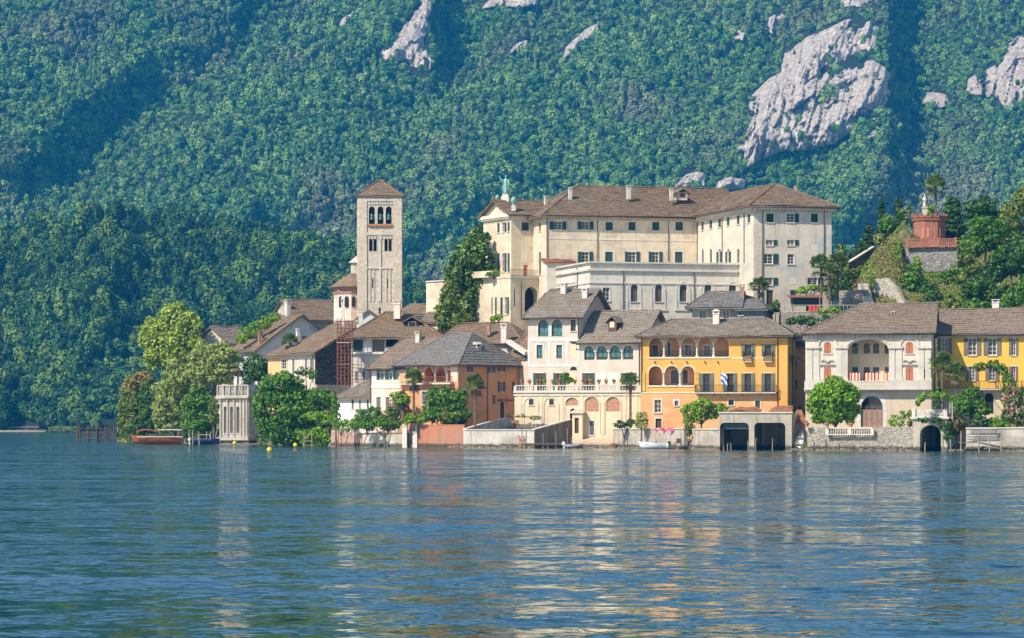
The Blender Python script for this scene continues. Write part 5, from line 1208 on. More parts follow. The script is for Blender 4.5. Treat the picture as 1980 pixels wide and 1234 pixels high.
def yellow_villa():
    h = House('yellow_villa', 'bright yellow long house with grey shutters partly behind a vine pergola', 'house', (1812, 389.5), (2040, 387.2), 10, 1.0)
    ze = h.zl(643, 389); zr = h.zl(599, 394.5); zm = h.zl(752, 389)
    for a, b in ((1820, 1833.5), (1872, 1888.3), (1910.6, 1927.2), (1955.5, 1964), (2000, 2014)): h.window('front', a, 654, b, 687, 'grey_open', surround='warm_trim', sw=.1)
    for a, b in ((1873.5, 1885.5), (1912, 1925), (1955.5, 1963.5), (2000, 2014)): h.window('front', a, 709, b, 736, 'grey_open', surround='stone_trim')
    h.walls({'front': [(0, zm), (h.w, zm), (h.w, ze), (0, ze)], 'right': ze, 'back': ze}, VYEL)
    h.window('front', 1904, 760, 1921, 800, 'slit', arch=1, surround='stone_trim'); h.window('front', 1850, 765, 1860, 790, 'dark')
    h.walls({'front': [(0, 0), (h.w, 0), (h.w, zm), (0, zm)]}, BASEC)
    rf = h.roof(ze, zr, -1, 99, 'slate_tan', ov=.6); h.chimney(rf, 1925, 578, 600, 394, 13, 'white', 'terracotta'); h.gutter('front', ze - .35, .6)
    h.part(h.ubox('front', MB(), 0, h.w, zm - .16, zm, 0, 1.0), 'balcony_slab', 'stone_trim'); h.railing('front', .3, 12, zm, zm + .95, .95, 'iron', .16)
    h.part(h.box('front', MB(), 1815, 645, 2040, 651.5, 0, .04), 'painted_frieze', 'stone_trim')
    for px in (1893, 1930, 1975): h.part(h.box('front', MB(), px - .8, 736, px + .8, 752, .9, 1.0), 'post', 'rust')
yellow_villa()

def orange_house():
    # corner block; the long right flank recedes from the water
    h = House('orange_house', 'deep orange corner house with a frilled triple-arched loggia and a grey slate roof', 'house', (773, 437), (886, 429.5), 12.5, 1.0)
    ze = h.zl(702, 433); zr = h.zl(646, 441)
    h.window('front', 784.5, 711.5, 794.5, 727.5, 'bare', surround='white')
    us, zb, zt, zs = h.arcade('front', [(820.6, 836.6), (842.8, 861.5), (864.2, 871.5)], 711, 738.6, 'stone_trim', .4, 'white', .12)
    bk = h.recess('front', us[0][0] - .2, us[-1][1] + .2, zb, zt + .2, 2.2, ORANGE, 'lg')
    for a, b in ((826, 835), (847, 858)): h.window('lg', a, 718, b, 738, 'door', depth=.15)
    h.walls({'lg': bk}, ORANGE, 'loggia_wall')
    for a, b in ((815.5, 826), (853, 862)): h.window('front', a, 757, b, 783, 'bare', surround='white')
    for a, b, y0, y1, st in ((906, 911, 706, 719, 'blue_open'), (946.5, 953.5, 707, 721, 'grey_open'), (966.5, 973, 703.5, 718.5, 'blue_open'), (985.2, 987.5, 703, 712, 'bare'), (966, 972.8, 738, 757.5, 'blue_open'), (952, 958, 764, 781.5, 'grey_closed'), (990, 995, 738, 762, 'blue_closed')):
        h.window('right', a, y0, b, y1, st)
    h.window('right', 966.5, 776, 975.5, 809, 'door', arch=1, surround='white', name='door')
    h.walls({'front': ze, 'right': ze, 'left': ze, 'back': ze}, ORANGE)
    rf = h.roof(ze, zr, 3.5, h.w - 3.5 + .4, 'slate_blue', ov=.8)
    h.chimney(rf, 922, 664, 692, 434.5, 12, 'stone_trim', style=1)
    for px, py, D in ((892, 672, 437), (905, 676, 436), (881, 688, 432.5), (907, 645, 440)):
        p = h.lp(px, py + 4, D); h.part(MB().lathe([(.11, -.3), (.11, .35), (.16, .36), (.16, .44), (0, .5)], p, 8), 'vent_pot', plain('clay_pot', (.5, .19, .09), .8), parent=rf)
    h.part(h.box('front', MB(), 872.5, 704, 885, 738, 0, .05), 'corner_panel', plaster('pale_panel', (.72, .52, .40), .15))
    u0, z1 = h.uv('front', 816, 729); u1, z0 = h.uv('front', 876, 740); h.part(h.ubox('front', MB(), h.uv('front', 776, 740)[0], u1 + .3, z0 - .22, z0, 0, .9), 'balcony_slab', 'stone_trim'); h.railing('front', u0, u1, z0, z1, .85, 'rust', .16)
    h.gutter('front', ze - .45, .8); h.gutter('right', ze - .45, .8); h.downpipe('right', 942, 700, 818, hook=.6); h.downpipe('front', 810, 704, 740, hook=.6)
    h.part(h.box('right', MB(), 962, 772.5, 985, 775.5, 0, 1.0), 'porch_roof', 'rust')
    for a, w_ in ((951, 10), (973, 9)): pass
    # pale pink left-hand house with its own brown roof
    g = House('pink_house', 'pale pink house with three arched teal windows left of the orange house', 'house', (718, 440), (773, 437.6), 10, 1.0)
    ze = g.zl(708, 439); zr = g.zl(655, 446)
    us, zb, zt, zs = g.arcade('front', [(727.8, 741), (744.2, 757.6), (760, 770.8)], 713, 735, 'white', .3, 'white', .1)
    g.recess('front', us[0][0] - .1, us[-1][1] + .1, zb, zt + .1, .5, WHITE, None, 'window_reveal')
    for a, b in us:
        g.part(MB().prism([g.at('front', u, z, -.35) for u, z in arch_pts(a + .02, b - .02, zb, zt, (b - a) / 2 - .02)], -g.frame('front')[2] * .04), 'window', 'teal')
        g.part(MB().bar(g.at('front', (a + b) / 2, zb, -.33), g.at('front', (a + b) / 2, zt - .05, -.33), .08).bar(g.at('front', a, zs, -.33), g.at('front', b, zs, -.33), .07), 'casement', 'white')
    for a, b in ((728.3, 736), (746, 753.5)): g.window('front', a, 768, b, 797, 'grey_closed', surround='white')
    g.walls({'front': ze, 'left': ze, 'right': ze, 'back': ze}, PINK)
    g.part(g.box('front', MB(), 718, 744, 775, 751, 0, .08), 'string_course', 'white')
    rf = g.roof(ze, zr, 2.5, 99, 'slate_tan', ov=.8, u1=g.w + 3); g.chimney(rf, 809, 640, 661, 441, 9, 'stone_trim'); g.gutter('front', ze - .45, .8); g.downpipe('front', 717.5, 710, 790, hook=.7)
orange_house()
# ------------------------------------------------------------------ houses behind and to the left
def left_village():
    h = House('gabled_house', 'bluish white gable house with a long brown stone roof left of the church', 'house', (452, 510), (497, 502), 15.8, 4)
    ze = h.zl(675, 505); zr = h.zl(608, 505)
    for px, py in ((545, 660), (585, 650), (612, 655)): u, z = h.uv('right', px, py); h.uwindow('right', u, u + .7, z - .9, z, 'grey_closed')
    h.walls({'front': ze, 'right': h.gable('right', ze, zr - .3), 'left': h.gable('left', ze, zr - .3), 'back': ze}, BLUW)
    rf = h.roof(ze, zr, -1, 99, 'slate_brown', ov=.7); h.chimney(rf, 557, 578, 606, 510, 8); h.chimney(rf, 576, 634, 657, 495, 6, 'white'); h.chimney(rf, 503, 641, 664, 503, 7, 'brick')
    h = House('side_house', 'small white house behind shrubs at the left end of the village', 'house', (441, 522), (486, 526), 8, 4)
    ze = h.zl(662, 523); zr = h.zl(632, 527); h.window('front', 455, 668, 459, 676, 'grey_closed'); h.walls({'front': h.zl(662, 523), 'left': h.gable('left', ze, zr - .3), 'right': ze, 'back': ze}, LIME); h.roof(ze, zr, -1, 99, 'slate_grey', ov=.5)
    h = House('ochre_house', 'narrow ochre house with one white window beside the gabled house', 'house', (518, 483), (560, 479.5), 8, 4)
    ze = h.zl(687, 481); zr = h.zl(667, 485); h.window('front', 544.5, 695, 554, 714, 'bare', surround='white'); h.walls({'front': ze, 'left': h.gable('left', ze, zr - .2), 'right': ze, 'back': ze}, plaster('ochre_render', (.62, .42, .20), .3)); h.roof(ze, zr, -1, 99, 'slate_brown', ov=.6)
    h = House('stone_sided_house', 'white fronted house with a long brown roof and a black rubble stone side wall', 'house', (557, 476), (609, 470.6), 19, 3)
    ze = h.zl(680, 473); zr = h.zl(622, 481)
    for a, b in ((565.5, 569.5), (590, 594), (600, 604)): h.window('front', a, 694, b, 727, 'grey_closed', surround='white')
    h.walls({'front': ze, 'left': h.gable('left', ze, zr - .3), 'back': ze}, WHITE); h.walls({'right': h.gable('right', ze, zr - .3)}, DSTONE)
    rf = h.roof(ze, zr, -1, 99, 'slate_brown', ov=.8); h.downpipe('front', 606, 682, 740, hook=.6)
    h.part(h.ubox('right', MB(), -.3, 18, 0, h.zl(744, 470), .3, .9), 'terrace_wall', CONC)
    # hip-roofed house in the middle, its loggias under repair
    h = House('hipped_house', 'old cream house with a wide brown hipped roof, a dormer and a dark lattice window', 'house', (679, 453), (848, 452), 12.5, 3)
    ze = h.zl(649, 452.5); zr = h.zl(604, 459)
    h.window('front', 683, 655, 701.5, 681, 'green_closed', name='loggia_screen', depth=.3); h.window('front', 720, 655.5, 743.5, 681, 'church', name='lattice_window', depth=.3); h.window('front', 746, 652.5, 770, 671, 'slit', depth=1.0)
    for a in (683, 697): h.window('front', a + 4, 718, a + 9, 736, 'grey_closed')
    h.window('front', 812, 655, 818, 664, 'dark')
    h.walls({'front': ze, 'left': ze, 'right': ze, 'back': ze}, LIME)
    h.part(h.box('front', MB(), 704, 653, 719.5, 682, 0, .08), 'white_panel', 'white'); h.part(h.box('front', MB(), 679, 682.5, 745, 685, 0, .35), 'string_course', 'white')
    rf = h.roof(ze, zr, h.lp(745, HOR, 459).x, h.lp(785, HOR, 459).x, 'slate_brown', ov=1.0)
    h.dormer(rf, 779, 612, 815, 634, 454.5, 'slate_brown', 'void', 3, 'void', 'grey_wood'); h.chimney(rf, 768, 579, 610, 456, 12, PINK, 'terracotta', dpx=12)
    # roofs peeping out around the tower foot
    h = House('low_house', 'small white gabled house at the foot of the bell tower', 'house', (690, 472), (734, 472), 6, 5)
    ze = h.zl(616, 472); zr = h.zl(602, 474); h.walls({'front': h.gable('front', ze, zr, h.w * .5), 'left': ze, 'right': ze}, BLUW)
    o = .35; h.roofsheet([(Vector((-o, -o, ze - .15)), Vector((h.w / 2, -o, zr + .12)), Vector((h.w / 2, 6, zr + .12)), Vector((-o, 6, ze - .15))), (Vector((h.w / 2, -o, zr + .12)), Vector((h.w + o, -o, ze - .15)), Vector((h.w + o, 6, ze - .15)), Vector((h.w / 2, 6, zr + .12)))], [], 'slate_grey')
    rr = h.part(MB().box(-.2, .2, -.3, .1, ze - .5, ze + .2), 'ledge', 'stone_trim'); h.chimney(rr, 697.5, 596, 621, 470, 8); h.chimney(rr, 663, 575, 624, 466, 6, 'white', 'slate_grey', 1)
    h = House('dark_gabled_house', 'low house with a brown roof and dark gable right of the bell tower', 'house', (765, 478), (824, 474), 8, 6)
    ze = h.zl(607, 476); zr = h.zl(589, 480); h.window('front', 790, 612, 796, 620, 'dark'); h.walls({'front': ze, 'right': h.gable('right', ze, zr - .2), 'left': ze}, LIME); h.roof(ze, zr, -1, 99, 'slate_brown', ov=.6)
    h = House('lean_house', 'little cream house with a sloping roof between the dark gable and the tall magnolia', 'house', (816, 462), (846, 461), 6, 6)
    ze = h.zl(622, 461.5); zr = h.zl(604, 464); h.window('front', 824, 625, 830, 633, 'dark'); h.walls({'front': ze, 'left': h.gable('left', ze, zr - .2), 'right': ze}, WARM); h.roof(ze, zr, -1, 99, 'slate_tan', ov=.4)
    # cottage with the shaggy roof
    h = House('cottage', 'low white cottage with a shaggy grey roof beside the pink house', 'cottage', (652, 445.5), (718, 442.5), 6, 1)
    ze = h.zl(766, 444); zr = h.zl(727, 447)
    for a, b in ((680, 684), (694.5, 697.5), (709, 713)): h.window('front', a, 771, b, 790, 'grey_closed')
    h.walls({'front': ze, 'left': ze, 'right': h.gable('right', ze, zr - .2), 'back': ze}, plaster('whitewash', (.76, .73, .68), .2)); h.roof(ze, zr, h.w - .7, 99, 'slate_grey', ov=.5, row=.3)
    # behind the orange house
    h = House('brown_roofed_house', 'brown roofed house with brick and white chimneys behind the orange house', 'house', (852, 449), (1004, 445.5), 11, 3)
    ze = h.zl(660, 447); zr = h.zl(625, 452.5); h.window('front', 870, 664, 876, 672, 'dark'); h.walls({'front': ze, 'left': ze, 'right': h.gable('right', ze, zr - .2)}, WHITE)
    rf = h.roof(ze, zr, h.lp(880, HOR, 452).x, h.lp(985, HOR, 452).x, 'slate_brown', ov=.6); h.chimney(rf, 945, 622, 642, 448, 7, 'brick', 'terracotta'); h.chimney(rf, 975, 624, 657, 445, 11, 'white', dpx=9)
    g = House('', '', '', (982, 441), (1024, 437), 8, 3, root=h); zg = g.zl(690, 439); zq = g.zl(642, 443)
    g.walls({'front': zg, 'right': g.gable('right', zg, zq - .2), 'left': g.gable('left', zg, zq + .3)}, WHITE); g.roof(zg, zq, .3, 99, 'slate_brown', ov=.3)
    g.part(MB().bar(g.lp(983, 660, 440.4), g.lp(1019, 684, 436.4), .8, .5), 'gable_parapet', 'white')
    # stone-roofed grey cottage below the monastery
    h = House('grey_cottage', 'small grey cottage with a pale slate roof just below the monastery', 'cottage', (1338, 424), (1424, 423), 7.5, 9)
    ze = h.zl(591, 423.5); zr = h.zl(565, 427)
    for a, b in ((1352, 1365.5), (1398, 1410)): h.window('front', a, 600.5, b, 616, 'bare', surround='stone_trim')
    h.walls({'front': ze, 'left': ze, 'right': h.gable('right', ze, zr - .3)}, plaster('grey_render', (.40, .37, .31), .35)); rf = h.roof(ze, zr, 1.8, 99, 'slate_blue', ov=.9); h.chimney(rf, 1435, 549, 572, 425, 8, 'brick', 'terracotta')
    g = House('', '', '', (1425, 422.5), (1478, 421.5), 6, 9, root=h); zg = g.zl(597, 422); g.window('front', 1429, 602, 1437, 609.5, 'dark'); g.walls({'front': zg, 'right': zg}, plaster('slate_render', (.17, .19, .20), .3))
    g.roofsheet([(Vector((-.2, -.6, zg - .1)), Vector((g.w + .6, -.6, zg - .1)), Vector((g.w * .55, 4.5, g.zl(577, 426))), Vector((.2, 4.5, g.zl(570, 426)))), (Vector((g.w + .6, -.6, zg - .1)), Vector((g.w + .6, 6.5, zg - .1)), Vector((g.w * .55, 4.5, g.zl(577, 426))))], [], 'slate_blue')
    # green garden shed with the tin roof on the terrace
    p = wp(1528, 603, 424); h = House('garden_shed', 'dark green open shed with a rusty roof and railing below the monastery', 'shed', (1532, 424), (1585, 424), 3.5, p.z)
    zt = h.zl(575, 424); h.part(MB().box(.1, h.w - .1, .3, 3.4, .9, zt), 'canvas_side', plain('dark_green_canvas', (.015, .045, .042), .7))
    h.part(MB().slab([(Vector((-.5, -.6, zt)), Vector((h.w + .5, -.6, zt)), Vector((h.w + .5, 3.8, zt + .45)), Vector((-.5, 3.8, zt + .45)))], .08), 'tin_roof', 'rust')
    for x in (.1, h.w - .1): h.part(MB().box(x - .06, x + .06, 0, .12, 0, zt), 'post', 'brown')
    h.part(MB().box(-1.5, h.w + 5, -.3, 4, -4, 0), 'terrace_wall', RUBBLE); h.railing('front', -1.3, h.w + 4.8, 0, .9, .25, 'white', .5, sides=False)
    c = empty('red_cloth', h.G @ Vector((h.w - 1.6, -.35, .05)), 0, 'red and white cloth drying on the shed railing below the monastery', 'cloth')
    n = 9; ms = plain('red_cloth', (.55, .06, .06), .8); MB().add([(k * .17, -.05 + .05 * math.sin(k * 2.1), z) for z in (0.05, .82) for k in range(n + 1)], [(k, k + 1, n + 2 + k, n + 1 + k) for k in range(n)]).build('cloth', ms, c)
left_village()

def scaffold():
    p = wp(652, 747, 449); e = empty('scaffolding', p, 0, 'rusty red scaffolding tower with plank decks against the old village houses', 'scaffolding')
    w, d, hh = 2.15, 1.3, 9.7; nx, nz = 5, 9
    st = MB(); lg = MB(); rr = random.Random(3)
    for i in range(nx):
        for y in (0, d): st.tube([(w * i / (nx - 1), y, 0), (w * i / (nx - 1), y, hh + rr.uniform(-.2, .5))], .04, 5)
    for j in range(1, nz + 1):
        for q in (0, .45):
            for y in (0, d): lg.tube([(-.1, y - .05, hh * j / (nz + .3) - q), (w + .1 + (1.2 if j < 4 else 0), y - .05, hh * j / (nz + .3) - q)], .03, 5)
    for j in range(nz): lg.tube([(0, -.06, hh * j / nz), (w, -.06, hh * (j + 1) / nz)] if j % 2 else [(w, -.06, hh * j / nz), (0, -.06, hh * (j + 1) / nz)], .025, 5)
    st.build('standard', MAT['rust'], e); lg.build('ledger', MAT['rust'], e)
    for j in (3, 6, 8): MB().box(-.1, w + .1, 0, d, hh * j / (nz + .3) + .03, hh * j / (nz + .3) + .12).build('plank_deck', MAT['stone_trim'] if j == 6 else MAT['grey_wood'], e)
scaffold()

MAT['grey_trim'] = plaster('weathered_grey_trim', (.44, .40, .335), .6, (.17, .15, .12), (.36, .325, .27), .6)
def pavilion():
    h = House('lake_pavilion', 'white stone lakeside pavilion with tall arched windows and a balustraded roof terrace', 'pavilion', (426.5, 496), (481, 490.5), 6.5, -.5)
    zt = h.zl(766, 493)
    for a, b in ((433, 438.5), (445.2, 451), (457.5, 463.3)): h.window('front', a, 786, b, 838, 'church', arch=1, depth=.35, surround='grey_trim', sw=.12)
    u, z = h.uv('right', 488, 800); h.uwindow('right', 2.2, 3.4, h.zl(840, 491), h.zl(790, 491), 'church', arch=1)
    h.walls({'front': zt, 'right': zt, 'left': zt, 'back': zt}, plaster('pavilion_stone', (.46, .41, .345), .65, (.17, .145, .115), (.37, .33, .275), .8))
    for px in (428.5, 441.8, 454.3, 467, 473.5, 479): 
        u = h.uv('front', px, 800)[0]; p = h.at('front', u, h.zl(846, 493), .16)
        h.part(MB().lathe([(.30, 0), (.30, .25), (.22, .3), (.19, zt - p.z - .9), (.27, zt - p.z - .75), (.3, zt - p.z - .6)], p, 10), 'column', 'grey_trim')
    h.part(h.ubox('front', h.ubox('right', MB(), 0, 6.5, h.zl(846, 493) - .45, h.zl(846, 493), 0, .45), -.45, h.w + .45, h.zl(846, 493) - .449, h.zl(846, 493) - .001, 0, .452), 'plinth', 'grey_trim')
    h.part(h.ubox('front', MB(), -.6, h.w + .6, zt - .35, zt, -7, .6), 'cornice', 'grey_trim'); h.part(h.ubox('front', MB(), -.1, h.w + .1, zt - .75, zt - .5, 0, .2), 'frieze', 'grey_trim')
    zb = h.zl(744.5, 493); h.balusters('front', -.35, h.w + .35, zt, zb, .1, .4, 'grey_trim', .27, piers=1.6, pw=.12); h.balusters('right', -.2, 6.0, zt, zb, .1, .4, 'grey_trim', .27, piers=1.6, pw=.12)
pavilion()

# ------------------------------------------------------------------ the island's ground
SH_X = [200, 225, 300, 420, 505, 560, 640, 800, 900, 1035, 1110, 1185, 1390, 1535, 1560, 1765, 1850, 1990, 2200]
SH_D = [560, 552, 520, 500, 489, 464, 448.5, 432, 427, 418, 422, 417.5, 389, 386, 378, 372.5, 370, 366, 362]
HC_X = [200, 420, 560, 700, 850, 950, 1400, 1530, 1566, 1600, 1640, 1700, 1748, 1756, 1800, 1850, 1900, 1980, 2100, 2250]
HC_Z = [2.0, 3.0, 6.5, 8.5, 10, 12, 13, 8, 8, 18, 23.3, 28.6, 32.6, 31.0, 29.4, 29.4, 30, 33, 35, 34]
def zisl(x, y):
    px = 990 + x / np.maximum(y, 1) * F; s = y - np.interp(px, SH_X, SH_D); zc = np.interp(px, HC_X, HC_Z)
    inl = sstep(8, np.where(px > 1550, 74, 50), s); z = .95 + (zc - .95) * inl
    z = np.where(s < 0, -1.4, z) * np.where((s >= 0) & (s < 1.0), s, 1)
    cr = np.interp(y, [380, 415, 433, 440, 446.6, 449.6, 451.3, 453], [13, 17, 20, 22.8, 24.8, 25.2, 29.4, 99]); cl = np.interp(y, [380, 415, 433, 437, 462, 470], [13, 17, 19.5, 23.5, 36, 99])
    k = sstep(1738, 1752, px); z = np.where(px > 1570, np.minimum(z, cr * k + cl * (1 - k)), z)
    back = sstep(500, 560, y) * np.where(px > 560, 1, 0); return z * (1 - back) - 1.4 * back
def ground():
    xs = np.arange(-85, 85.1, 1.25); ys = np.arange(352, 575, 1.25); X, Y = np.meshgrid(xs, ys)
    Z = zisl(X, Y) + .35 * (fbm(X / 3, Y / 3, 91, 3) - .5) * (zisl(X, Y) > 1.5)
    px = 990 + X / Y * F; Z = np.where((px < 234) | ((px > 1388) & (px < 1533) & (Y < 397)) | ((px > 1770) & (px < 1828) & (Y < 379)), -1.4, Z)
    idx = np.arange(X.size).reshape(X.shape); Q = np.stack([idx[:-1, :-1], idx[:-1, 1:], idx[1:, 1:], idx[1:, :-1]], -1).reshape(-1, 4)
    m, nt, N, L, b = newmat('island_soil'); o = coords(nt); n1 = noise(nt, o, .28, 5, .6); n2 = noise(nt, o, 1.6, 5, .6)
    c = ramp(nt, n1, [(.36, (.05, .085, .02)), (.47, (.12, .14, .035)), (.58, (.22, .18, .08)), (.70, (.28, .22, .14))])
    c = mix(nt, ramp(nt, n2, [(.4, (0, 0, 0)), (.6, (.7, .7, .7))]), c, (.05, .075, .02)); L.new(c, b.inputs['Base Color']); b.inputs['Roughness'].default_value = 1
    tag(link('island_ground', npmesh('island_ground', np.stack([X, Y, Z], -1).reshape(-1, 3), Q, True), m), kind='structure')
ground()

# ------------------------------------------------------------------ walls, terraces, landings
def wallrun(name, label, pts, mat, t=.5, cap=None, cat='wall', capw=.12, group=None, z0=-1.4):
    """garden wall through surveyed points (px, top py, D)"""
    P = [wp(*p) for p in pts]; o = P[0]; e = empty(name, (o.x, o.y, 0), 0, label, cat, group); mb = MB(); cp = MB()
    for a, b in zip(P[:-1], P[1:]):
        a, b = a - Vector((o.x, o.y, 0)), b - Vector((o.x, o.y, 0)); d = Vector((b.x - a.x, b.y - a.y, 0)).normalized(); n = Vector((-d.y, d.x, 0)) * t
        za, zb = z0 if not hasattr(z0, '__call__') else z0(a), z0
        q = [Vector((a.x, a.y, z0)), Vector((b.x, b.y, z0)), Vector((b.x, b.y, b.z)), Vector((a.x, a.y, a.z))]
        mb.prism(q, n)
        if cap:
            m = n.normalized() * capw; u = Vector((0, 0, .14)); a1 = a - m - d * .04; b1 = b - m + d * .04
            cp.prism([a1, b1, b1 + u, a1 + u], n + 2 * m)
    mb.build('wall_face', mat, e)
    if cap: cp.build('coping', MAT[cap] if isinstance(cap, str) else cap, e)
    return e
def shore():
    wallrun('stone_wall', 'low pale worn terrace wall at the water beside the orange house', [(899, 832, 417), (1034, 832, 415)], LIME, .5, 'stone_trim', cat='terrace wall')
    wallrun('stone_wall', 'dark streaked terrace wall slanting up to the gate block', [(1034.3, 832, 415.3), (1106, 812, 422)], plaster('black_streaked_wall', (.26, .22, .18), .7, (.04, .035, .03), None, 1.0), .5, 'stone_trim', cat='terrace wall')
    wallrun('stone_wall', 'sloping cream wall rising from the terrace to the white house', [(901, 831, 418), (930, 822, 421), (1000, 804, 425)], LIME, .4, 'stone_trim', cat='terrace wall')
    g = House('gate_block', 'cream gate block with a rounded top and a narrow dark doorway beside the slipway', 'gate', (1106.5, 420.5), (1126, 420.1), 2.4, .3); z = g.zl(799, 420)
    g.window('front', 1111, 808, 1119, 838, 'door', name='door', depth=.3); g.walls({'front': z, 'left': z, 'right': z}, BASEC); g.part(g.ubox('front', MB(), -.25, g.w + .25, z - .02, z + .2, -2.4, .25), 'coping', 'stone_trim')
    g.part(MB().prism([Vector((-.2, -.2, z + .2)), Vector((g.w + .2, -.2, z + .2)), Vector((g.w * .7, -.2, z + .5)), Vector((g.w * .3, -.2, z + .5))], (0, 2.3, 0)), 'gate_top', 'stone_trim')
    # slipway
    a, b, c, d = wp(1108, 845, 424), wp(1190, 841, 422), wp(1190, 866.5, 410.5), wp(1118, 866, 411)
    n = 8; mb = MB(); V = []
    for j in range(n + 1):
        for i in range(n + 1): s, t = i / n, j / n; p = a.lerp(b, s).lerp(d.lerp(c, s), t); V.append((p.x, p.y, p.z + .03 * math.sin(i * 2.3 + j)))
    mb.add(V, [(j * (n + 1) + i, (j + 1) * (n + 1) + i, (j + 1) * (n + 1) + i + 1, j * (n + 1) + i + 1) for j in range(n) for i in range(n)]); o = mb.build('slipway', plaster('sandy_concrete', (.50, .40, .29), .3)); tag(o, kind='structure'); o.name = 'slipway_path'
    wallrun('quay_wall', 'grey quay wall with long dark streaks below the yellow house', [(1185, 830.5, 413.5), (1322, 830, 396.5)], plaster('streaked_quay', (.45, .39, .32), .5, (.07, .06, .05), (.34, .29, .24), 1.0), .6, 'stone_trim', cat='quay wall')
    wallrun('quay_wall', 'short streaked quay wall between the water steps and the boathouse', [(1340, 831, 394.5), (1391, 831, 388)], plaster('streaked_quay', 0), .6, 'stone_trim', cat='quay wall')
    e = empty('water_steps', wp(1323, 866, 396.5), -.75, 'narrow dark stone steps down to the water in the quay wall', 'steps')
    for i in range(6): MB().box(0, 1.3, .3 + i * .3, 3.2, -.6 + i * .42, -.18 + i * .42).build('step', RUBBLE, e)
    wallrun('rubble_wall', 'rough rubble stone wall with a balustrade set in it, in front of the villa', [(1561.5, 827, 377), (1766, 826, 371)], RUBBLE, .7, None, cat='stone wall')
    b = House('balustrade', 'row of pale stone balusters set into the rubble wall before the villa', 'balustrade', (1601, 375.4), (1688, 372.9), .5, wp(1601, 841, 375.4).z); b.balusters('front', 0, b.w, 0, b.zl(826.5, 375), .02, .3, 'stone_trim', .3, name='balusters')
    wallrun('garden_wall', 'terracotta coloured garden wall at the waterside in front of the orange house', [(805, 823, 428), (898, 823, 423.5)], TERRA, .4, 'rust' if False else TERRA, cat='garden wall', capw=.04)
    wallrun('garden_wall', 'worn white garden wall left of the little water gate', [(702, 839, 436), (779, 838, 430)], LIME, .4, 'terracotta', cat='garden wall')
    wallrun('garden_wall', 'old red brick garden wall end beside the ivy hedge', [(640, 832, 445), (702, 838, 436.2)], masonry('washed_brick', [(.40, .20, .14), (.48, .28, .2), (.55, .42, .34)], 3.5, (.4, .34, .28), .3, .3), .4, None, cat='garden wall')
    for i, px in enumerate((783, 803)):
        e = empty('gate_pier', wp(px, 866, 429 - .05 * (px - 783)), -.2, 'white gate pier %s of the little garden gate' % ('on the left side' if i == 0 else 'on the right side'), 'gate pier', 'white piers of the garden gate')
        MB().box(-.32, .32, -.3, .3, -.5, 3.0).build('shaft', MAT['white'], e); MB().box(-.4, .4, -.38, .38, 3.0, 3.16).box(-.3, .3, -.28, .28, 3.161, 3.3).build('cap', MAT['stone_trim'], e)
    e = empty('garden_gate', wp(788, 862, 429), -.2, 'grey iron gate between the two white piers', 'gate'); mb = MB()
    for i in range(7): mb.bar((.0 + i * .16, 0, 0), (.0 + i * .16, 0, 2.1), .03)
    mb.bar((0, 0, .1), (1, 0, .1), .05).bar((0, 0, 1.9), (1, 0, 1.9), .05).bar((0, 0, 1.0), (1, 0, 1.0), .05).build('leaf', MAT['blue_shut'], e); MB().box(-.3, 1.4, -1.0, .2, -.5, -.25).build('landing_step', MAT['stone_trim'], e)
    # water gate under the pergola
    h = House('water_gate', 'stone water gate with a dark arch and a white scrollwork railing on top', 'water gate', (1766, 371), (1832, 369), 7, -.6); z = h.zl(810, 370)
    u0, u1 = h.uv('front', 1779, 850)[0], h.uv('front', 1819.5, 850)[0]; h.hole('front', arch_pts(u0, u1, .02, h.zl(822, 370), 1.1), .8); h.walls({'front': z, 'left': z, 'right': z, 'back': z}, CONC)
    h.part(h.ubox('front', MB(), -.3, h.w + .3, z, z + .25, -7, .3), 'terrace_slab', 'stone_trim')
    zr = h.zl(793, 370); ua, ub = h.uv('front', 1773, 800)[0], h.uv('front', 1826, 800)[0]; mb = MB(); mb.bar(h.at('front', ua, z + .3, .1), h.at('front', ub, z + .3, .1), .08); mb.bar(h.at('front', ua, zr, .1), h.at('front', ub, zr, .1), .1)
    n = 7; st = (ub - ua) / n
    for i in range(n):
        c = ua + (i + .5) * st; zc = (z + .3 + zr) / 2; rr_ = min(st, zr - z - .3) * .46
        for q, dz in ((1, 0), (.55, 0)): mb.tube([h.at('front', c + rr_ * q * math.cos(t * .524), zc + rr_ * q * math.sin(t * .524), .1) for t in range(13)], .035, 4, False)
        mb.bar(h.at('front', c - st / 2, z + .3, .1), h.at('front', c + st / 2, zr, .1), .05); mb.bar(h.at('front', c + st / 2, z + .3, .1), h.at('front', c - st / 2, zr, .1), .05)
    h.part(mb, 'railing', 'white')
    for px in (1768, 1829): u = h.uv('front', px, 800)[0]; h.part(h.ubox('front', MB(), u - .22, u + .22, z + .251, zr + .15, -.2, .25), 'pier', 'stone_trim')
    h.part(MB().box(u0 - .3, u1 + .3, 6, 6.1, .1, z - .1), 'inner_wall', 'void')
    wallrun('lake_wall', 'stained pale lake wall with ivy at the right end of the waterfront', [(1868, 829, 369), (2080, 828, 364)], plaster('ivy_stained_wall', (.46, .42, .36), .55, (.10, .09, .06), (.34, .31, .27), .6), .5, 'stone_trim', cat='lake wall')
    f = House('lattice_fence', 'blue grey lattice fence on the lake wall', 'fence', (1874, 368.2), (1927, 367), .2, wp(1874, 842, 368).z); zt = f.zl(828.5, 368); mb = MB()
    for k in range(22): a = k * .16; mb.bar((a, 0, 0), (min(f.w, a + .55), 0, zt), .035); mb.bar((a + .5, .03, 0), (a, .03, zt), .035)
    f.part(mb, 'lattice', 'blue_shut'); f.part(MB().bar((0, 0, zt), (f.w, 0, zt), .06).bar((0, 0, 0), (f.w, 0, 0), .06), 'frame', 'white')
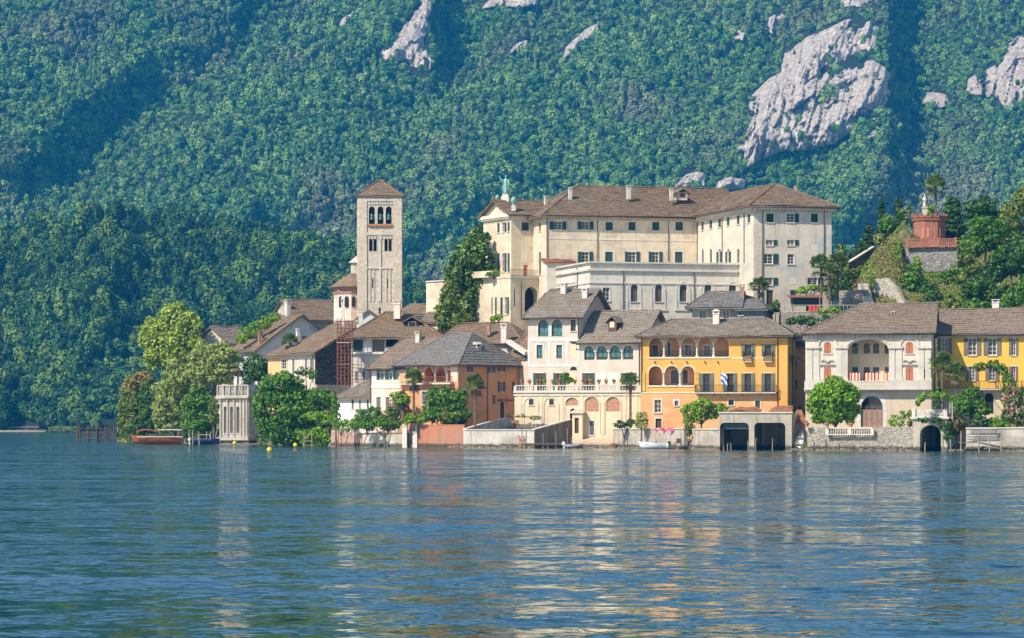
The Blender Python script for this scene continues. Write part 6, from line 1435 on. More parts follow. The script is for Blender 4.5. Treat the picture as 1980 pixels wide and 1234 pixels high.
    # rocks and footings along the waterline
    rk = plain('wet_rock', (.17, .14, .10), .8, 0, .4); rg = np.random.default_rng(4); mb = MB()
    for a, b in (((899, 868, 416), (1034, 868, 414)), ((1120, 869, 410), (1322, 868.5, 396)), ((1340, 869, 393), (1391, 870, 387)), ((1531, 872, 383), (1563, 872, 376)), ((1563, 873, 376), (1766, 874, 370)), ((1833, 874, 368), (2060, 875, 363)), ((640, 866, 445.5), (898, 866.5, 423)), ((430, 860.5, 492), (505, 861, 487))):
        for t in np.arange(0, 1, 1.0 / max(6, abs(b[0] - a[0]) / 6)):
            p = wp(a[0] + (b[0] - a[0]) * t, 868, a[2] + (b[2] - a[2]) * t); s = rg.uniform(.25, .6)
            mb.lathe([(s * .6, -.6), (s, -.15), (s * .85, .1), (s * .4, .22)], (p.x, p.y - rg.uniform(0, .8), rg.uniform(-.12, .1)), 6, rg.uniform(0, 3))
    tag(mb.build('rubble', rk), 'brown stones and footings along the foot of the lake walls', 'stones', kind='stuff')
shore()

def hill_things():
    # red chapel on the knoll
    p = wp(1797, 463, 453); e = empty('chapel', p, 0, 'small red brick octagonal chapel with a corbelled top on the right hill', 'chapel')
    rb = masonry('red_brick', [(.34, .115, .075), (.40, .15, .095), (.29, .095, .06), (.38, .17, .11)], 3.2, (.30, .15, .11), .3, .15); r = 2.45; hh = 3.35
    MB().lathe([(r, -1), (r, hh - .75), (r + .03, hh - .7)], n=8, a0=.39).build('wall', rb, e)
    MB().lathe([(r + .06, hh - .3), (r + .28, hh - .25), (r + .28, hh), (r - .2, hh + .05)], n=8, a0=.39).build('cornice', rb, e)
    mb = MB()
    for k in range(8):
        a0, a1 = .39 + k * math.pi / 4, .39 + (k + 1) * math.pi / 4; A, B = Vector((r * math.cos(a0), r * math.sin(a0), 0)), Vector((r * math.cos(a1), r * math.sin(a1), 0))
        for i in range(8): q = A.lerp(B, (i + .5) / 8) * 1.05; mb.box(q.x - .08, q.x + .08, q.y - .08, q.y + .08, hh - .72, hh - .3)
    mb.build('corbels', rb, e)
    mb = MB()
    for k in range(24): a = k * math.pi / 12; q = Vector((math.cos(a), math.sin(a), 0)) * (r + .1); mb.box(q.x - .13, q.x + .13, q.y - .13, q.y + .13, hh + .0, hh + .28)
    mb.build('merlons', rb, e)
    for a in (-1.96, -1.18):
        d = Vector((math.cos(a), math.sin(a), 0)); s = Vector((-d.y, d.x, 0)); q = d * (r * .925)
        f = MB().prism([q + s * x + Vector((0, 0, z)) for x, z in arch_pts(-.5, .5, .1, 1.75, .4)], d * .05).build('panel', plain('terracotta_panel', (.56, .27, .16), .9), e)
        for x in ((-.2,), (-.15, .25))[a > -1.5]: MB().prism([q + s * (x + u) + Vector((0, 0, z)) for u, z in arch_pts(-.07, .07, .75, 1.15, .07)], d * .07).build('slit_window', MAT['void'], f)
    # saint on a column beside it
    e = empty('column_statue', wp(1788, 419, 451.5), 0, 'pale stone statue of a standing saint on a tall pedestal over the red chapel', 'statue')
    MB().box(-.42, .42, -.42, .42, -.6, .15).box(-.32, .32, -.32, .32, .151, 1.25).box(-.42, .42, -.42, .42, 1.251, 1.42).build('pedestal', MAT['stone_trim'], e)
    b = MB().lathe([(.30, 1.42), (.27, 1.6), (.19, 2.2), (.24, 2.65), (.16, 2.85), (.06, 2.92), (.06, 2.97), (.12, 3.06), (.12, 3.18), (.05, 3.28), (0, 3.3)], n=10); b.tube([(-.2, 0, 2.7), (-.3, -.12, 2.4), (-.08, -.22, 2.3)], [.09, .075, .05], 6); b.tube([(.2, 0, 2.7), (.28, -.12, 2.4), (.06, -.24, 2.42)], [.09, .075, .05], 6); b.build('figure', MAT['stone_trim'], e, True)
    # red parapet over a rubble retaining wall
    h = House('retaining_wall', 'tall grey rubble retaining wall under the red parapet on the hill', 'stone wall', (1750, 449), (1851, 447), 6, wp(1750, 535, 449).z)
    z = h.zl(479, 448); h.walls({'front': z, 'left': z, 'right': z}, masonry('grey_rubble', [(.30, .29, .27), (.42, .40, .37), (.22, .21, .20), (.52, .49, .45)], 3.0, (.14, .135, .12), .4, .6)); h.part(h.ubox('front', MB(), 0, h.w, z - .05, z, -6, 0), 'terrace_floor', rb)
    h = House('red_parapet', 'red brick parapet with piers in front of the hill chapel', 'parapet', (1753, 448.3), (1850, 446.5), .4, wp(1753, 478.5, 448).z); z = h.zl(461.5, 447.5)
    h.part(MB().box(0, h.w, 0, .25, 0, .2).box(0, h.w, -.03, .28, z - .16, z), 'rails', rb); mb = MB()
    for i in range(26): mb.box(.12 + i * h.w / 26, .30 + i * h.w / 26, .05, .2, .2, z - .16)
    h.part(mb, 'brick_balusters', rb)
    for u in (.15, 2.7, 4.6, h.w - .15): h.part(MB().box(u - .2, u + .2, -.05, .3, .001, z + .12), 'pier', rb)
    h.part(MB().box(2.7, 4.6, -.02, .24, .0, z - .15), 'solid_panel', rb)
    # stepped terrace walls lower down
    wallrun('terrace_wall', 'long low stone terrace wall behind the palms on the hill', [(1622, 541, 441), (1680, 539, 440)], RUBBLE, .6, None, cat='stone wall', z0=14)
    wallrun('terrace_wall', 'pale rough rubble wall left of the big bush on the hill', [(1689, 540, 435), (1716, 537, 434.5), (1731, 552, 434), (1748, 585, 433)], masonry('pale_rubble', [(.55, .49, .40), (.62, .56, .47), (.46, .40, .32)], 3.0, (.27, .235, .18), .3, .6), .8, None, cat='stone wall', z0=14)
    wallrun('terrace_wall', 'lower rubble terrace wall beside the stone stair', [(1622, 562, 433), (1674, 560, 432.5), (1680, 590, 432)], RUBBLE, .6, None, cat='stone wall', z0=13)
    wallrun('terrace_wall', 'sloping dark stone wall with a pale coping climbing the hill beside the cypresses', [(1640, 510, 456), (1690, 478, 459)], masonry('dark_rubble', [(.13, .12, .10), (.2, .18, .15), (.09, .085, .075)], 2.0, (.04, .04, .03), .3), .5, 'stone_trim', cat='stone wall', z0=14)
    e = empty('stone_stair', wp(1683, 592, 431), .2, 'narrow stone stair between the hill terrace walls', 'stair')
    for i in range(12): MB().box(-.7, .7, i * .28, i * .28 + .3, -2, i * .3).build('step', MAT['stone_trim'], e)
    for sx in (-.7, .7): MB().bar((sx, 0, .9), (sx, 3.2, 4.2), .06).build('handrail', MAT['iron'], e)
    # far things
    D = float(mtn_D(820, 592)); h = House('far_apartment_house', 'pink apartment house on the far shore seen beside the bell tower', 'building', (796, D), (822, D + 1), 14, wp(796, 596, D).z)
    z = h.zl(563, D)
    for a in (803, 812):
        for y in (566, 577): h.window('front', a, y, a + 6, y + 6.5, 'bare')
    h.walls({'front': z, 'left': z, 'right': z, 'back': z}, plaster('far_pink_render', (.70, .42, .33), .1)); h.part(MB().box(-.8, h.w + .5, -.8, 14, z, z + .5), 'roof', 'white')
    g = House('', '', '', (822.5, D + 1), (856, D + 2), 12, wp(796, 596, D).z, root=h); zz = g.zl(575, D); g.walls({'front': zz, 'right': zz}, WHITE); g.roofsheet([(Vector((0, -1, zz)), Vector((g.w + 1, -1, zz)), Vector((g.w + 1, 7, g.zl(563, D))), Vector((0, 7, g.zl(563, D))))], [], 'terracotta')
    D = float(mtn_D(945, 422)) - 3; h = House('far_chapel', 'tiny white chapel tower in the woods beside the monastery gable', 'chapel', (940.5, D), (951, D), 3.2, wp(945, 430, D).z); z = h.zl(400, D); h.window('front', 944, 404, 947.5, 411, 'slit', arch=1); h.walls({'front': z, 'left': z, 'right': z, 'back': z}, WHITE)
    c = Vector((h.w / 2, 1.6, z + .9)); E = [Vector((-.4, -.4, z)), Vector((h.w + .4, -.4, z)), Vector((h.w + .4, 3.6, z)), Vector((-.4, 3.6, z))]; h.roofsheet([(E[i], E[(i + 1) % 4], c) for i in range(4)], [], 'stone_trim')
    # far beach, reeds, boathouse on the opposite shore
    sand = plain('sand', (.30, .27, .20), 1, 0, .2)
    def bank(name, px0, px1, D, mat, hz=.8, d=8):
        a, b = wp(px0, 835, D), wp(px1, 835, D); n = 24; V = []
        for j in range(4):
            for i in range(n + 1): t = i / n; V.append((a.x + (b.x - a.x) * t, a.y - d * (1 - j / 3) * math.sin(math.pi * t) + (8 if j == 3 else 0), (-.3, .15, hz, hz + .8)[j] + .1 * math.sin(i * 1.7)))
        o = MB().add(V, [(j * (n + 1) + i, j * (n + 1) + i + 1, (j + 1) * (n + 1) + i + 1, (j + 1) * (n + 1) + i) for j in range(3) for i in range(n)]).build(name, mat, None, True); tag(o, kind='structure')
    bank('beach', -20, 90, 1270, sand, .5); bank('far_shore_path', 186, 300, 1290, sand, .5)
    h = House('far_boat_shed', 'low pinkish shed on the far beach at the left edge', 'shed', (20, 1272), (74, 1272), 6, .3); z = h.zl(826, 1272); h.walls({'front': z, 'left': z, 'right': z}, plaster('far_shed', (.42, .32, .30), .3)); h.roofsheet([(Vector((-.5, -.5, z)), Vector((h.w + .5, -.5, z)), Vector((h.w, 5, z + .9)), Vector((.5, 5, z + .9)))], [], 'slate_tan')
    P = np.stack([R.uniform(-.5, 1, 900), R.uniform(0, 1, 900), R.uniform(0, 1, 900)], -1); a, b = wp(94, 836, 1262), wp(148, 836, 1262); Pp = np.stack([a.x + (b.x - a.x) * R.uniform(0, 1, 900), a.y + R.uniform(0, 4, 900), R.uniform(.2, 2.0, 900)], -1)
    V, Q = leafquads(Pp, R.normal(size=(900, 3)) * (1, 1, .1) + (0, -1, 0), .5, R); tag(link('reeds', npmesh('reeds', V, Q), leafmat('reed_leaves', (.10, .15, .04), (.17, .23, .07), (.24, .30, .10))), 'pale green reeds at the far shore', 'reeds', kind='stuff')
hill_things()
# ------------------------------------------------------------------ trees and plants
LM = dict(
    poplar=leafmat('yellow_green_leaves', (0.13, 0.221, 0.026), (0.325, 0.429, 0.058), (0.494, 0.572, 0.104), None, .3),
    willow=leafmat('grey_olive_leaves', (.14, .19, .035), (.31, .38, .09), (.46, .52, .17), None, .25),
    green=leafmat('fresh_green_leaves', (0.033, 0.098, 0.01), (0.091, 0.221, 0.021), (0.221, 0.39, 0.046), None, .3),
    deep=leafmat('deep_green_leaves', (0.018, 0.058, 0.01), (0.046, 0.124, 0.018), (0.111, 0.221, 0.036), None, .2),
    bright=leafmat('bright_green_leaves', (0.065, 0.156, 0.01), (0.195, 0.364, 0.019), (0.39, 0.572, 0.052), None, .35),
    olive=leafmat('olive_green_leaves', (0.065, 0.104, 0.016), (0.156, 0.215, 0.033), (0.286, 0.338, 0.065), None, .25),
    rust=leafmat('rusty_leaves', (.12, .13, .025), (.27, .24, .05), (.46, .33, .08), None, .25),
    magnolia=leafmat('glossy_magnolia_leaves', (0.023, 0.065, 0.008), (0.072, 0.15, 0.018), (0.221, 0.312, 0.052), None, .15, rough=.4),
    conifer=leafmat('light_conifer_leaves', (0.058, 0.098, 0.016), (0.156, 0.221, 0.039), (0.273, 0.338, 0.065), None, .2),
    cypress=leafmat('cypress_leaves', (0.013, 0.042, 0.01), (0.034, 0.085, 0.018), (0.072, 0.13, 0.029), None, .1),
    palm=leafmat('palm_leaves', (0.039, 0.085, 0.016), (0.111, 0.195, 0.039), (0.286, 0.364, 0.091), None, .2),
    dry=leafmat('dry_palm_leaves', (.10, .085, .035), (.20, .16, .07), (.30, .25, .12), None, .2),
    oleander=leafmat('oleander_leaves', (0.052, 0.091, 0.019), (0.117, 0.182, 0.039), (0.221, 0.273, 0.078), None, .25),
    flower=leafmat('pink_flowers', (.50, .12, .14), (.62, .22, .22), (.70, .38, .34), None, .2),
    redflower=leafmat('red_flowers', (.50, .03, .05), (.62, .07, .08), (.70, .20, .15), None, .2),
    drygrass=leafmat('dry_grass_leaves', (.08, .09, .02), (.22, .20, .05), (.38, .32, .11), None, .2, pscale=.12),
    grass=leafmat('grass_leaves', (0.065, 0.117, 0.016), (0.169, 0.247, 0.033), (0.312, 0.364, 0.065), None, .2, pscale=.2))
BARK = wood('bark', (.12, .09, .065)); PBARK = wood('palm_bark', (.13, .10, .075))
trng = np.random.default_rng(21)
def crown_mesh(blobs, mat, leaf, dens, name='crown', up=.25, shell=.5, lump=True):
    B = [tuple(b) for b in blobs]
    if lump:                                                     # break each lobe into smaller tufts so the outline is uneven
        out = []
        for (x, y, z, a, b, c) in B:
            out.append((x, y, z, a * .88, b * .88, c * .88))
            k = int(6 + 3 * a * c)
            for _ in range(min(k, 26)):
                d = trng.normal(size=3); d /= np.linalg.norm(d); s = trng.uniform(.20, .40)
                out.append((x + d[0] * a * .86, y + d[1] * b * .86, z + d[2] * c * .86, max(.25, a * s), max(.25, b * s), max(.22, c * s * .85)))
        B = out
    area = sum(4 * math.pi * ((a * b + b * c + a * c) / 3) for _, _, _, a, b, c in B)
    n = int(min(24000, 1.35 * dens * area / (leaf * leaf)))
    P, Nn = blob_points(B, n, trng, shell, up); V, Q = leafquads(P, Nn, leaf, trng)
    me = npmesh(name, V, Q); me.materials.append(mat); return me
def plant(name, label, cat, mat, D, base, blobs, leaf=.26, dens=.42, trunk=.16, dz=None, group=None, ybase=None, extra=None, up=.25, tilt=.8, dj=.25, stem=True):
    """blobs surveyed as (px, py, half width px, half height px[, D offset])"""
    s = D / F; g = wp(base, HOR, D); zb = float(zisl(np.array([g.x]), np.array([D]))[0]) if ybase is None else wp(base, ybase, D).z
    o = Vector((g.x, D, zb)); e = empty(name, o, 0, label, cat, group); W_ = []
    for b in blobs:
        p = wp(b[0], b[1], D); rx, rz = b[2] * s, b[3] * s; ry = max(.35, min(rx, rz * 1.4, 3.2) * tilt)
        W_.append((p.x - o.x, (b[4] if len(b) > 4 else trng.uniform(-dj, dj) * rx), p.z - o.z, rx, ry, rz))
    link('crown', crown_mesh(W_, LM[mat], leaf, dens, up=up), None, e)
    if extra: link('blossom', crown_mesh(W_, LM[extra[0]], extra[1], extra[2], 'blossom', shell=.95), None, e)
    if stem:
        zc = sum(w[2] for w in W_) / len(W_); mb = MB(); xc = sum(w[0] for w in W_) / len(W_)
        top = Vector((xc * .5, 0, max(.3, zc * .6))); mb.tube([(0, 0, -.4), (xc * .12, .02, top.z * .5), top], [trunk * 1.25, trunk, trunk * .75], 7)
        for w in W_: c = Vector(w[:3]); mb.tube([top, top.lerp(c, .5) + Vector((0, 0, .1 * abs(c.z - top.z))), c], [trunk * .6, trunk * .4, trunk * .12], 5)
        mb.build('trunk', BARK, e, True)
    return e
def palm(label, px, pyc, pyb, D, r, lean=0.0, dry=True, n=38, group='palms', mat='palm'):
    s = D / F; p = wp(px, pyb, D); h = (pyb - pyc) * s; e = empty('palm_tree', p, 0, label, 'palm', group); R_ = r * s * 1.2
    top = Vector((lean * s, 0, h)); mb = MB(); k = 14
    mb.tube([(top.x * (i / k) ** 1.5, 0, -.3 + (h + .3) * i / k) for i in range(k + 1)], [(.16 if i else .21) * (1.12 if i % 2 else .95) * (1.0 if i < k - 3 else 1.25) for i in range(k + 1)], 8); mb.build('trunk', PBARK, e)
    def fans(els, V, Q, droop):
        for el in els:
            az = trng.uniform(0, 6.283); d = np.array([math.cos(az) * math.cos(el), math.sin(az) * math.cos(el), math.sin(el)]); L = R_ * trng.uniform(.5, .68)
            c = np.array(top) + d * L; side = np.cross(d, [0, 0, 1.0]); side /= np.linalg.norm(side) + 1e-6; upv = np.cross(side, d)
            # leaf stalk
            b = len(V); V += [np.array(top) + side * .03, np.array(top) - side * .03, c - side * .03, c + side * .03]; Q.append((b, b + 1, b + 2, b + 3))
            m = 9; fr = R_ * trng.uniform(.42, .52)
            for i in range(m):
                a = (i / (m - 1) - .5) * 3.6; dd = d * math.cos(a) + side * math.sin(a); q = np.cross(dd, upv); wv = q * fr * .12
                tip = c + dd * fr - np.array([0, 0, droop * fr * (.25 + .5 * abs(a) / 1.8)]) + upv * .05; mid = c + dd * fr * .55 + upv * fr * .04
                b = len(V); V += [c, mid + wv, tip, mid - wv]; Q.append((b, b + 1, b + 2, b + 3))
    V, Q = [], []; fans(trng.uniform(-.25, 1.45, n), V, Q, .8); me = npmesh('crown', np.array(V), np.array(Q)); me.materials.append(LM[mat]); link('crown', me, None, e)
    if dry: V, Q = [], []; fans(trng.uniform(-1.3, -.6, 3), V, Q, .9); me = npmesh('dry_fronds', np.array(V), np.array(Q)); me.materials.append(LM['dry']); link('dry_fronds', me, None, e)
    return e
def column(label, name, cat, mat, D, px, y0, y1, hw, leaf=.2, group=None, pw=.8, dens=.5):
    s = D / F; p = wp(px, y1, D); e = empty(name, p, 0, label, cat, group); h = (y1 - y0) * s; w = hw * s; n = 9; bl = []
    for i in range(n): t = (i + .3) / n; r = w * (1 - t ** 1.7) ** pw * (.75 + .25 * min(1, t * 5)) + .12; bl.append((trng.uniform(-.08, .08) * w, trng.uniform(-.1, .1) * w, h * t, r, r, h / n * .85))
    link('crown', crown_mesh(bl, LM[mat], leaf, dens, up=.7), None, e); MB().tube([(0, 0, -.6), (0, 0, h * .8)], [.16, .03], 6).build('trunk', BARK, e); return e
def greenery():
    # western tip
    plant('poplar_tree', 'tall yellow-green tree rising above the left tip of the island', 'tree', 'poplar', 522, 335, [(342, 618, 34, 30), (306, 636, 32, 28), (362, 648, 34, 40), (322, 672, 42, 34), (288, 655, 22, 26), (352, 688, 38, 28), (300, 690, 24, 24)], .30, .40, .4)
    plant('willow_tree', 'grey-olive willow drooping to the water at the left tip', 'tree', 'willow', 512, 335, [(345, 730, 38, 34), (325, 770, 32, 42), (350, 780, 30, 48), (310, 800, 20, 34), (380, 735, 30, 30), (330, 825, 22, 18)], .26, .40, .3, up=-.1)
    plant('olive_tree', 'grey-olive tree with soft rounded crown behind the lake pavilion', 'tree', 'willow', 501, 415, [(400, 692, 34, 30), (430, 688, 28, 28), (445, 712, 18, 26), (415, 722, 36, 26), (385, 715, 24, 28)], .26, .40, .3)
    plant('rusty_tree', 'small tree with rust-tinted top at the far left tip of the island', 'tree', 'rust', 540, 262, [(268, 738, 24, 18), (248, 755, 20, 18), (282, 728, 18, 14)], .26, .42, .2)
    plant('shrub', 'dark green shrub at the very left end of the island shore', 'shrub', 'olive', 536, 250, [(246, 785, 20, 34), (262, 805, 24, 34), (240, 815, 14, 24)], .24, .42)
    plant('shrub', 'dark shrub between the rusty tree and the willow', 'shrub', 'deep', 530, 290, [(285, 775, 22, 34), (296, 808, 22, 30), (275, 822, 22, 18)], .24, .42)
    plant('shrub', 'bright green leafy shrub left of the lake pavilion', 'shrub', 'green', 503, 385, [(388, 772, 30, 26), (370, 797, 24, 34), (400, 800, 20, 34), (383, 820, 32, 18)], .22, .45)
    plant('shrub', 'small yellow-green bush against the lake pavilion', 'shrub', 'olive', 500, 413, [(413, 785, 12, 18), (415, 806, 11, 18)], .2, .45)
    plant('bay_tree', 'round dark bay tree on the pavilion roof terrace', 'tree', 'deep', 494, 500, [(500, 708, 28, 26), (484, 722, 20, 22), (520, 722, 14, 20)], .2, .5, ybase=762)
    palm('palm on the pavilion terrace beside the round bay tree', 460, 704, 764, 493.5, 17)
    plant('shrub', 'yellow-green shrubs row above the side house roof at left', 'shrub', 'bright', 505, 500, [(468, 652, 14, 14), (492, 638, 18, 18), (514, 625, 14, 14), (533, 613, 11, 11)], .22, .45, ybase=690)
    palm('palm top showing between the roofs of the gabled house and the white house', 561, 660, 700, 478, 16)
    # ivy wall and garden
    plant('ivy_mass', 'big dark green ivy and tree mass hanging to the water right of the pavilion', 'tree', 'green', 459, 555, [(545, 752, 42, 32), (520, 790, 30, 46), (575, 785, 44, 42), (612, 776, 32, 26), (502, 795, 14, 38), (545, 830, 40, 32), (585, 822, 30, 28), (632, 772, 18, 18), (548, 728, 20, 12)], .26, .42, .35, up=-.05)
    plant('young_tree', 'loose young tree with pale leaves against the white fronted house', 'tree', 'green', 462, 592, [(590, 718, 18, 12), (606, 725, 10, 10)], .22, .3)
    plant('climbing_vine', 'bright vine spreading flat over the pergola beside the cottage', 'vine', 'bright', 455, 630, [(605, 806, 20, 10), (632, 804, 22, 9), (655, 806, 14, 10), (640, 815, 24, 6)], .22, .5)
    plant('climbing_vine', 'vine climbing the white cottage wall', 'vine', 'green', 441.5, 650, [(648, 788, 9, 12), (652, 812, 9, 20), (645, 770, 6, 10)], .2, .5)
    plant('hedge', 'thick green ivy hedge falling to the water left of the brick wall', 'hedge', 'bright', 450, 608, [(590, 845, 17, 17), (612, 842, 18, 18), (630, 846, 12, 16)], .2, .5)
    for i, (lab, mat, x, bl) in enumerate((('light green garden bush behind the brick wall', 'bright', 665, [(668, 824, 16, 12), (690, 820, 16, 12)]), ('wispy green bush in front of the cottage', 'green', 700, [(702, 806, 20, 16), (724, 802, 17, 17), (712, 820, 24, 12), (740, 815, 16, 12)]), ('grey-green bush in front of the pink house', 'olive', 745, [(745, 808, 22, 16), (764, 800, 17, 16), (755, 822, 24, 12)]), ('brownish-pink flowering shrub by the pink house', 'oleander', 765, [(766, 785, 17, 17), (780, 770, 13, 15), (785, 795, 12, 16)]))):
        plant('garden_shrub', lab, 'shrub', mat, 433 + (i == 0) * 3, x, bl, .19, .45, .08, extra=('flower', .16, .05) if i == 3 else None)
    plant('climbing_vine', 'bright vine on the pergola over the white garden wall', 'vine', 'bright', 432, 780, [(765, 762, 12, 6), (782, 772, 12, 10), (770, 776, 12, 6)], .18, .45, ybase=826)
    plant('vine_pergola', 'dark garden pergola vine over the white garden wall', 'vine', 'green', 431.5, 745, [(715, 822, 16, 5), (745, 821, 20, 6), (768, 820, 12, 8)], .18, .5)
    plant('fig_tree', 'large leafy fig tree in front of the orange house', 'tree', 'green', 428.3, 862, [(852, 768, 28, 22), (882, 776, 24, 26), (838, 798, 22, 20), (892, 802, 18, 22), (865, 800, 36, 20), (820, 806, 18, 10), (875, 818, 26, 8)], .26, .40, .16, extra=('olive', .24, .06))
    plant('climbing_vine', 'vine trailing along the top of the terracotta wall', 'vine', 'bright', 427, 800, [(795, 807, 13, 7), (815, 812, 12, 7), (788, 815, 6, 8)], .18, .45, ybase=828)
    palm('palm in front of the orange balcony house with a rough trunk', 800, 735, 828, 430.5, 21)
    palm('palm at the right flank of the orange house above the terrace wall', 919, 745, 832, 419.5, 20)
    plant('terrace_plant', 'green potted shrub on the white house balustrade terrace', 'shrub', 'green', 425.5, 1094, [(1092, 728, 10, 9), (1100, 736, 8, 8)], .16, .5, .05, ybase=756)
    palm('palm standing before the white house terrace at its right end', 1219, 738, 832, 413, 17)
    plant('tamarisk', 'grey-green feathery tamarisk on the quay by the peach wall', 'shrub', 'willow', 404, 1240, [(1241, 806, 14, 12), (1240, 820, 16, 11)], .16, .5)
    plant('shrub', 'low dark hedge bush on the quay beside the palm', 'shrub', 'cypress', 409.5, 1205, [(1200, 822, 14, 8), (1218, 818, 8, 10)], .16, .5)
    plant('wisteria', 'bright green spreading tree over the quay wall of the yellow house', 'tree', 'bright', 398, 1355, [(1336, 797, 20, 17), (1362, 786, 26, 17), (1390, 790, 20, 15), (1352, 806, 22, 12), (1378, 802, 18, 10), (1330, 812, 9, 8)], .2, .45, .12)
    plant('flowering_shrub', 'pale flowering bush at the water steps of the quay', 'shrub', 'oleander', 395, 1334, [(1333, 824, 9, 8), (1331, 836, 6, 7)], .15, .5, .05, extra=('dry', .15, .1))
    # villa garden
    plant('dome_tree', 'round dome-shaped bright green tree before the villa', 'tree', 'bright', 376.5, 1614, [(1614, 775, 48, 42), (1590, 790, 26, 30), (1640, 790, 26, 28), (1612, 750, 34, 22), (1604, 808, 36, 14), (1640, 760, 20, 20)], .22, .50, .22)
    plant('rose_bush', 'thin loose rose bush on the villa wall', 'shrub', 'bright', 373, 1733, [(1728, 812, 10, 12), (1744, 806, 9, 12), (1735, 820, 14, 6)], .17, .3, .05)
    plant('shrub', 'dry yellow-green shrub left of the water gate', 'shrub', 'olive', 372.5, 1757, [(1758, 812, 7, 16), (1760, 802, 6, 10)], .16, .4, .05)
    plant('arbour_vine', 'vine over the curved arbour on the water gate', 'vine', 'bright', 368, 1800, [(1782, 768, 12, 6), (1800, 762, 16, 5), (1822, 764, 16, 6), (1838, 770, 8, 7), (1775, 778, 6, 5)], .17, .5, stem=False)
    plant('trailing_ivy', 'ivy trailing from the water gate slab', 'ivy', 'deep', 368.8, 1800, [(1780, 812, 14, 4), (1805, 813, 16, 5), (1826, 822, 12, 10), (1832, 838, 9, 16)], .17, .5, stem=False)
    palm('taller palm in the corner between the villa and the yellow long house', 1822, 706, 806, 382, 24); palm('shorter palm in front of the yellow long house', 1849, 722, 812, 381, 20)
    plant('garden_tree', 'broad green garden tree before the yellow long house', 'tree', 'green', 377, 1875, [(1872, 775, 30, 24), (1895, 790, 18, 26), (1855, 790, 22, 18), (1882, 760, 16, 14)], .2, .45, .14)
    plant('flowering_shrub', 'orange-tinged flowering shrub right of the water gate', 'shrub', 'oleander', 370, 1850, [(1850, 815, 22, 18), (1838, 830, 18, 16), (1862, 830, 14, 12)], .18, .45, .08, extra=('redflower', .14, .03))
    plant('shrub', 'dark shrub row on the lake wall behind the lattice fence', 'shrub', 'deep', 373, 1905, [(1895, 815, 18, 12), (1915, 818, 16, 10), (1932, 815, 14, 12)], .18, .45, .08)
    plant('pergola_vine', 'lush vine on the balcony pergola of the yellow long house', 'vine', 'green', 383, 1955, [(1895, 708, 16, 8), (1920, 706, 16, 10), (1938, 716, 16, 12), (1950, 740, 14, 22), (1945, 770, 12, 24)], .19, .48, .08)
    plant('oleander', 'tall pink flowering oleander at the right edge of the garden', 'shrub', 'oleander', 373, 1965, [(1958, 768, 20, 30), (1985, 775, 22, 36), (1950, 800, 16, 20), (1975, 810, 22, 14)], .19, .42, .1, extra=('flower', .16, .045))
    plant('shrub', 'yellow-green shrub before the oleander', 'shrub', 'bright', 370, 1935, [(1930, 818, 12, 10), (1945, 822, 10, 8)], .17, .45, .06)
    plant('cypress_shrub', 'dark vine filling the gap beside the villa corner', 'vine', 'deep', 377.5, 1815, [(1812, 785, 8, 20), (1814, 760, 6, 12)], .18, .5)
    # around the monastery
    plant('magnolia_tree', 'very tall dark glossy magnolia at the left of the monastery', 'tree', 'magnolia', 463, 908, [(922, 466, 26, 26), (908, 498, 36, 36), (928, 540, 30, 44), (888, 535, 28, 34), (905, 575, 38, 40), (876, 520, 13, 15), (927, 442, 7, 9), (944, 505, 14, 34), (890, 600, 30, 30)], .32, .45, .4)
    column('lighter conical conifer in front of the tall magnolia', 'conifer', 'tree', 'conifer', 456, 868, 543, 640, 30, .28, pw=.6)
    plant('shrub', 'low green shrubs at the foot of the magnolia', 'shrub', 'olive', 454, 890, [(888, 625, 18, 12), (905, 615, 12, 10)], .22, .45)
    palm('palm in front of the monastery beside the grey cottage', 1467, 556, 596, 428, 19); plant('shrub', 'dark bush at the right end of the grey cottage', 'shrub', 'deep', 425, 1500, [(1500, 592, 11, 14), (1492, 600, 9, 8)], .18, .5)
    plant('climbing_vine', 'vine on the wall above the green garden shed', 'vine', 'bright', 429, 1560, [(1550, 562, 12, 7), (1572, 556, 16, 7), (1590, 558, 10, 8)], .18, .5, ybase=600)
    palm('leftmost of the three palms beside the monastery corner', 1588, 514, 592, 428, 22); palm('middle of the three palms beside the monastery corner, the lowest', 1604, 528, 594, 427, 20); palm('rightmost and thickest of the three palms beside the monastery corner', 1620, 512, 592, 429, 22)
    column('dark pine behind the three palms', 'pine_tree', 'tree', 'olive', 440, 1627, 470, 560, 20, .24, pw=.7); plant('shrub', 'dark undergrowth bush behind the three palms', 'shrub', 'deep', 437, 1620, [(1610, 560, 18, 26), (1632, 550, 14, 24)], .22, .45)
    plant('shrub', 'dark green bushes hanging over the wall under the garden shed', 'shrub', 'deep', 419, 1560, [(1530, 622, 10, 8), (1550, 618, 14, 9), (1572, 620, 14, 10), (1595, 616, 12, 8)], .17, .5, ybase=640); plant('shrub', 'green shrub row above the stained terrace by the shed', 'shrub', 'bright', 421, 1610, [(1590, 603, 12, 6), (1612, 600, 14, 8), (1628, 606, 12, 6)], .17, .5)
    # the hill
    G = 'cypresses on the hill'
    column('tallest slim cypress on the hill, behind the round bush', 'cypress_tree', 'cypress', 'cypress', 463, 1704, 384, 470, 9, .17, G, .7); column('slim short cypress beside the yucca on the hill', 'cypress_tree', 'cypress', 'cypress', 464, 1737, 380, 440, 8.5, .17, G, .7); column('broad dark cypress lowest on the hill slope', 'cypress_tree', 'cypress', 'cypress', 461, 1678, 432, 500, 15, .2, G, .6)
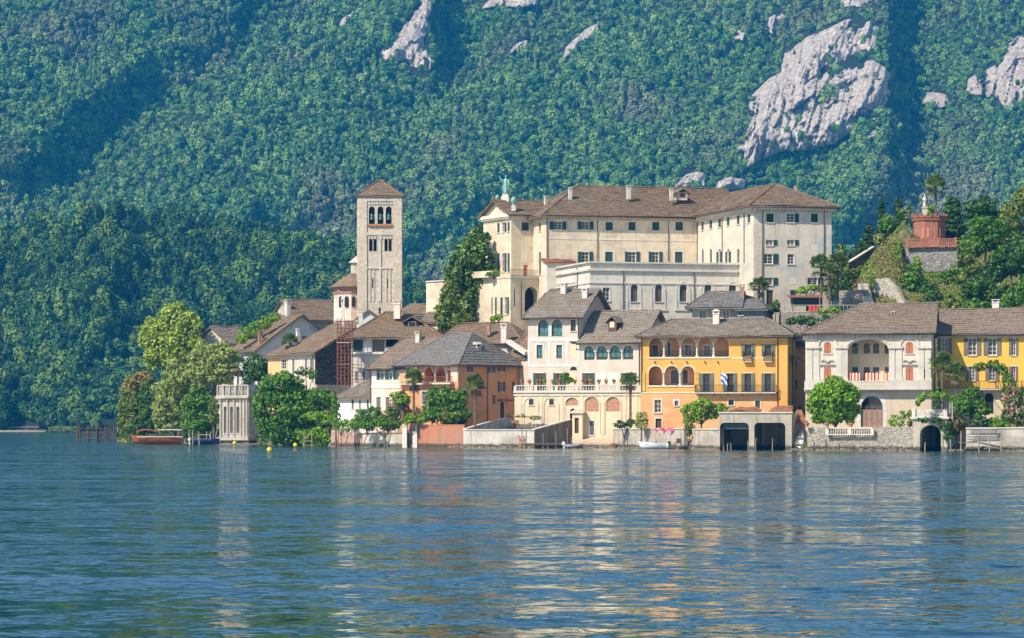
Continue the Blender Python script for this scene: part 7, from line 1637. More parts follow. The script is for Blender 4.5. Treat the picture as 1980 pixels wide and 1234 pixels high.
    plant('shrub', 'dark bush at the lower end of the sloping hill wall', 'shrub', 'cypress', 459, 1655, [(1652, 492, 14, 12), (1664, 480, 10, 12)], .2, .5); plant('round_bush', 'bright round bush beside the tall cypress', 'shrub', 'green', 459, 1714, [(1714, 432, 19, 20), (1712, 450, 15, 14)], .2, .5); plant('shrub', 'grey-green low shrub at the head of the dry slope', 'shrub', 'willow', 457, 1702, [(1700, 462, 12, 10)], .17, .5)
    plant('yucca', 'spiky yucca and shrubs left of the red chapel', 'shrub', 'palm', 458, 1742, [(1740, 412, 10, 9), (1756, 405, 7, 8), (1748, 422, 12, 8)], .26, .4); plant('shrub', 'green shrub between the yucca and the chapel', 'shrub', 'green', 459, 1770, [(1766, 428, 10, 14), (1772, 420, 8, 8)], .18, .5)
    palm('tall lone palm on the hilltop behind the chapel statue', 1809, 360, 430, 459, 20); plant('shrub', 'green bush behind the chapel statue', 'shrub', 'bright', 461, 1795, [(1792, 408, 12, 13), (1806, 412, 8, 8)], .2, .5)
    column('dense conical conifer right of the red chapel', 'conifer', 'tree', 'deep', 458, 1840, 380, 470, 30, .24, None, .55); 
    for i, (lab, mat, D, x, bl) in enumerate((
        ('dark tree at the crest right of the chapel', 'deep', 458, 1890, [(1885, 400, 28, 18), (1910, 395, 22, 16), (1900, 420, 34, 20)]), ('tall olive-green tree at the right edge skyline', 'olive', 452, 1965, [(1965, 400, 24, 24), (1985, 385, 22, 28), (1950, 425, 26, 26)]),
        ('large soft green tree on the hill beside the retaining wall', 'green', 446, 1905, [(1905, 445, 40, 30), (1880, 475, 28, 28), (1935, 460, 34, 30)]), ('deep green tree low at the right edge of the hill', 'deep', 436, 1955, [(1955, 500, 40, 36), (1985, 480, 30, 40), (1925, 520, 26, 24)]),
        ('round shrub under the right end of the red parapet', 'olive', 444, 1868, [(1865, 500, 16, 16), (1880, 515, 22, 16)]), ('dark leafy tree in the middle of the hill garden', 'deep', 432, 1895, [(1890, 555, 30, 26), (1915, 570, 26, 22), (1870, 565, 16, 22)]),
        ('bright shrub at the right edge of the hill garden', 'green', 424, 1965, [(1965, 570, 26, 22), (1985, 555, 22, 26), (1945, 585, 18, 14)]), ('big bright bush below the rubble retaining wall', 'green', 438, 1765, [(1768, 530, 20, 22), (1755, 555, 24, 26), (1785, 560, 24, 24), (1772, 580, 24, 14)]),
        ('dark green bush right of the big bright bush', 'deep', 434, 1800, [(1802, 565, 18, 20), (1795, 585, 22, 10)]), ('dry yellowish shrub above the roof of the yellow long house', 'olive', 421, 1840, [(1835, 580, 14, 12), (1850, 590, 16, 8), (1825, 592, 12, 6)]), ('terraced shrub below the red parapet', 'green', 441, 1830, [(1825, 530, 20, 9), (1850, 522, 18, 10), (1838, 545, 22, 9)]),
        ('low bush over the chimney of the yellow long house', 'green', 414, 1900, [(1880, 590, 22, 12), (1905, 592, 18, 10), (1945, 596, 22, 8)]), ('low green bush on the middle of the dry slope', 'olive', 449, 1712, [(1705, 500, 14, 12), (1722, 510, 14, 10)]), ('green bush low on the dry slope above the rubble wall', 'green', 441, 1700, [(1690, 528, 16, 10), (1715, 530, 14, 8)]), ('grassy bush at the left foot of the dry slope', 'olive', 444, 1650, [(1645, 530, 16, 12), (1665, 522, 12, 10)]), ('leafy bush against the left side of the retaining wall', 'green', 449, 1742, [(1742, 500, 9, 16), (1738, 480, 8, 14)]), ('small bush at the foot of the retaining wall', 'bright', 446, 1775, [(1773, 505, 8, 12), (1768, 520, 10, 8)]))):
        plant('hill_tree' if len(bl) > 2 else 'hill_shrub', lab, 'tree' if 'tree' in lab else 'shrub', mat, D, x, bl, .26, .42, .18, group='trees and shrubs on the hill')
    plant('climbing_vine', 'small vine hanging at the corner of the pale rubble wall', 'vine', 'bright', 434, 1686, [(1685, 540, 6, 8), (1683, 555, 5, 10)], .16, .5, stem=False)
    plant('roof_shrub', 'yellow-green pot plants on the wing balcony of the monastery', 'shrub', 'bright', 458, 955, [(948, 530, 8, 5), (960, 527, 8, 5)], .18, .5, ybase=534)
    plant('terrace_plant', 'yellow flowering plant at the foot of the monastery wing', 'shrub', 'bright', 452, 965, [(965, 612, 9, 6), (952, 616, 7, 5)], .18, .5, ybase=625)
    # grass on the hillside, one mass
    n = 32000; px = trng.uniform(1560, 2010, n); D = trng.uniform(398, 462, n); x = (px - 990) / F * D; z = zisl(x, D); k = fbm(px / 30, D / 8, 13, 3)
    keep = k > .36; P = np.stack([x, D, z + .12], -1)[keep]; k = k[keep]
    for nm, sel, lab in (('grass', k < .58, 'green grass tufts and weeds on the hill slope'), ('dry_grass', k >= .58, 'dry yellow grass on the hill slope')):
        V, Q = leafquads(P[sel], trng.normal(size=(sel.sum(), 3)) * (1, 1, .5) + (0, -.6, .5), .30, trng, .35); tag(link(nm, npmesh(nm, V, Q), LM['grass' if nm == 'grass' else 'drygrass']), lab, 'grass', kind='stuff')
    # ground cover in the gardens of the shore and the west tip
    n = 16000; px = trng.uniform(225, 640, n); s = trng.uniform(0, 26, n); D = np.interp(px, SH_X, SH_D) + s; x = (px - 990) / F * D; P = np.stack([x, D, zisl(x, D) + trng.uniform(0, .5, n)], -1)
    V, Q = leafquads(P, trng.normal(size=(n, 3)) + (0, -.4, .6), .26, trng); tag(link('undergrowth', npmesh('undergrowth', V, Q), LM['deep']), 'dark undergrowth along the western shore of the island', 'undergrowth', kind='stuff')
greenery()
# ------------------------------------------------------------------ boats, piers, people, small things
def hull(mb, L, w, h, n=12, bow=.35, sheer=.25, stern=.75):
    """open boat hull: bow at +x, keel on z=0"""
    V = []; prof = [(-1, 1), (-.92, .55), (-.6, .15), (0, 0), (.6, .15), (.92, .55), (1, 1)]
    for i in range(n + 1):
        t = i / n; b = (stern + (1 - stern) * min(1, t / .4)) * (1 - max(0, (t - (1 - bow * 1.6)) / (bow * 1.6)) ** 2.2); hz = h * (1 + sheer * (max(0, t - .3) / .7) ** 2)
        for s, z in prof: V.append((-L / 2 + L * t + (z * .06 * L if t > .9 else 0), s * w / 2 * max(.02, b), z * hz + (1 - z) * max(0, t - .82) * h * 1.5))
    m = len(prof); Fs = [(i * m + j, (i + 1) * m + j, (i + 1) * m + j + 1, i * m + j + 1) for i in range(n) for j in range(m - 1)] + [tuple(range(m))[::-1]]
    mb.add(V, Fs); mb.add([(x, y * .93, z + .03) for x, y, z in V], [f[::-1] for f in Fs[:-1]]); return mb
def motor(e, x, z, mat):
    MB().box(x - .35, x + .05, -.17, .17, z, z + .42).box(x - .3, x, -.12, .12, z + .421, z + .5).box(x - .2, x - .02, -.07, .07, z - .75, z - .002).build('outboard_motor', mat, e)
def posts(name, label, spec, group, mat, r=.12):
    for i, (px, y0, D, *rest) in enumerate(spec):
        p = wp(px, 820, D); h = wp(px, y0, D).z; o = MB().tube([(0, 0, -1.5), (rnd.uniform(-.05, .05), 0, h * .5), (rnd.uniform(-.1, .1), rnd.uniform(-.06, .06), h)], [r * 1.1, r, r * .92], 7).build(name, mat); o.location = (p.x, p.y, 0)
        tag(o, rest[0] if rest else label, 'mooring post', group)
def waterside():
    wd = wood('dark_pier_wood', (.085, .055, .04)); wl_ = wood('pale_post_wood', (.30, .25, .20)); red = wood('red_brown_wood', (.30, .10, .045)); mah = wood('mahogany', (.34, .10, .04), .35)
    # old pier at the far left
    o = wp(147, 820, 572); e = empty('wooden_pier', (o.x, o.y, 0), -.12, 'dark old wooden pier on thick piles at the left tip of the island', 'pier'); L = 9.6
    MB().box(0, L, -.2, 2.2, 1.55, 1.75).build('deck', wd, e); MB().box(0, L, -.25, -.1, .55, .8).box(.2, L, -.3, -.22, 2.3, 2.42).box(.2, L, -.3, -.22, 1.15, 1.3).build('beams', wd, e)
    for x, h in ((.2, 2.9), (.45, 2.75), (.75, 2.9), (2.1, 2.9), (2.35, 3.1), (2.55, 2.9), (4.0, 2.7), (4.25, 2.9), (4.55, 2.75), (5.6, 2.8), (6.0, 2.6), (6.35, 2.8), (7.2, 2.9), (7.9, 2.7), (8.3, 2.9), (9.2, 2.5)): MB().tube([(x, -.35 + (x * 7 % 1) * .4, -1.5), (x + .03, -.35 + (x * 7 % 1) * .4, h)], [.15, .13], 7).build('pile', wd if x % 1 < .85 else wl_, e)
    # mahogany launch under a red awning
    o = wp(308, 820, 494); e = empty('wooden_launch', (o.x, o.y - 1, 0), math.pi + .06, 'varnished wooden launch with a red canvas hood and white awning', 'boat'); s = .0823
    hull(MB(), 7.8, 1.9, 1.25, 14, .3, .12).build('hull', mah, e, True); MB().box(-3.6, 3.2, -.8, .8, .75, .82).build('floor', wd, e)
    MB().box(-3.8, 3.4, -.98, -.9, 1.12, 1.24).box(-3.8, 3.4, .9, .98, 1.12, 1.24).build('gunwale', MAT['white'], e)
    def awning(x0, x1, z, bend, mat, name):
        V = []; n = 8
        for i in range(n + 1):
            t = i / n; x = x0 + (x1 - x0) * t; zz = z + bend * math.sin(math.pi * t)
            for y in (-.85, -.4, 0, .4, .85): V.append((x, y, zz + .12 * (1 - (y / .85) ** 2)))
        mb = MB().add(V, [(i * 5 + j, (i + 1) * 5 + j, (i + 1) * 5 + j + 1, i * 5 + j + 1) for i in range(n) for j in range(4)]); mb.add([(a, b, c - .05) for a, b, c in V], [(i * 5 + j, i * 5 + j + 1, (i + 1) * 5 + j + 1, (i + 1) * 5 + j) for i in range(n) for j in range(4)]); return mb.build(name, mat, e, True)
    awning(.3, 3.5, 1.95, .32, plain('red_canvas', (.50, .10, .10), .7), 'hood'); awning(-3.6, .1, 2.2, .05, MAT['white'], 'awning')
    mb = MB()
    for x in (-3.4, -1.8, -.1, .35, 1.8, 3.4):
        for y in (-.84, .84): mb.tube([(x, y, 1.1), (x, y, 2.2 if x < .2 else 1.95)], .03, 5)
    mb.build('awning_poles', MAT['grey_wood'], e)
    # blue boat with outboard
    o = wp(396, 820, 489); e = empty('blue_boat', (o.x, o.y - .5, 0), 0, 'dark blue open boat with a white outboard motor beside the pavilion', 'boat'); hull(MB(), 4.4, 1.6, .75, 12, .35, .25).build('hull', plain('navy_paint', (.02, .05, .16), .3), e, True)
    MB().box(-1.6, -1.3, -.6, .6, .42, .48).box(0, .3, -.65, .65, .42, .48).build('thwarts', MAT['white'], e); motor(e, -2.2, .55, MAT['white'])
    mb = MB()
    for x in (-1.0, .9): mb.tube([(x, -.7, .6), (x, -.7, 1.5), (x, .7, 1.5), (x, .7, .6)], .03, 5)
    mb.bar((-1, -.7, 1.5), (.9, -.7, 1.5), .05).bar((-1, .7, 1.5), (.9, .7, 1.5), .05).build('frame', MAT['white'], e)
    G = 'mooring posts at the western landing'
    posts('mooring_post', '', [(352, 828, 493, 'pale post at the stern of the wooden launch'), (366, 831, 492, 'short leaning post between the launch and the blue boat'), (373, 832, 486.5, 'blue-green post in front of the blue boat'), (385, 834, 486, 'thin dark post amid the blue boat'), (407, 836, 495, 'low post behind the bow of the blue boat'), (418, 833, 491, 'post beside the pavilion wall'), (344, 829, 500, 'post just behind the launch awning'), (400, 834, 497, 'back post between the blue boat and the pavilion')], G, wl_, .10)
    o = wp(411, 842, 499); e = empty('landing_stage', (o.x - 4.6, o.y, 0), 0, 'grey plank landing stage behind the blue boat', 'landing stage'); MB().box(0, 5, 0, 1.2, .75, .85).build('deck', MAT['grey_wood'], e)
    for x in (.2, 2.5, 4.8): MB().tube([(x, .1, -1.2), (x, .1, .75)], .09, 6).build('pile', wl_, e)
    # buoys
    by = plain('yellow_buoy', (.80, .58, .015), .35, 0, .05)
    for px, py, D, s, lab in ((521, 876, 351, .26, 'yellow buoy nearest to the viewer, lowest on the water'), (571, 864.5, 431, .26, 'yellow buoy near the ivy hedge'), (453.5, 860.5, 474, .26, 'yellow buoy in front of the pavilion')):
        p = wp(px, 820, D); e = empty('mooring_buoy', (p.x, p.y, .06), 0, lab, 'buoy', 'yellow mooring buoys'); r = s * 1.15
        MB().lathe([(r * math.sin(a), r * .75 - r * math.cos(a)) for a in np.linspace(.05, 3.09, 11)], n=14).build('float', by, e, True); MB().tube([(0, 0, r * 1.7), (0, 0, r * 1.95)], .05, 6).build('ring', MAT['iron'], e)
    # red timber landing by the brick wall
    o = wp(655, 820, 443); e = empty('timber_landing', (o.x, o.y, 0), -.25, 'red-brown timber landing with rails beside the brick wall', 'landing stage'); MB().box(-.2, 3.4, -.1, 1.6, .75, .9).build('deck', red, e)
    for i in range(5): MB().box(i * .8 - .06, i * .8 + .06, -.2, -.08, -1.2, 2.3).build('post', red, e)
    MB().box(-.1, 3.3, -.16, -.1, 1.9, 2.0).box(-.1, 3.3, -.16, -.1, 1.35, 1.43).build('rail', red, e)
    o = wp(590, 820, 446); e = empty('wooden_ladder_frame', (o.x, o.y - 2, 0), 0, 'two pale posts with a crossbar standing in the water before the ivy hedge', 'posts')
    for x in (0, 1.1): MB().tube([(x, 0, -1.2), (x, 0, 2.3)], .08, 6).build('post', wl_, e)
    MB().box(-.1, 1.2, -.05, .05, .7, .82).build('crossbar', wl_, e)
    posts('mooring_post', '', [(826, 855, 420, 'thin iron post left below the terracotta wall'), (842, 858, 419.5, 'low post below the terracotta wall'), (861, 856, 418.5, 'post below the right part of the terracotta wall')], 'thin posts below the terracotta wall', wd, .05)
    # jetty, bathers, dinghy
    o = wp(1012, 820, 411); e = empty('bathing_jetty', (o.x, o.y, 0), .03, 'low plank jetty on thin posts along the dark terrace wall', 'jetty'); MB().box(-.3, 6.6, -.2, 1.1, .52, .64).build('deck', MAT['grey_wood'], e); MB().box(-.3, 6.6, -.24, -.201, .40, .60).build('edge_beam', wd, e)
    for x, h in ((-.2, 2.5), (.35, 2.4), (1.45, 2.3), (2.6, 2.0), (3.2, .5), (4.3, 2.2), (5.8, 2.6), (6.4, .5)): MB().tube([(x, -.12, -1.2), (x + .02, -.12, h)], .05, 6).build('post', wd if x < 2 else wl_, e)
    skin = plain('bather_skin', (.58, .32, .21), .5, 0, .06)  # the bathers' own skin colour, nearly even
    def bather(px, D, label, hair, suit, turn, lean):
        p = wp(px, 820, D); e = empty('person', (p.x, p.y, .64), turn, label, 'person', 'bathers on the jetty'); me = bpy.data.meshes.new('body')
        # seated on the jetty edge, shins hanging over the water
        J = [(0, 0, .12, .15), (0, .01, .34, .125), (0, .02, .52, .14), (0, .0, .66, .06), (0, -.02, .74, .075), (0, -.03, .84, .095), (0, -.03, .93, .07),
             (-.17, .02, .58, .055), (-.24, .0, .36, .042), (-.20, -.20, .16, .035), (-.18, -.30, .12, .03), (.17, .02, .58, .055), (.25, .10, .36, .042), (.27, .14, .10, .035), (.27, .10, .02, .03),
             (-.10, -.03, .09, .10), (-.12, -.42, .09, .075), (-.12, -.48, -.02, .07), (-.11, -.46, -.42, .05), (-.11, -.56, -.50, .035), (.10, -.03, .09, .10), (.13, -.42, .10, .075), (.13, -.48, .0, .07), (.14, -.44, -.40, .05), (.14, -.54, -.48, .035)]
        E = [(0, 1), (1, 2), (2, 3), (3, 4), (4, 5), (5, 6), (2, 7), (7, 8), (8, 9), (9, 10), (2, 11), (11, 12), (12, 13), (13, 14), (0, 15), (15, 16), (16, 17), (17, 18), (18, 19), (0, 20), (20, 21), (21, 22), (22, 23), (23, 24)]
        me.from_pydata([(x + lean * max(0, z - .1), y, z) for x, y, z, _ in J], E, []); b = link('body', me, skin, e); b.modifiers.new('skin', 'SKIN'); sub = b.modifiers.new('smooth', 'SUBSURF'); sub.levels = 1; sub.render_levels = 2
        for i, v in enumerate(me.skin_vertices[0].data): v.radius = (J[i][3], J[i][3] * (.8 if i < 3 else 1)); v.use_root = i == 0
        for sx in (-1, 1):
            hp = J[10] if sx < 0 else J[14]
            for k in range(5): a = (k - 2) * .22; L_ = (.045, .075, .085, .078, .06)[k]; MB().tube([(hp[0] + lean * hp[2] + a * .09, hp[1], hp[2]), (hp[0] + lean * hp[2] + a * .16, hp[1] - L_ * .6, hp[2] - .01), (hp[0] + lean * hp[2] + a * .18, hp[1] - L_, hp[2] - .03)], [.011, .010, .008], 5).build('finger', skin, e)
        x = lean * .75
        MB().lathe([(.0, -.12), (.085, -.09), (.108, -.01), (.10, .06), (.06, .11), (0, .125)], (x, .012, .86), 10).build('hair', hair, e, True)
        MB().lathe([(.09, -.16), (.06, 0)], (x, .07, .80), 8).build('ponytail', hair, e, True)
        MB().lathe([(.135, 0), (.145, .05), (.14, .10)], (lean * .42, .015, .455), 12).build('swimsuit_top', suit, e, True); MB().lathe([(.165, 0), (.165, .10), (.14, .15)], (0, 0, .06), 12).build('swimsuit_bottom', suit, e, True)
        for sx in (-.033, .033): MB().lathe([(.0, -.012), (.012, 0), (0, .012)], (x + sx, -.118, .855), 6).build('eye', MAT['iron'], e)
        MB().lathe([(.015, -.02), (.012, .0), (0, .025)], (x, -.128, .83), 6).build('nose', skin, e); MB().box(x - .025, x + .025, -.117, -.11, .785, .795).build('mouth', plain('lips', (.45, .14, .12), .5), e)
        return e
    bather(1004, 411.0, 'dark haired bather in red swimwear sitting at the jetty edge, the left one of two', plain('dark_hair', (.03, .02, .015), .6), plain('red_suit', (.55, .08, .07), .6), .2, .05)
    bather(1013, 411.2, 'bather in pale yellow swimwear sitting right beside the dark haired one on the jetty', plain('brown_hair', (.12, .07, .035), .6), plain('pale_suit', (.70, .62, .28), .6), -.25, -.04)
    o = wp(1107, 820, 409); e = empty('rubber_dinghy', (o.x, o.y, .05), .05, 'grey rubber dinghy with a white outboard at the slipway', 'dinghy'); g = plain('grey_rubber', (.20, .21, .22), .5)
    MB().tube([(-1.1, -.55, .25), (.5, -.55, .28), (1.0, -.35, .34), (1.2, 0, .38), (1.0, .35, .34), (.5, .55, .28), (-1.1, .55, .25)], .2, 9).build('tube', g, e, True); MB().box(-1.0, .8, -.4, .4, .08, .14).box(-1.05, -.98, -.4, .4, .1, .5).build('floor', MAT['grey_wood'], e); motor(e, -1.05, .35, MAT['white'])
    o = wp(1172, 866, 411.6); e = empty('plank_ramp', (o.x - .9, o.y, .05), .2, 'orange-brown wooden boat ramp plank on the slipway', 'ramp'); MB().prism([(0, 0, 0), (2.2, 0, .0), (2.2, 0, .62), (2.0, 0, .62)], (0, 1.0, 0)).build('plank', wood('ramp_wood', (.38, .22, .10)), e); MB().box(.1, .2, -.04, 0, -.2, .1).box(1.9, 2.0, -.04, 0, -.2, .55).build('batten', wd, e)
    # white motor boat
    o = wp(1265, 820, 396); e = empty('motor_boat', (o.x, o.y, .02), math.pi - .05, 'small white motor boat moored at the streaked quay wall', 'boat'); wb = plain('white_gelcoat', (.72, .74, .76), .25, 0, .05); hull(MB(), 3.6, 1.5, .72, 12, .45, .3).build('hull', wb, e, True)
    MB().box(-.1, 1.2, -.5, .5, .66, .76).build('foredeck', wb, e); MB().box(-.3, -.22, -.5, .5, .75, 1.05).build('windscreen', MAT['glass'], e); MB().box(-1.5, -1.0, -.55, .55, .45, .62).build('seat', plain('blue_cushion', (.12, .22, .42), .6), e); motor(e, -1.75, .5, plain('black_motor', (.03, .03, .035), .4))
    # silver boat hauled out beside the boathouse
    o = wp(1547, 862, 381); e = empty('rowing_boat', (o.x, o.y, .15), 0, 'silver grey rowing boat leaning upright between boathouse and rubble wall', 'boat')
    X = Vector((.28, .30, .92)).normalized(); Zv = Vector((-.25, -.93, .30)); Y = Zv.cross(X).normalized(); Zv = X.cross(Y); Mr = Matrix(((X.x, Y.x, Zv.x, .1), (X.y, Y.y, Zv.y, .5), (X.z, Y.z, Zv.z, 1.05), (0, 0, 0, 1)))
    mb = hull(MB(), 2.2, 1.25, .42, 12, .45, .1); mb.v = [tuple(Mr @ Vector(v)) for v in mb.v]; mb.build('hull', plain('dull_aluminium', (.36, .37, .37), .45, .4), e, True); t = MB().box(-.7, -.5, -.5, .5, .26, .31).box(.15, .35, -.48, .48, .26, .31); t.v = [tuple(Mr @ Vector(v)) for v in t.v]; t.build('thwarts', MAT['grey_wood'], e)
    b_ = MB().box(-.7, .7, -.1, 1.0, -.5, .08); b_.build('cradle', wd, e)
    # small dock and posts at the quay
    o = wp(1304, 820, 394.5); e = empty('small_dock', (o.x, o.y, 0), -.1, 'tiny dark wooden dock at the quay wall steps', 'dock'); MB().box(0, .95, -.2, .8, .75, .85).build('deck', wd, e)
    for x in (.08, .87): MB().tube([(x, -.1, -1), (x, -.1, .75)], .06, 6).build('post', wd, e)
    MB().box(.25, .85, .0, .5, .851, 1.35).build('crate', wd, e)
    posts('mooring_post', '', [(1399, 862, 382, 'short pale post at the left opening of the boathouse'), (1406, 857, 382.5, 'second short post in the left boathouse opening'), (1413, 856, 382.5, 'slanted post in the left boathouse opening'), (1447, 853, 381.5, 'white post at the pier between the boathouse openings'), (1461, 847, 381, 'tall post left in the right boathouse opening'), (1493, 848, 380.5, 'tall white post in the middle of the right boathouse opening')], 'posts at the boathouse', wl_, .06)
    posts('mooring_post', '', [(1574, 854, 374.5, 'dark post left below the rubble wall'), (1597, 850, 374, 'tallest dark post below the rubble wall balusters'), (1623, 858, 373, 'low dark post mid rubble wall'), (1653, 860, 372, 'short dark post at the right of the rubble wall')], 'dark posts below the rubble wall', wd, .07)
    # landing at the right end
    o = wp(1858, 820, 364.5); e = empty('wooden_jetty', (o.x, o.y, 0), -.03, 'small grey wooden jetty with tall posts below the lattice fence', 'jetty'); MB().box(-.1, 2.3, 0, 1.6, .95, 1.05).build('deck', MAT['grey_wood'], e)
    for x, h in ((0, 2.0), (2.1, 2.05), (3.35, 2.0), (4.7, 2.05)): MB().tube([(x, 0, -1.3), (x + .03, 0, h + .35)], .09, 7).build('post', wl_, e)
    MB().bar((2.3, .5, 1.0), (6.2, 1.2, .15), .9, .1).build('gangplank', wd, e)
    for i in range(4): MB().box(1.0, 2.1, 1.6 + i * .3, 1.9 + i * .3, 1.05 + i * .28, 1.15 + i * .28).build('step', MAT['grey_wood'], e)
    posts('mooring_post', '', [(1823, 838, 366.5, 'pale post at the right edge of the water gate arch'), (1839, 850, 366, 'bent short post right of the water gate'), (1789, 855, 367, 'thin post inside the water gate arch')], 'posts at the water gate', wl_, .08)
    # flower pots along the terrace balustrade
    zt = WB.zl(743.8, 421.5); pot = plain('clay', (.45, .20, .10), .8)
    spec = [(1009, 'redflower', 'big pink-red potted flower at the left end of the balustrade'), (1024, 'redflower', 'red potted flower second from left on the balustrade'), (1039, 'dry', 'pale orange potted flower before the left orange door'), (1053, 'bright', 'green potted plant right of the left orange door'), (1068, 'bright', 'yellow-green pot plant left of the terrace shrub'), (1080, 'flower', 'pink potted flowers at the terrace shrub'), (1097, 'bright', 'yellow potted plant under the terrace shrub'), (1111, 'olive', 'olive potted plant beside the blind panel'), (1128, 'redflower', 'red potted flower left of the third shuttered door'), (1142, 'bright', 'large yellow-green pot at the third shuttered door'), (1158, 'olive', 'small pot left on the blank wall stretch'), (1172, 'flower', 'small pink pot in the middle of the blank wall stretch'), (1187, 'olive', 'small pot right on the blank wall stretch'), (1202, 'bright', 'green pot near the palm crown')]
    for px, m, lab in spec:
        u = WB.uv('front', px, 745)[0]; p = WB.G @ WB.at('front', u, zt, -.05); e = empty('flower_pot', p, 0, lab, 'flower pot', 'flower pots on the balustrade'); MB().lathe([(.10, 0), (.16, .24), (.18, .24), (.18, .29), (.13, .29)], n=10).build('pot', pot, e)
        link('plant', crown_mesh([(0, 0, .48, .28, .25, .22)], LM['green'], .1, .35, 'plant', lump=False), None, e); link('flowers', crown_mesh([(0, 0, .52, .32, .28, .24)], LM[m], .11, .30, 'flowers', lump=False), None, e)
    for px, lab in ((1560, 'clay pot at the left end of the rubble wall'), (1599, 'clay pot left of the wall balusters'), (1645, 'clay pot with red rim at the gate side of the wall balusters')):
        p = wp(px, 825.5, 376.3 if px < 1570 else 375); e = empty('terracotta_pot', p, 0, lab, 'flower pot', 'clay pots on the rubble wall'); MB().lathe([(.18, 0), (.30, .35), (.34, .36), (.34, .48), (.26, .48)], n=12).build('pot', pot, e); link('plant', crown_mesh([(0, 0, .6, .25, .25, .18)], LM['olive'], .1, .4, 'plant', lump=False), None, e)
    # terrace furniture
    def chair(px, py, D, rz, lab, mat):
        e = empty('garden_chair', wp(px, py, D), rz, lab, 'chair', 'chairs on the small terrace'); MB().box(-.25, .25, -.25, .25, .42, .47).build('seat', mat, e); MB().box(-.25, .25, .2, .25, .5, .95).build('backrest', mat, e)
        for x in (-.22, .22):
            for y in (-.22, .22): MB().bar((x, y, 0), (x, y, .47), .05).build('leg', mat, e)
    ow = MAT['orange_wood']; zt_ = 826
    chair(1001, zt_, 421, .3, 'orange wooden chair at the terrace table, right one', ow); chair(991, zt_, 421, -.4, 'dark chair left of the orange chair on the terrace', MAT['brown']); chair(1032, zt_, 420.5, .1, 'white slatted chair on the terrace, right', MAT['white']); chair(1042, zt_, 421, -.2, 'white slatted chair nearest the dark slanting wall', MAT['white'])
    e = empty('garden_table', wp(996, 826, 420.2), 0, 'small round garden table on the walled terrace', 'table'); MB().lathe([(.5, .7), (.5, .74)], n=14).build('tabletop', MAT['white'], e); MB().tube([(0, 0, 0), (0, 0, .7)], .05, 6).build('leg', MAT['iron'], e)
    e = empty('terrace_arbour', wp(1000, 828, 422.4), -.15, 'low wooden plant arbour on the walled terrace', 'arbour')
    for x in (-.6, 3.2): MB().box(x - .06, x + .06, -.06, .06, 0, 1.55).build('post', MAT['brown'], e)
    MB().box(-1.6, 3.4, -.08, .08, 1.45, 1.58).build('beam', MAT['brown'], e); link('foliage', crown_mesh([(-1.0, 0, 1.75, .7, .4, .2), (.6, 0, 1.7, .8, .4, .22), (2.4, 0, 1.4, .7, .5, .35)], LM['olive'], .16, .35, 'foliage', lump=False), None, e)
    MB().box(-1.5, 3.2, .4, 1.0, 0, .55).build('planter', MAT['grey_wood'], e)
    # planter posts of the left pergola, wall lamps
    e = empty('garden_pergola', wp(665, 840, 437), -.2, 'thin iron pergola in the garden above the white wall', 'pergola')
    for i in range(6):
        for y in (0, 1.8): MB().bar((i * 1.6, y, -.5), (i * 1.6, y, 1.9), .07).build('post', MAT['brown'], e)
    mb = MB()
    for y in (0, 1.8): mb.bar((-.3, y, 1.9), (8.3, y, 1.9), .08)
    for i in range(9): mb.bar((i, -.2, 1.98), (i, 2.0, 1.98), .05)
    mb.build('lattice', MAT['brown'], e)
    e = empty('garden_arch', wp(1773, 812, 368.2), -.03, 'white curved arbour frame over the water gate terrace', 'arbour'); s = 368.2 / F
    mb = MB(); w = 68 * s; h = 46 * s
    for y in (0, 2.5): mb.tube([(0, y, 0), (0, y, h * .75)] + [(w / 2 - w / 2 * math.cos(a), y, h * .75 + h * .3 * math.sin(a)) for a in np.linspace(.15, 2.99, 10)] + [(w, y, h * .75), (w, y, 0)], .045, 6)
    for a in np.linspace(.3, 2.84, 7): mb.bar((w / 2 - w / 2 * math.cos(a), 0, h * .75 + h * .3 * math.sin(a)), (w / 2 - w / 2 * math.cos(a), 2.5, h * .75 + h * .3 * math.sin(a)), .04)
    mb.build('frame', MAT['white'], e)
    e = empty('balcony_pergola', wp(1888, 752, 384), 0, 'rusty balcony pergola frame on the yellow long house', 'pergola'); mb = MB()
    for x in (0, 2.4, 4.7): mb.bar((x, 0, 0), (x, 0, 2.3), .08); mb.bar((x, 0, 2.3), (x, 2.5, 2.4), .06)
    mb.bar((-.3, 0, 2.3), (5, 0, 2.3), .08).build('frame', MAT['rust'], e)
    # washing on the quay
    for px, c, lab in ((1283, (.55, .04, .13), 'crimson towel hung on the quay wall'), (1296, (.62, .10, .22), 'pink towel hung right of the crimson one on the quay wall'), (1271, (.10, .32, .26), 'green towel at the left of the washing on the quay wall')):
        p = wp(px - 5, 833.5, 401 - (px - 1283) * .15); e = empty('towel', p, -.5, lab, 'towel', 'towels on the quay wall'); n = 6; mb = MB(); mb.add([(k * .15, -.08 + .04 * math.sin(k * 2.3), z) for z in (-.0, .42) for k in range(n + 1)], [(k, k + 1, n + 2 + k, n + 1 + k) for k in range(n)]); mb.add([(k * .15, .5, .43) for k in range(n + 1)] + [(k * .15, -.08, .43) for k in range(n + 1)], [(k, k + 1, n + 2 + k, n + 1 + k) for k in range(n)]); mb.build('cloth', plain('towel_' + 'abc'[(px // 12) % 3], c, .9), e)
waterside()
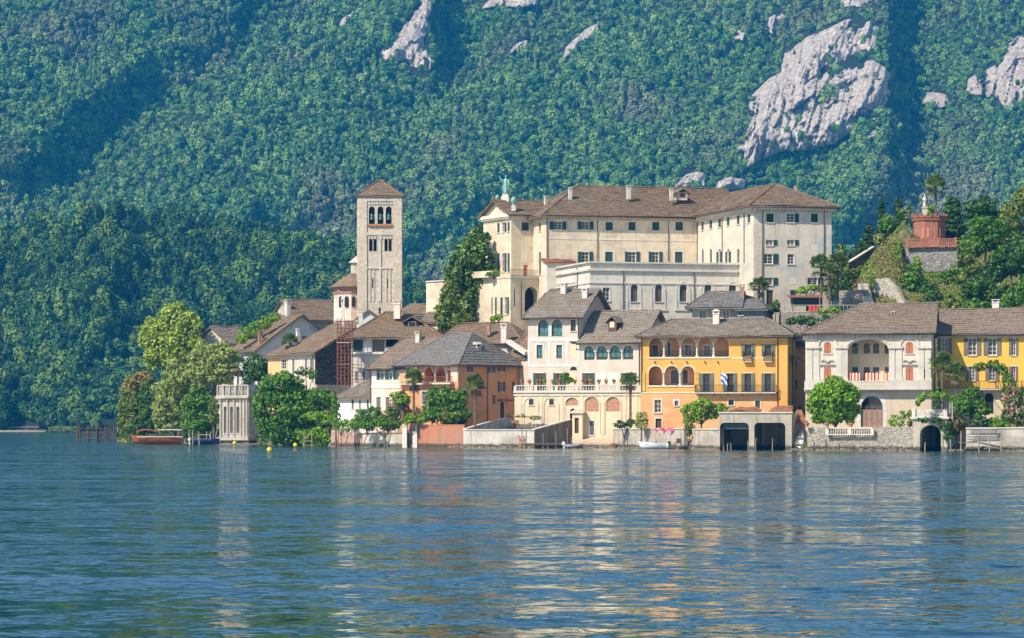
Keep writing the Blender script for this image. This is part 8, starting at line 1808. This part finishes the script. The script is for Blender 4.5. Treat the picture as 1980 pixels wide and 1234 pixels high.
# ------------------------------------------------------------------ air
def make_haze():
    m = bpy.data.materials.new('haze'); m.use_nodes = True; nt = m.node_tree; nt.nodes.remove(nt.nodes['Principled BSDF'])
    v = nt.nodes.new('ShaderNodeVolumePrincipled'); v.inputs['Color'].default_value = (0.02, 0.42, 1.0, 1); v.inputs['Density'].default_value = 0.00012
    v.inputs['Anisotropy'].default_value = 0.0
    nt.links.new(v.outputs[0], nt.nodes['Material Output'].inputs['Volume'])
    o = MB().box(-1500, 1500, -80, 2900, -2.6, 480).build('haze', m); tag(o, 'thin blue summer haze over the lake', 'haze', kind='stuff')
make_haze()
